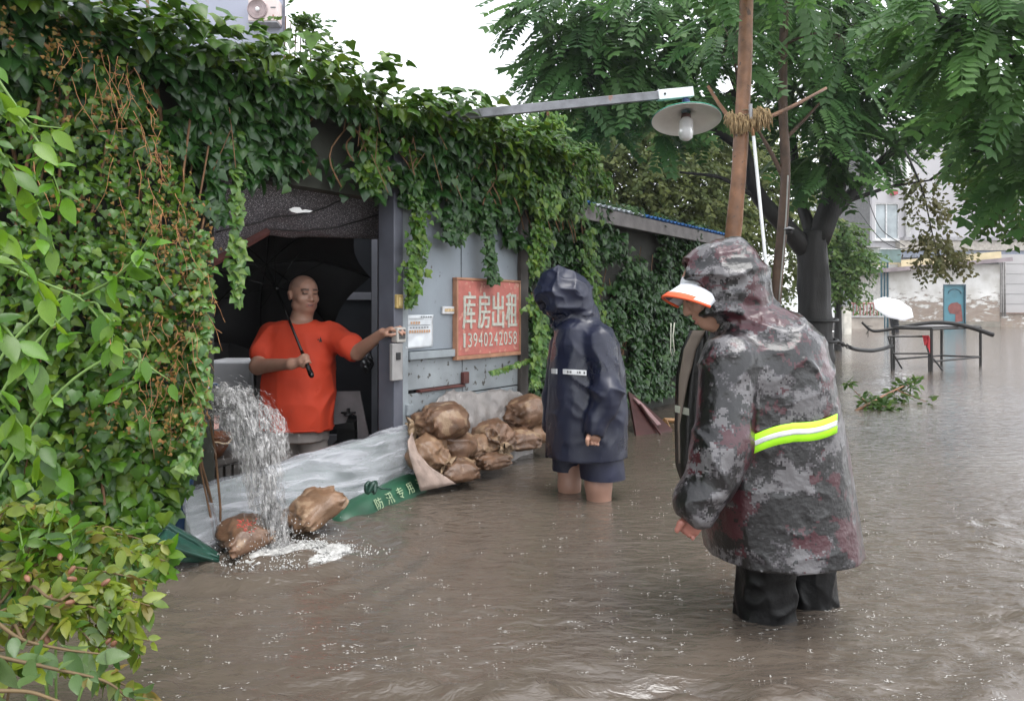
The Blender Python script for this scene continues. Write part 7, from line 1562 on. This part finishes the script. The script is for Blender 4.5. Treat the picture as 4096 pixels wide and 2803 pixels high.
def behind_roof():
    Y = 20.0; t = thing('tall_grey_building', 'tall blue-grey building rising behind the ivy roof', 'building', (W(200, 0, Y)[0], Y, GZ)); MB().add([np.array([W(u, 0, y)[0], y, z]) for u, y in ((60, Y), (284, Y), (276, Y + 8), (60, Y + 8)) for z in (GZ, 11.0)], [(0, 2, 3, 1), (2, 4, 5, 3), (4, 6, 7, 5), (6, 0, 1, 7), (1, 3, 5, 7), (0, 6, 4, 2)]).build('wall', pmat('blue_grey_render', (.34, .36, .44), .8, .08, .5), t); hb(MB(), 283.2, 284.8, -58, 400, Y - .06, .05).build('corner_trim', pmat('dark_trim', (.12, .12, .15), .6), t)
    a = thing('air_conditioner', 'pinkish white air conditioner unit on the tall grey building', 'air conditioner', W(262, 20, Y - .4)); M_ac = pmat('aged_white_ac', (.62, .52, .50), .5, .12, 3); hb(MB(), 248, 277.5, -2, 20.5, Y - .42, .40).build('casing', M_ac, a, bevel=.02)
    c = W(257.5, 9, Y - .43); MB().lathe([(.02, 0), (.25, 0), (.27, .02), (.25, .035)], c, (0, -1, 0), 24).build('fan_ring', pmat('ac_grille', (.36, .28, .28), .5), a, True); MB().lathe([(0, .03), (.055, .03), (.06, 0)], c, (0, -1, 0), 16).build('fan_hub', pmat('white_frame', (.6, .6, .6), .5), a, True)
    for k in range(3): MB().lathe([(.09 + .06 * k, .02), (.096 + .06 * k, .026), (.10 + .06 * k, .02)], c, (0, -1, 0), 24).build('grille_ring', pmat('ac_grille', (.36, .28, .28), .5), a, True)
    hb(MB(), 272.5, 273.6, 14.5, 18, Y - .435, .012).build('label_mark', pmat('red_brown_label', (.30, .10, .06), .6), a); hb(MB(), 270.5, 275.5, 6.5, 7.6, Y - .435, .012).build('label_mark', pmat('grey_ink', (.14, .15, .16), .6), a)
    hb(MB(), 248, 277, 20.6, 22, Y - .4, .42).build('bracket', pmat('grey_clip', (.3, .3, .32), .4), a)
    o = thing('slim_roof_shoots', 'airy dark shoots standing above the ivy roof against the sky', 'plant', onF(300, 40, -0.6)); n = 60; k = RNG.random(n); P = np.stack([np.array(onF(284 + 40 * a, 14 + 46 * a + RNG.normal(0, 5), -0.6)) for a in k]); foliage('foliage', [leaves(P, UP + jit(n, .4), np.array([.6, -.3, .5]) + jit(n, .5), RNG.uniform(.10, .2, n), SPRAY)], M_gr, o)
    q = MB()
    for a in np.linspace(0, 1, 9): q.tube([onF(284 + 40 * a, 70 + 30 * a, -0.6), onF(286 + 40 * a, 16 + 44 * a, -0.6)], .004, 4)
    q.build('stems', M_stem, o)['kind'] = 'stuff'
behind_roof()
# ================================================================ falling pump water, froth, rain on the water
def water_mats():
    m = bpy.data.materials.new('churned_water'); m.use_nodes = True; nt = m.node_tree; n = nt.nodes; L = nt.links; b = n['Principled BSDF']; b.inputs['Base Color'].default_value = (.50, .49, .48, 1); b.inputs['Roughness'].default_value = .10; b.inputs['Specular IOR Level'].default_value = .8
    tc = n.new('ShaderNodeTexCoord'); mp = n.new('ShaderNodeMapping'); mp.inputs['Rotation'].default_value = (0.0, 0.18, 0); mp.inputs['Scale'].default_value = (1, 1, 0.16); L.new(tc.outputs['Object'], mp.inputs[0])
    q = n.new('ShaderNodeTexNoise'); q.inputs['Scale'].default_value = 75; q.inputs['Detail'].default_value = 4; q.inputs['Distortion'].default_value = 0.7; L.new(mp.outputs[0], q.inputs['Vector']); r = ramp(nt, q.outputs[0], [(.44, (.03, .03, .03)), (.66, (.66, .66, .66))])
    bp = n.new('ShaderNodeBump'); bp.inputs['Strength'].default_value = .9; bp.inputs['Distance'].default_value = .012; L.new(q.outputs[0], bp.inputs['Height']); L.new(bp.outputs[0], b.inputs['Normal'])
    tr = n.new('ShaderNodeBsdfTransparent'); ms = n.new('ShaderNodeMixShader'); L.new(r.outputs[0], ms.inputs[0]); L.new(tr.outputs[0], ms.inputs[1]); L.new(b.outputs[0], ms.inputs[2]); L.new(ms.outputs[0], n['Material Output'].inputs[0])
    f = pmat('white_froth', (.46, .455, .44), .22, .25, 40, .5, 80)
    return m, f
M_fall, M_froth = water_mats()
OCT = (np.array([(1, 0, 0), (-1, 0, 0), (0, 1, 0), (0, -1, 0), (0, 0, 1), (0, 0, -1)], float), np.array([(0, 2, 4), (2, 1, 4), (1, 3, 4), (3, 0, 4), (2, 0, 5), (1, 2, 5), (3, 1, 5), (0, 3, 5)]))
def drops(P, D, ln, wd):
    D = nrmz(D); A = nrmz(np.cross(D, np.array([.3, .9, .2]))); B = np.cross(D, A); V, Fc = OCT; n = len(P); ln = np.broadcast_to(ln, (n,)); wd = np.broadcast_to(wd, (n,))
    X = P[:, None] + V[None, :, 0:1] * (A * wd[:, None])[:, None] + V[None, :, 1:2] * (B * wd[:, None])[:, None] + V[None, :, 2:3] * (D * ln[:, None])[:, None]
    return X.reshape(-1, 3), (Fc[None] + (np.arange(n) * 6)[:, None, None]).reshape(-1, 3)
def pump_water():
    t = thing('falling_water', 'white gush of pumped water falling over the plastic into the flood', 'water jet', (FOAM[0], FOAM[1], 0))
    key = [(211, 404, .16), (226, 402, .22), (242, 412, .28), (254, 432, .34), (262, 468, .40), (269, 505, .44), (275, 540, .47), (277, 552, .48)]; K = arch([onF(u, v, o) for u, v, o in key], 60); tang = np.gradient(K, axis=0)
    kr = np.interp(np.linspace(0, 1, 60), [0, .12, .3, .5, .7, .9, 1], [.05, .10, .125, .11, .08, .06, .07])
    fd = Field(K.min(0) - .2, K.max(0) + .2, .0085)
    for i in range(0, 59, 2): fd.capsule(K[i], K[min(59, i + 2)], kr[i] * .72, kr[min(59, i + 2)] * .72, .02)
    # second lobe thrown to the right
    K2 = arch([K[16], onF(268, 416, .30), onF(279, 432, .34), onF(282, 455, .38)], 20)
    for i in range(19): fd.capsule(K2[i], K2[i + 1], .05 - .0012 * i, .05 - .0012 * (i + 1), .03)
    tz = lambda P: np.stack([P[:, 0] * 20 + P[:, 2] * 5, P[:, 1] * 20, P[:, 2] * 5.5], -1)
    fd.warp(lambda P: .020 * vnoise(tz(P)) + .030 * (crease(tz(P) * 1.6 + 4, 2) - .5) + .008 * vnoise(P * 45), .05)
    fd.build('stream', M_fall, t)
    n = 4200; k = RNG.random(n) ** .85; i = (k * 58).astype(int); sp = kr[i] * np.abs(RNG.normal(0.6, .3, n)); d = nrmz(jit(n, 1)); D = nrmz(tang[i] + jit(n, .012)) ; D = nrmz(D + d * .04 + np.array([0, 0, -.1]))
    P = K[i] + d * sp[:, None] * np.array([1.15, .9, .9]); V, Q = drops(P, D, RNG.uniform(.006, .026, n), RNG.uniform(.0008, .0022, n))
    o = link('droplets', mesh(V, Q, True), M_fall, t); o['kind'] = 'stuff'
    n = 500; i = RNG.integers(0, 20, n); d = nrmz(jit(n, 1)); P = K2[i] + d * (.06 * np.abs(RNG.normal(.7, .5, n)))[:, None]; V, Q = drops(P, np.array([.3, 0, -1]) + d * .1, RNG.uniform(.004, .016, n), RNG.uniform(.0008, .0022, n)); o = link('spray', mesh(V, Q, True), M_fall, t); o['kind'] = 'stuff'
    n = 4600; k = RNG.random(n); i = (k * 58).astype(int); d = nrmz(jit(n, 1)); P = K[i] + d * (kr[i] * np.abs(RNG.normal(.6, .35, n)))[:, None]; V, Q = drops(P, nrmz(tang[i]) + d * .07, RNG.uniform(.010, .045, n), RNG.uniform(.0008, .0020, n)); o = link('white_strands', mesh(V, Q, True), M_fall, t); o['kind'] = 'stuff'
    # froth where it lands
    f = thing('froth_patch', 'white froth boiling where the pumped water lands', 'froth', (FOAM[0], FOAM[1], 0)); cx, cy = W(292, 555, wat(555))[:2]
    n = 7000; a = RNG.uniform(0, 2 * np.pi, n); r = np.abs(RNG.normal(0, .36, n)); x = cx + .40 * r * np.cos(a) * 1.15; y = cy + .24 * r * np.sin(a) * 1.1; keep = vnoise(np.stack([x * 14, y * 20, x * 0], -1)) > r * 1.0 - .9; x, y, r = x[keep], y[keep], r[keep]
    h = .055 * np.exp(-(r / .55) ** 2) * (.5 + .6 * (vnoise(np.stack([x * 16, y * 16, x * 0 + 5], -1)) + .4)); P = np.stack([x, y, np.maximum(.004, h * RNG.random(len(x)) ** .4)], -1); s = RNG.uniform(.002, .0065, len(x)); V, Q = drops(P, UP + jit(len(x), .5), s, s * .9); o = link('froth', mesh(V, Q, True), M_froth, f); o['kind'] = 'stuff'
    m = Field([cx - .40, cy - .26, -.03], [cx + .44, cy + .26, .10], .0075)
    for i in range(60):
        a = RNG.uniform(0, 2 * np.pi); r = RNG.random() ** .6; c = np.array([cx + .01 + .27 * r * math.cos(a), cy + .125 * r * math.sin(a), .002]); m.ell(c, (RNG.uniform(.025, .06), RNG.uniform(.02, .05), RNG.uniform(.012, .040) * (1.1 - .75 * r)), None, .02)
    m.warp(lambda P: .010 * vnoise(P * 38) + .012 * (crease(P * 55, 2) - .5) + .006 * vnoise(P * 90)); m.build('boil', M_froth, f)
    n = 700; a = RNG.uniform(0, 2 * np.pi, n); r = np.abs(RNG.normal(0, .2, n)); P = np.stack([cx - .06 + r * np.cos(a), cy + r * .6 * np.sin(a), np.abs(RNG.normal(0, .06, n))], -1); V, Q = drops(P, UP + jit(n, .4), RNG.uniform(.002, .007, n), RNG.uniform(.0015, .004, n)); o = link('splash_drops', mesh(V, Q, True), M_froth, f); o['kind'] = 'stuff'
pump_water()
def rain_on_water():
    P, D, L_, W_ = [], [], [], []
    n = 1500; v = 372 + (700 - 372) * RNG.random(n) ** 1.0; Y = FPX * CAM_H / (v - HOR); u = RNG.uniform(60, 1024, n); x = (u - 512) / FPX * Y; keep = (vnoise(np.stack([x * 1.4, Y * 2.0, x * 0 + 3], -1)) > RNG.uniform(-.9, .9, n)) & (x > P0[0] + (Y - P0[1]) / FD[1] * FD[0] + .3); x, Y = x[keep], Y[keep]; k = len(x)
    h = water_height(x, Y); s = .0009 + .0020 * RNG.random(k) ** 2.4; base = np.stack([x, Y, h + s * .6], -1)
    V, Q = drops(base, UP + jit(k, .25), s * RNG.uniform(.7, 2.6, k), s)
    # little crowns: flat slivers thrown round some hits
    j = RNG.integers(0, k, 1500); off = jit(1500, .010); off[:, 2] = np.abs(off[:, 2]) * .2; V2, Q2 = drops(base[j] + off * np.array([1.6, .8, 1]), np.stack([np.ones(1500), RNG.normal(0, .25, 1500), RNG.normal(0, .1, 1500)], -1), RNG.uniform(.002, .009, 1500), RNG.uniform(.0007, .0016, 1500))
    o = link('rain_splashes', mesh(np.concatenate([V, V2]), np.concatenate([Q, Q2 + len(V)]), True), pmat('splash_white', (.50, .48, .45), .25, .05, 30), None); tag(o, 'pale flecks where raindrops strike the brown water', 'rain splashes', kind='stuff')
rain_on_water()
# ================================================================ rain-laden air
def haze():
    B = 1250.0; mb = MB().box((0, 400, 8.3), (2 * B, 2 * B, 19.4)); m = bpy.data.materials.new('rain_haze'); m.use_nodes = True; nt = m.node_tree; nt.nodes.clear()
    o = nt.nodes.new('ShaderNodeOutputMaterial'); v = nt.nodes.new('ShaderNodeVolumePrincipled'); v.inputs['Color'].default_value = (0.93, 0.95, 0.96, 1); v.inputs['Density'].default_value = 0.0011; v.inputs['Anisotropy'].default_value = 0.3
    nt.links.new(v.outputs[0], o.inputs['Volume']); h = mb.build('haze', m); h['kind'] = 'stuff'; h['label'] = 'pale rainy haze filling the air over the flooded yard'
haze()
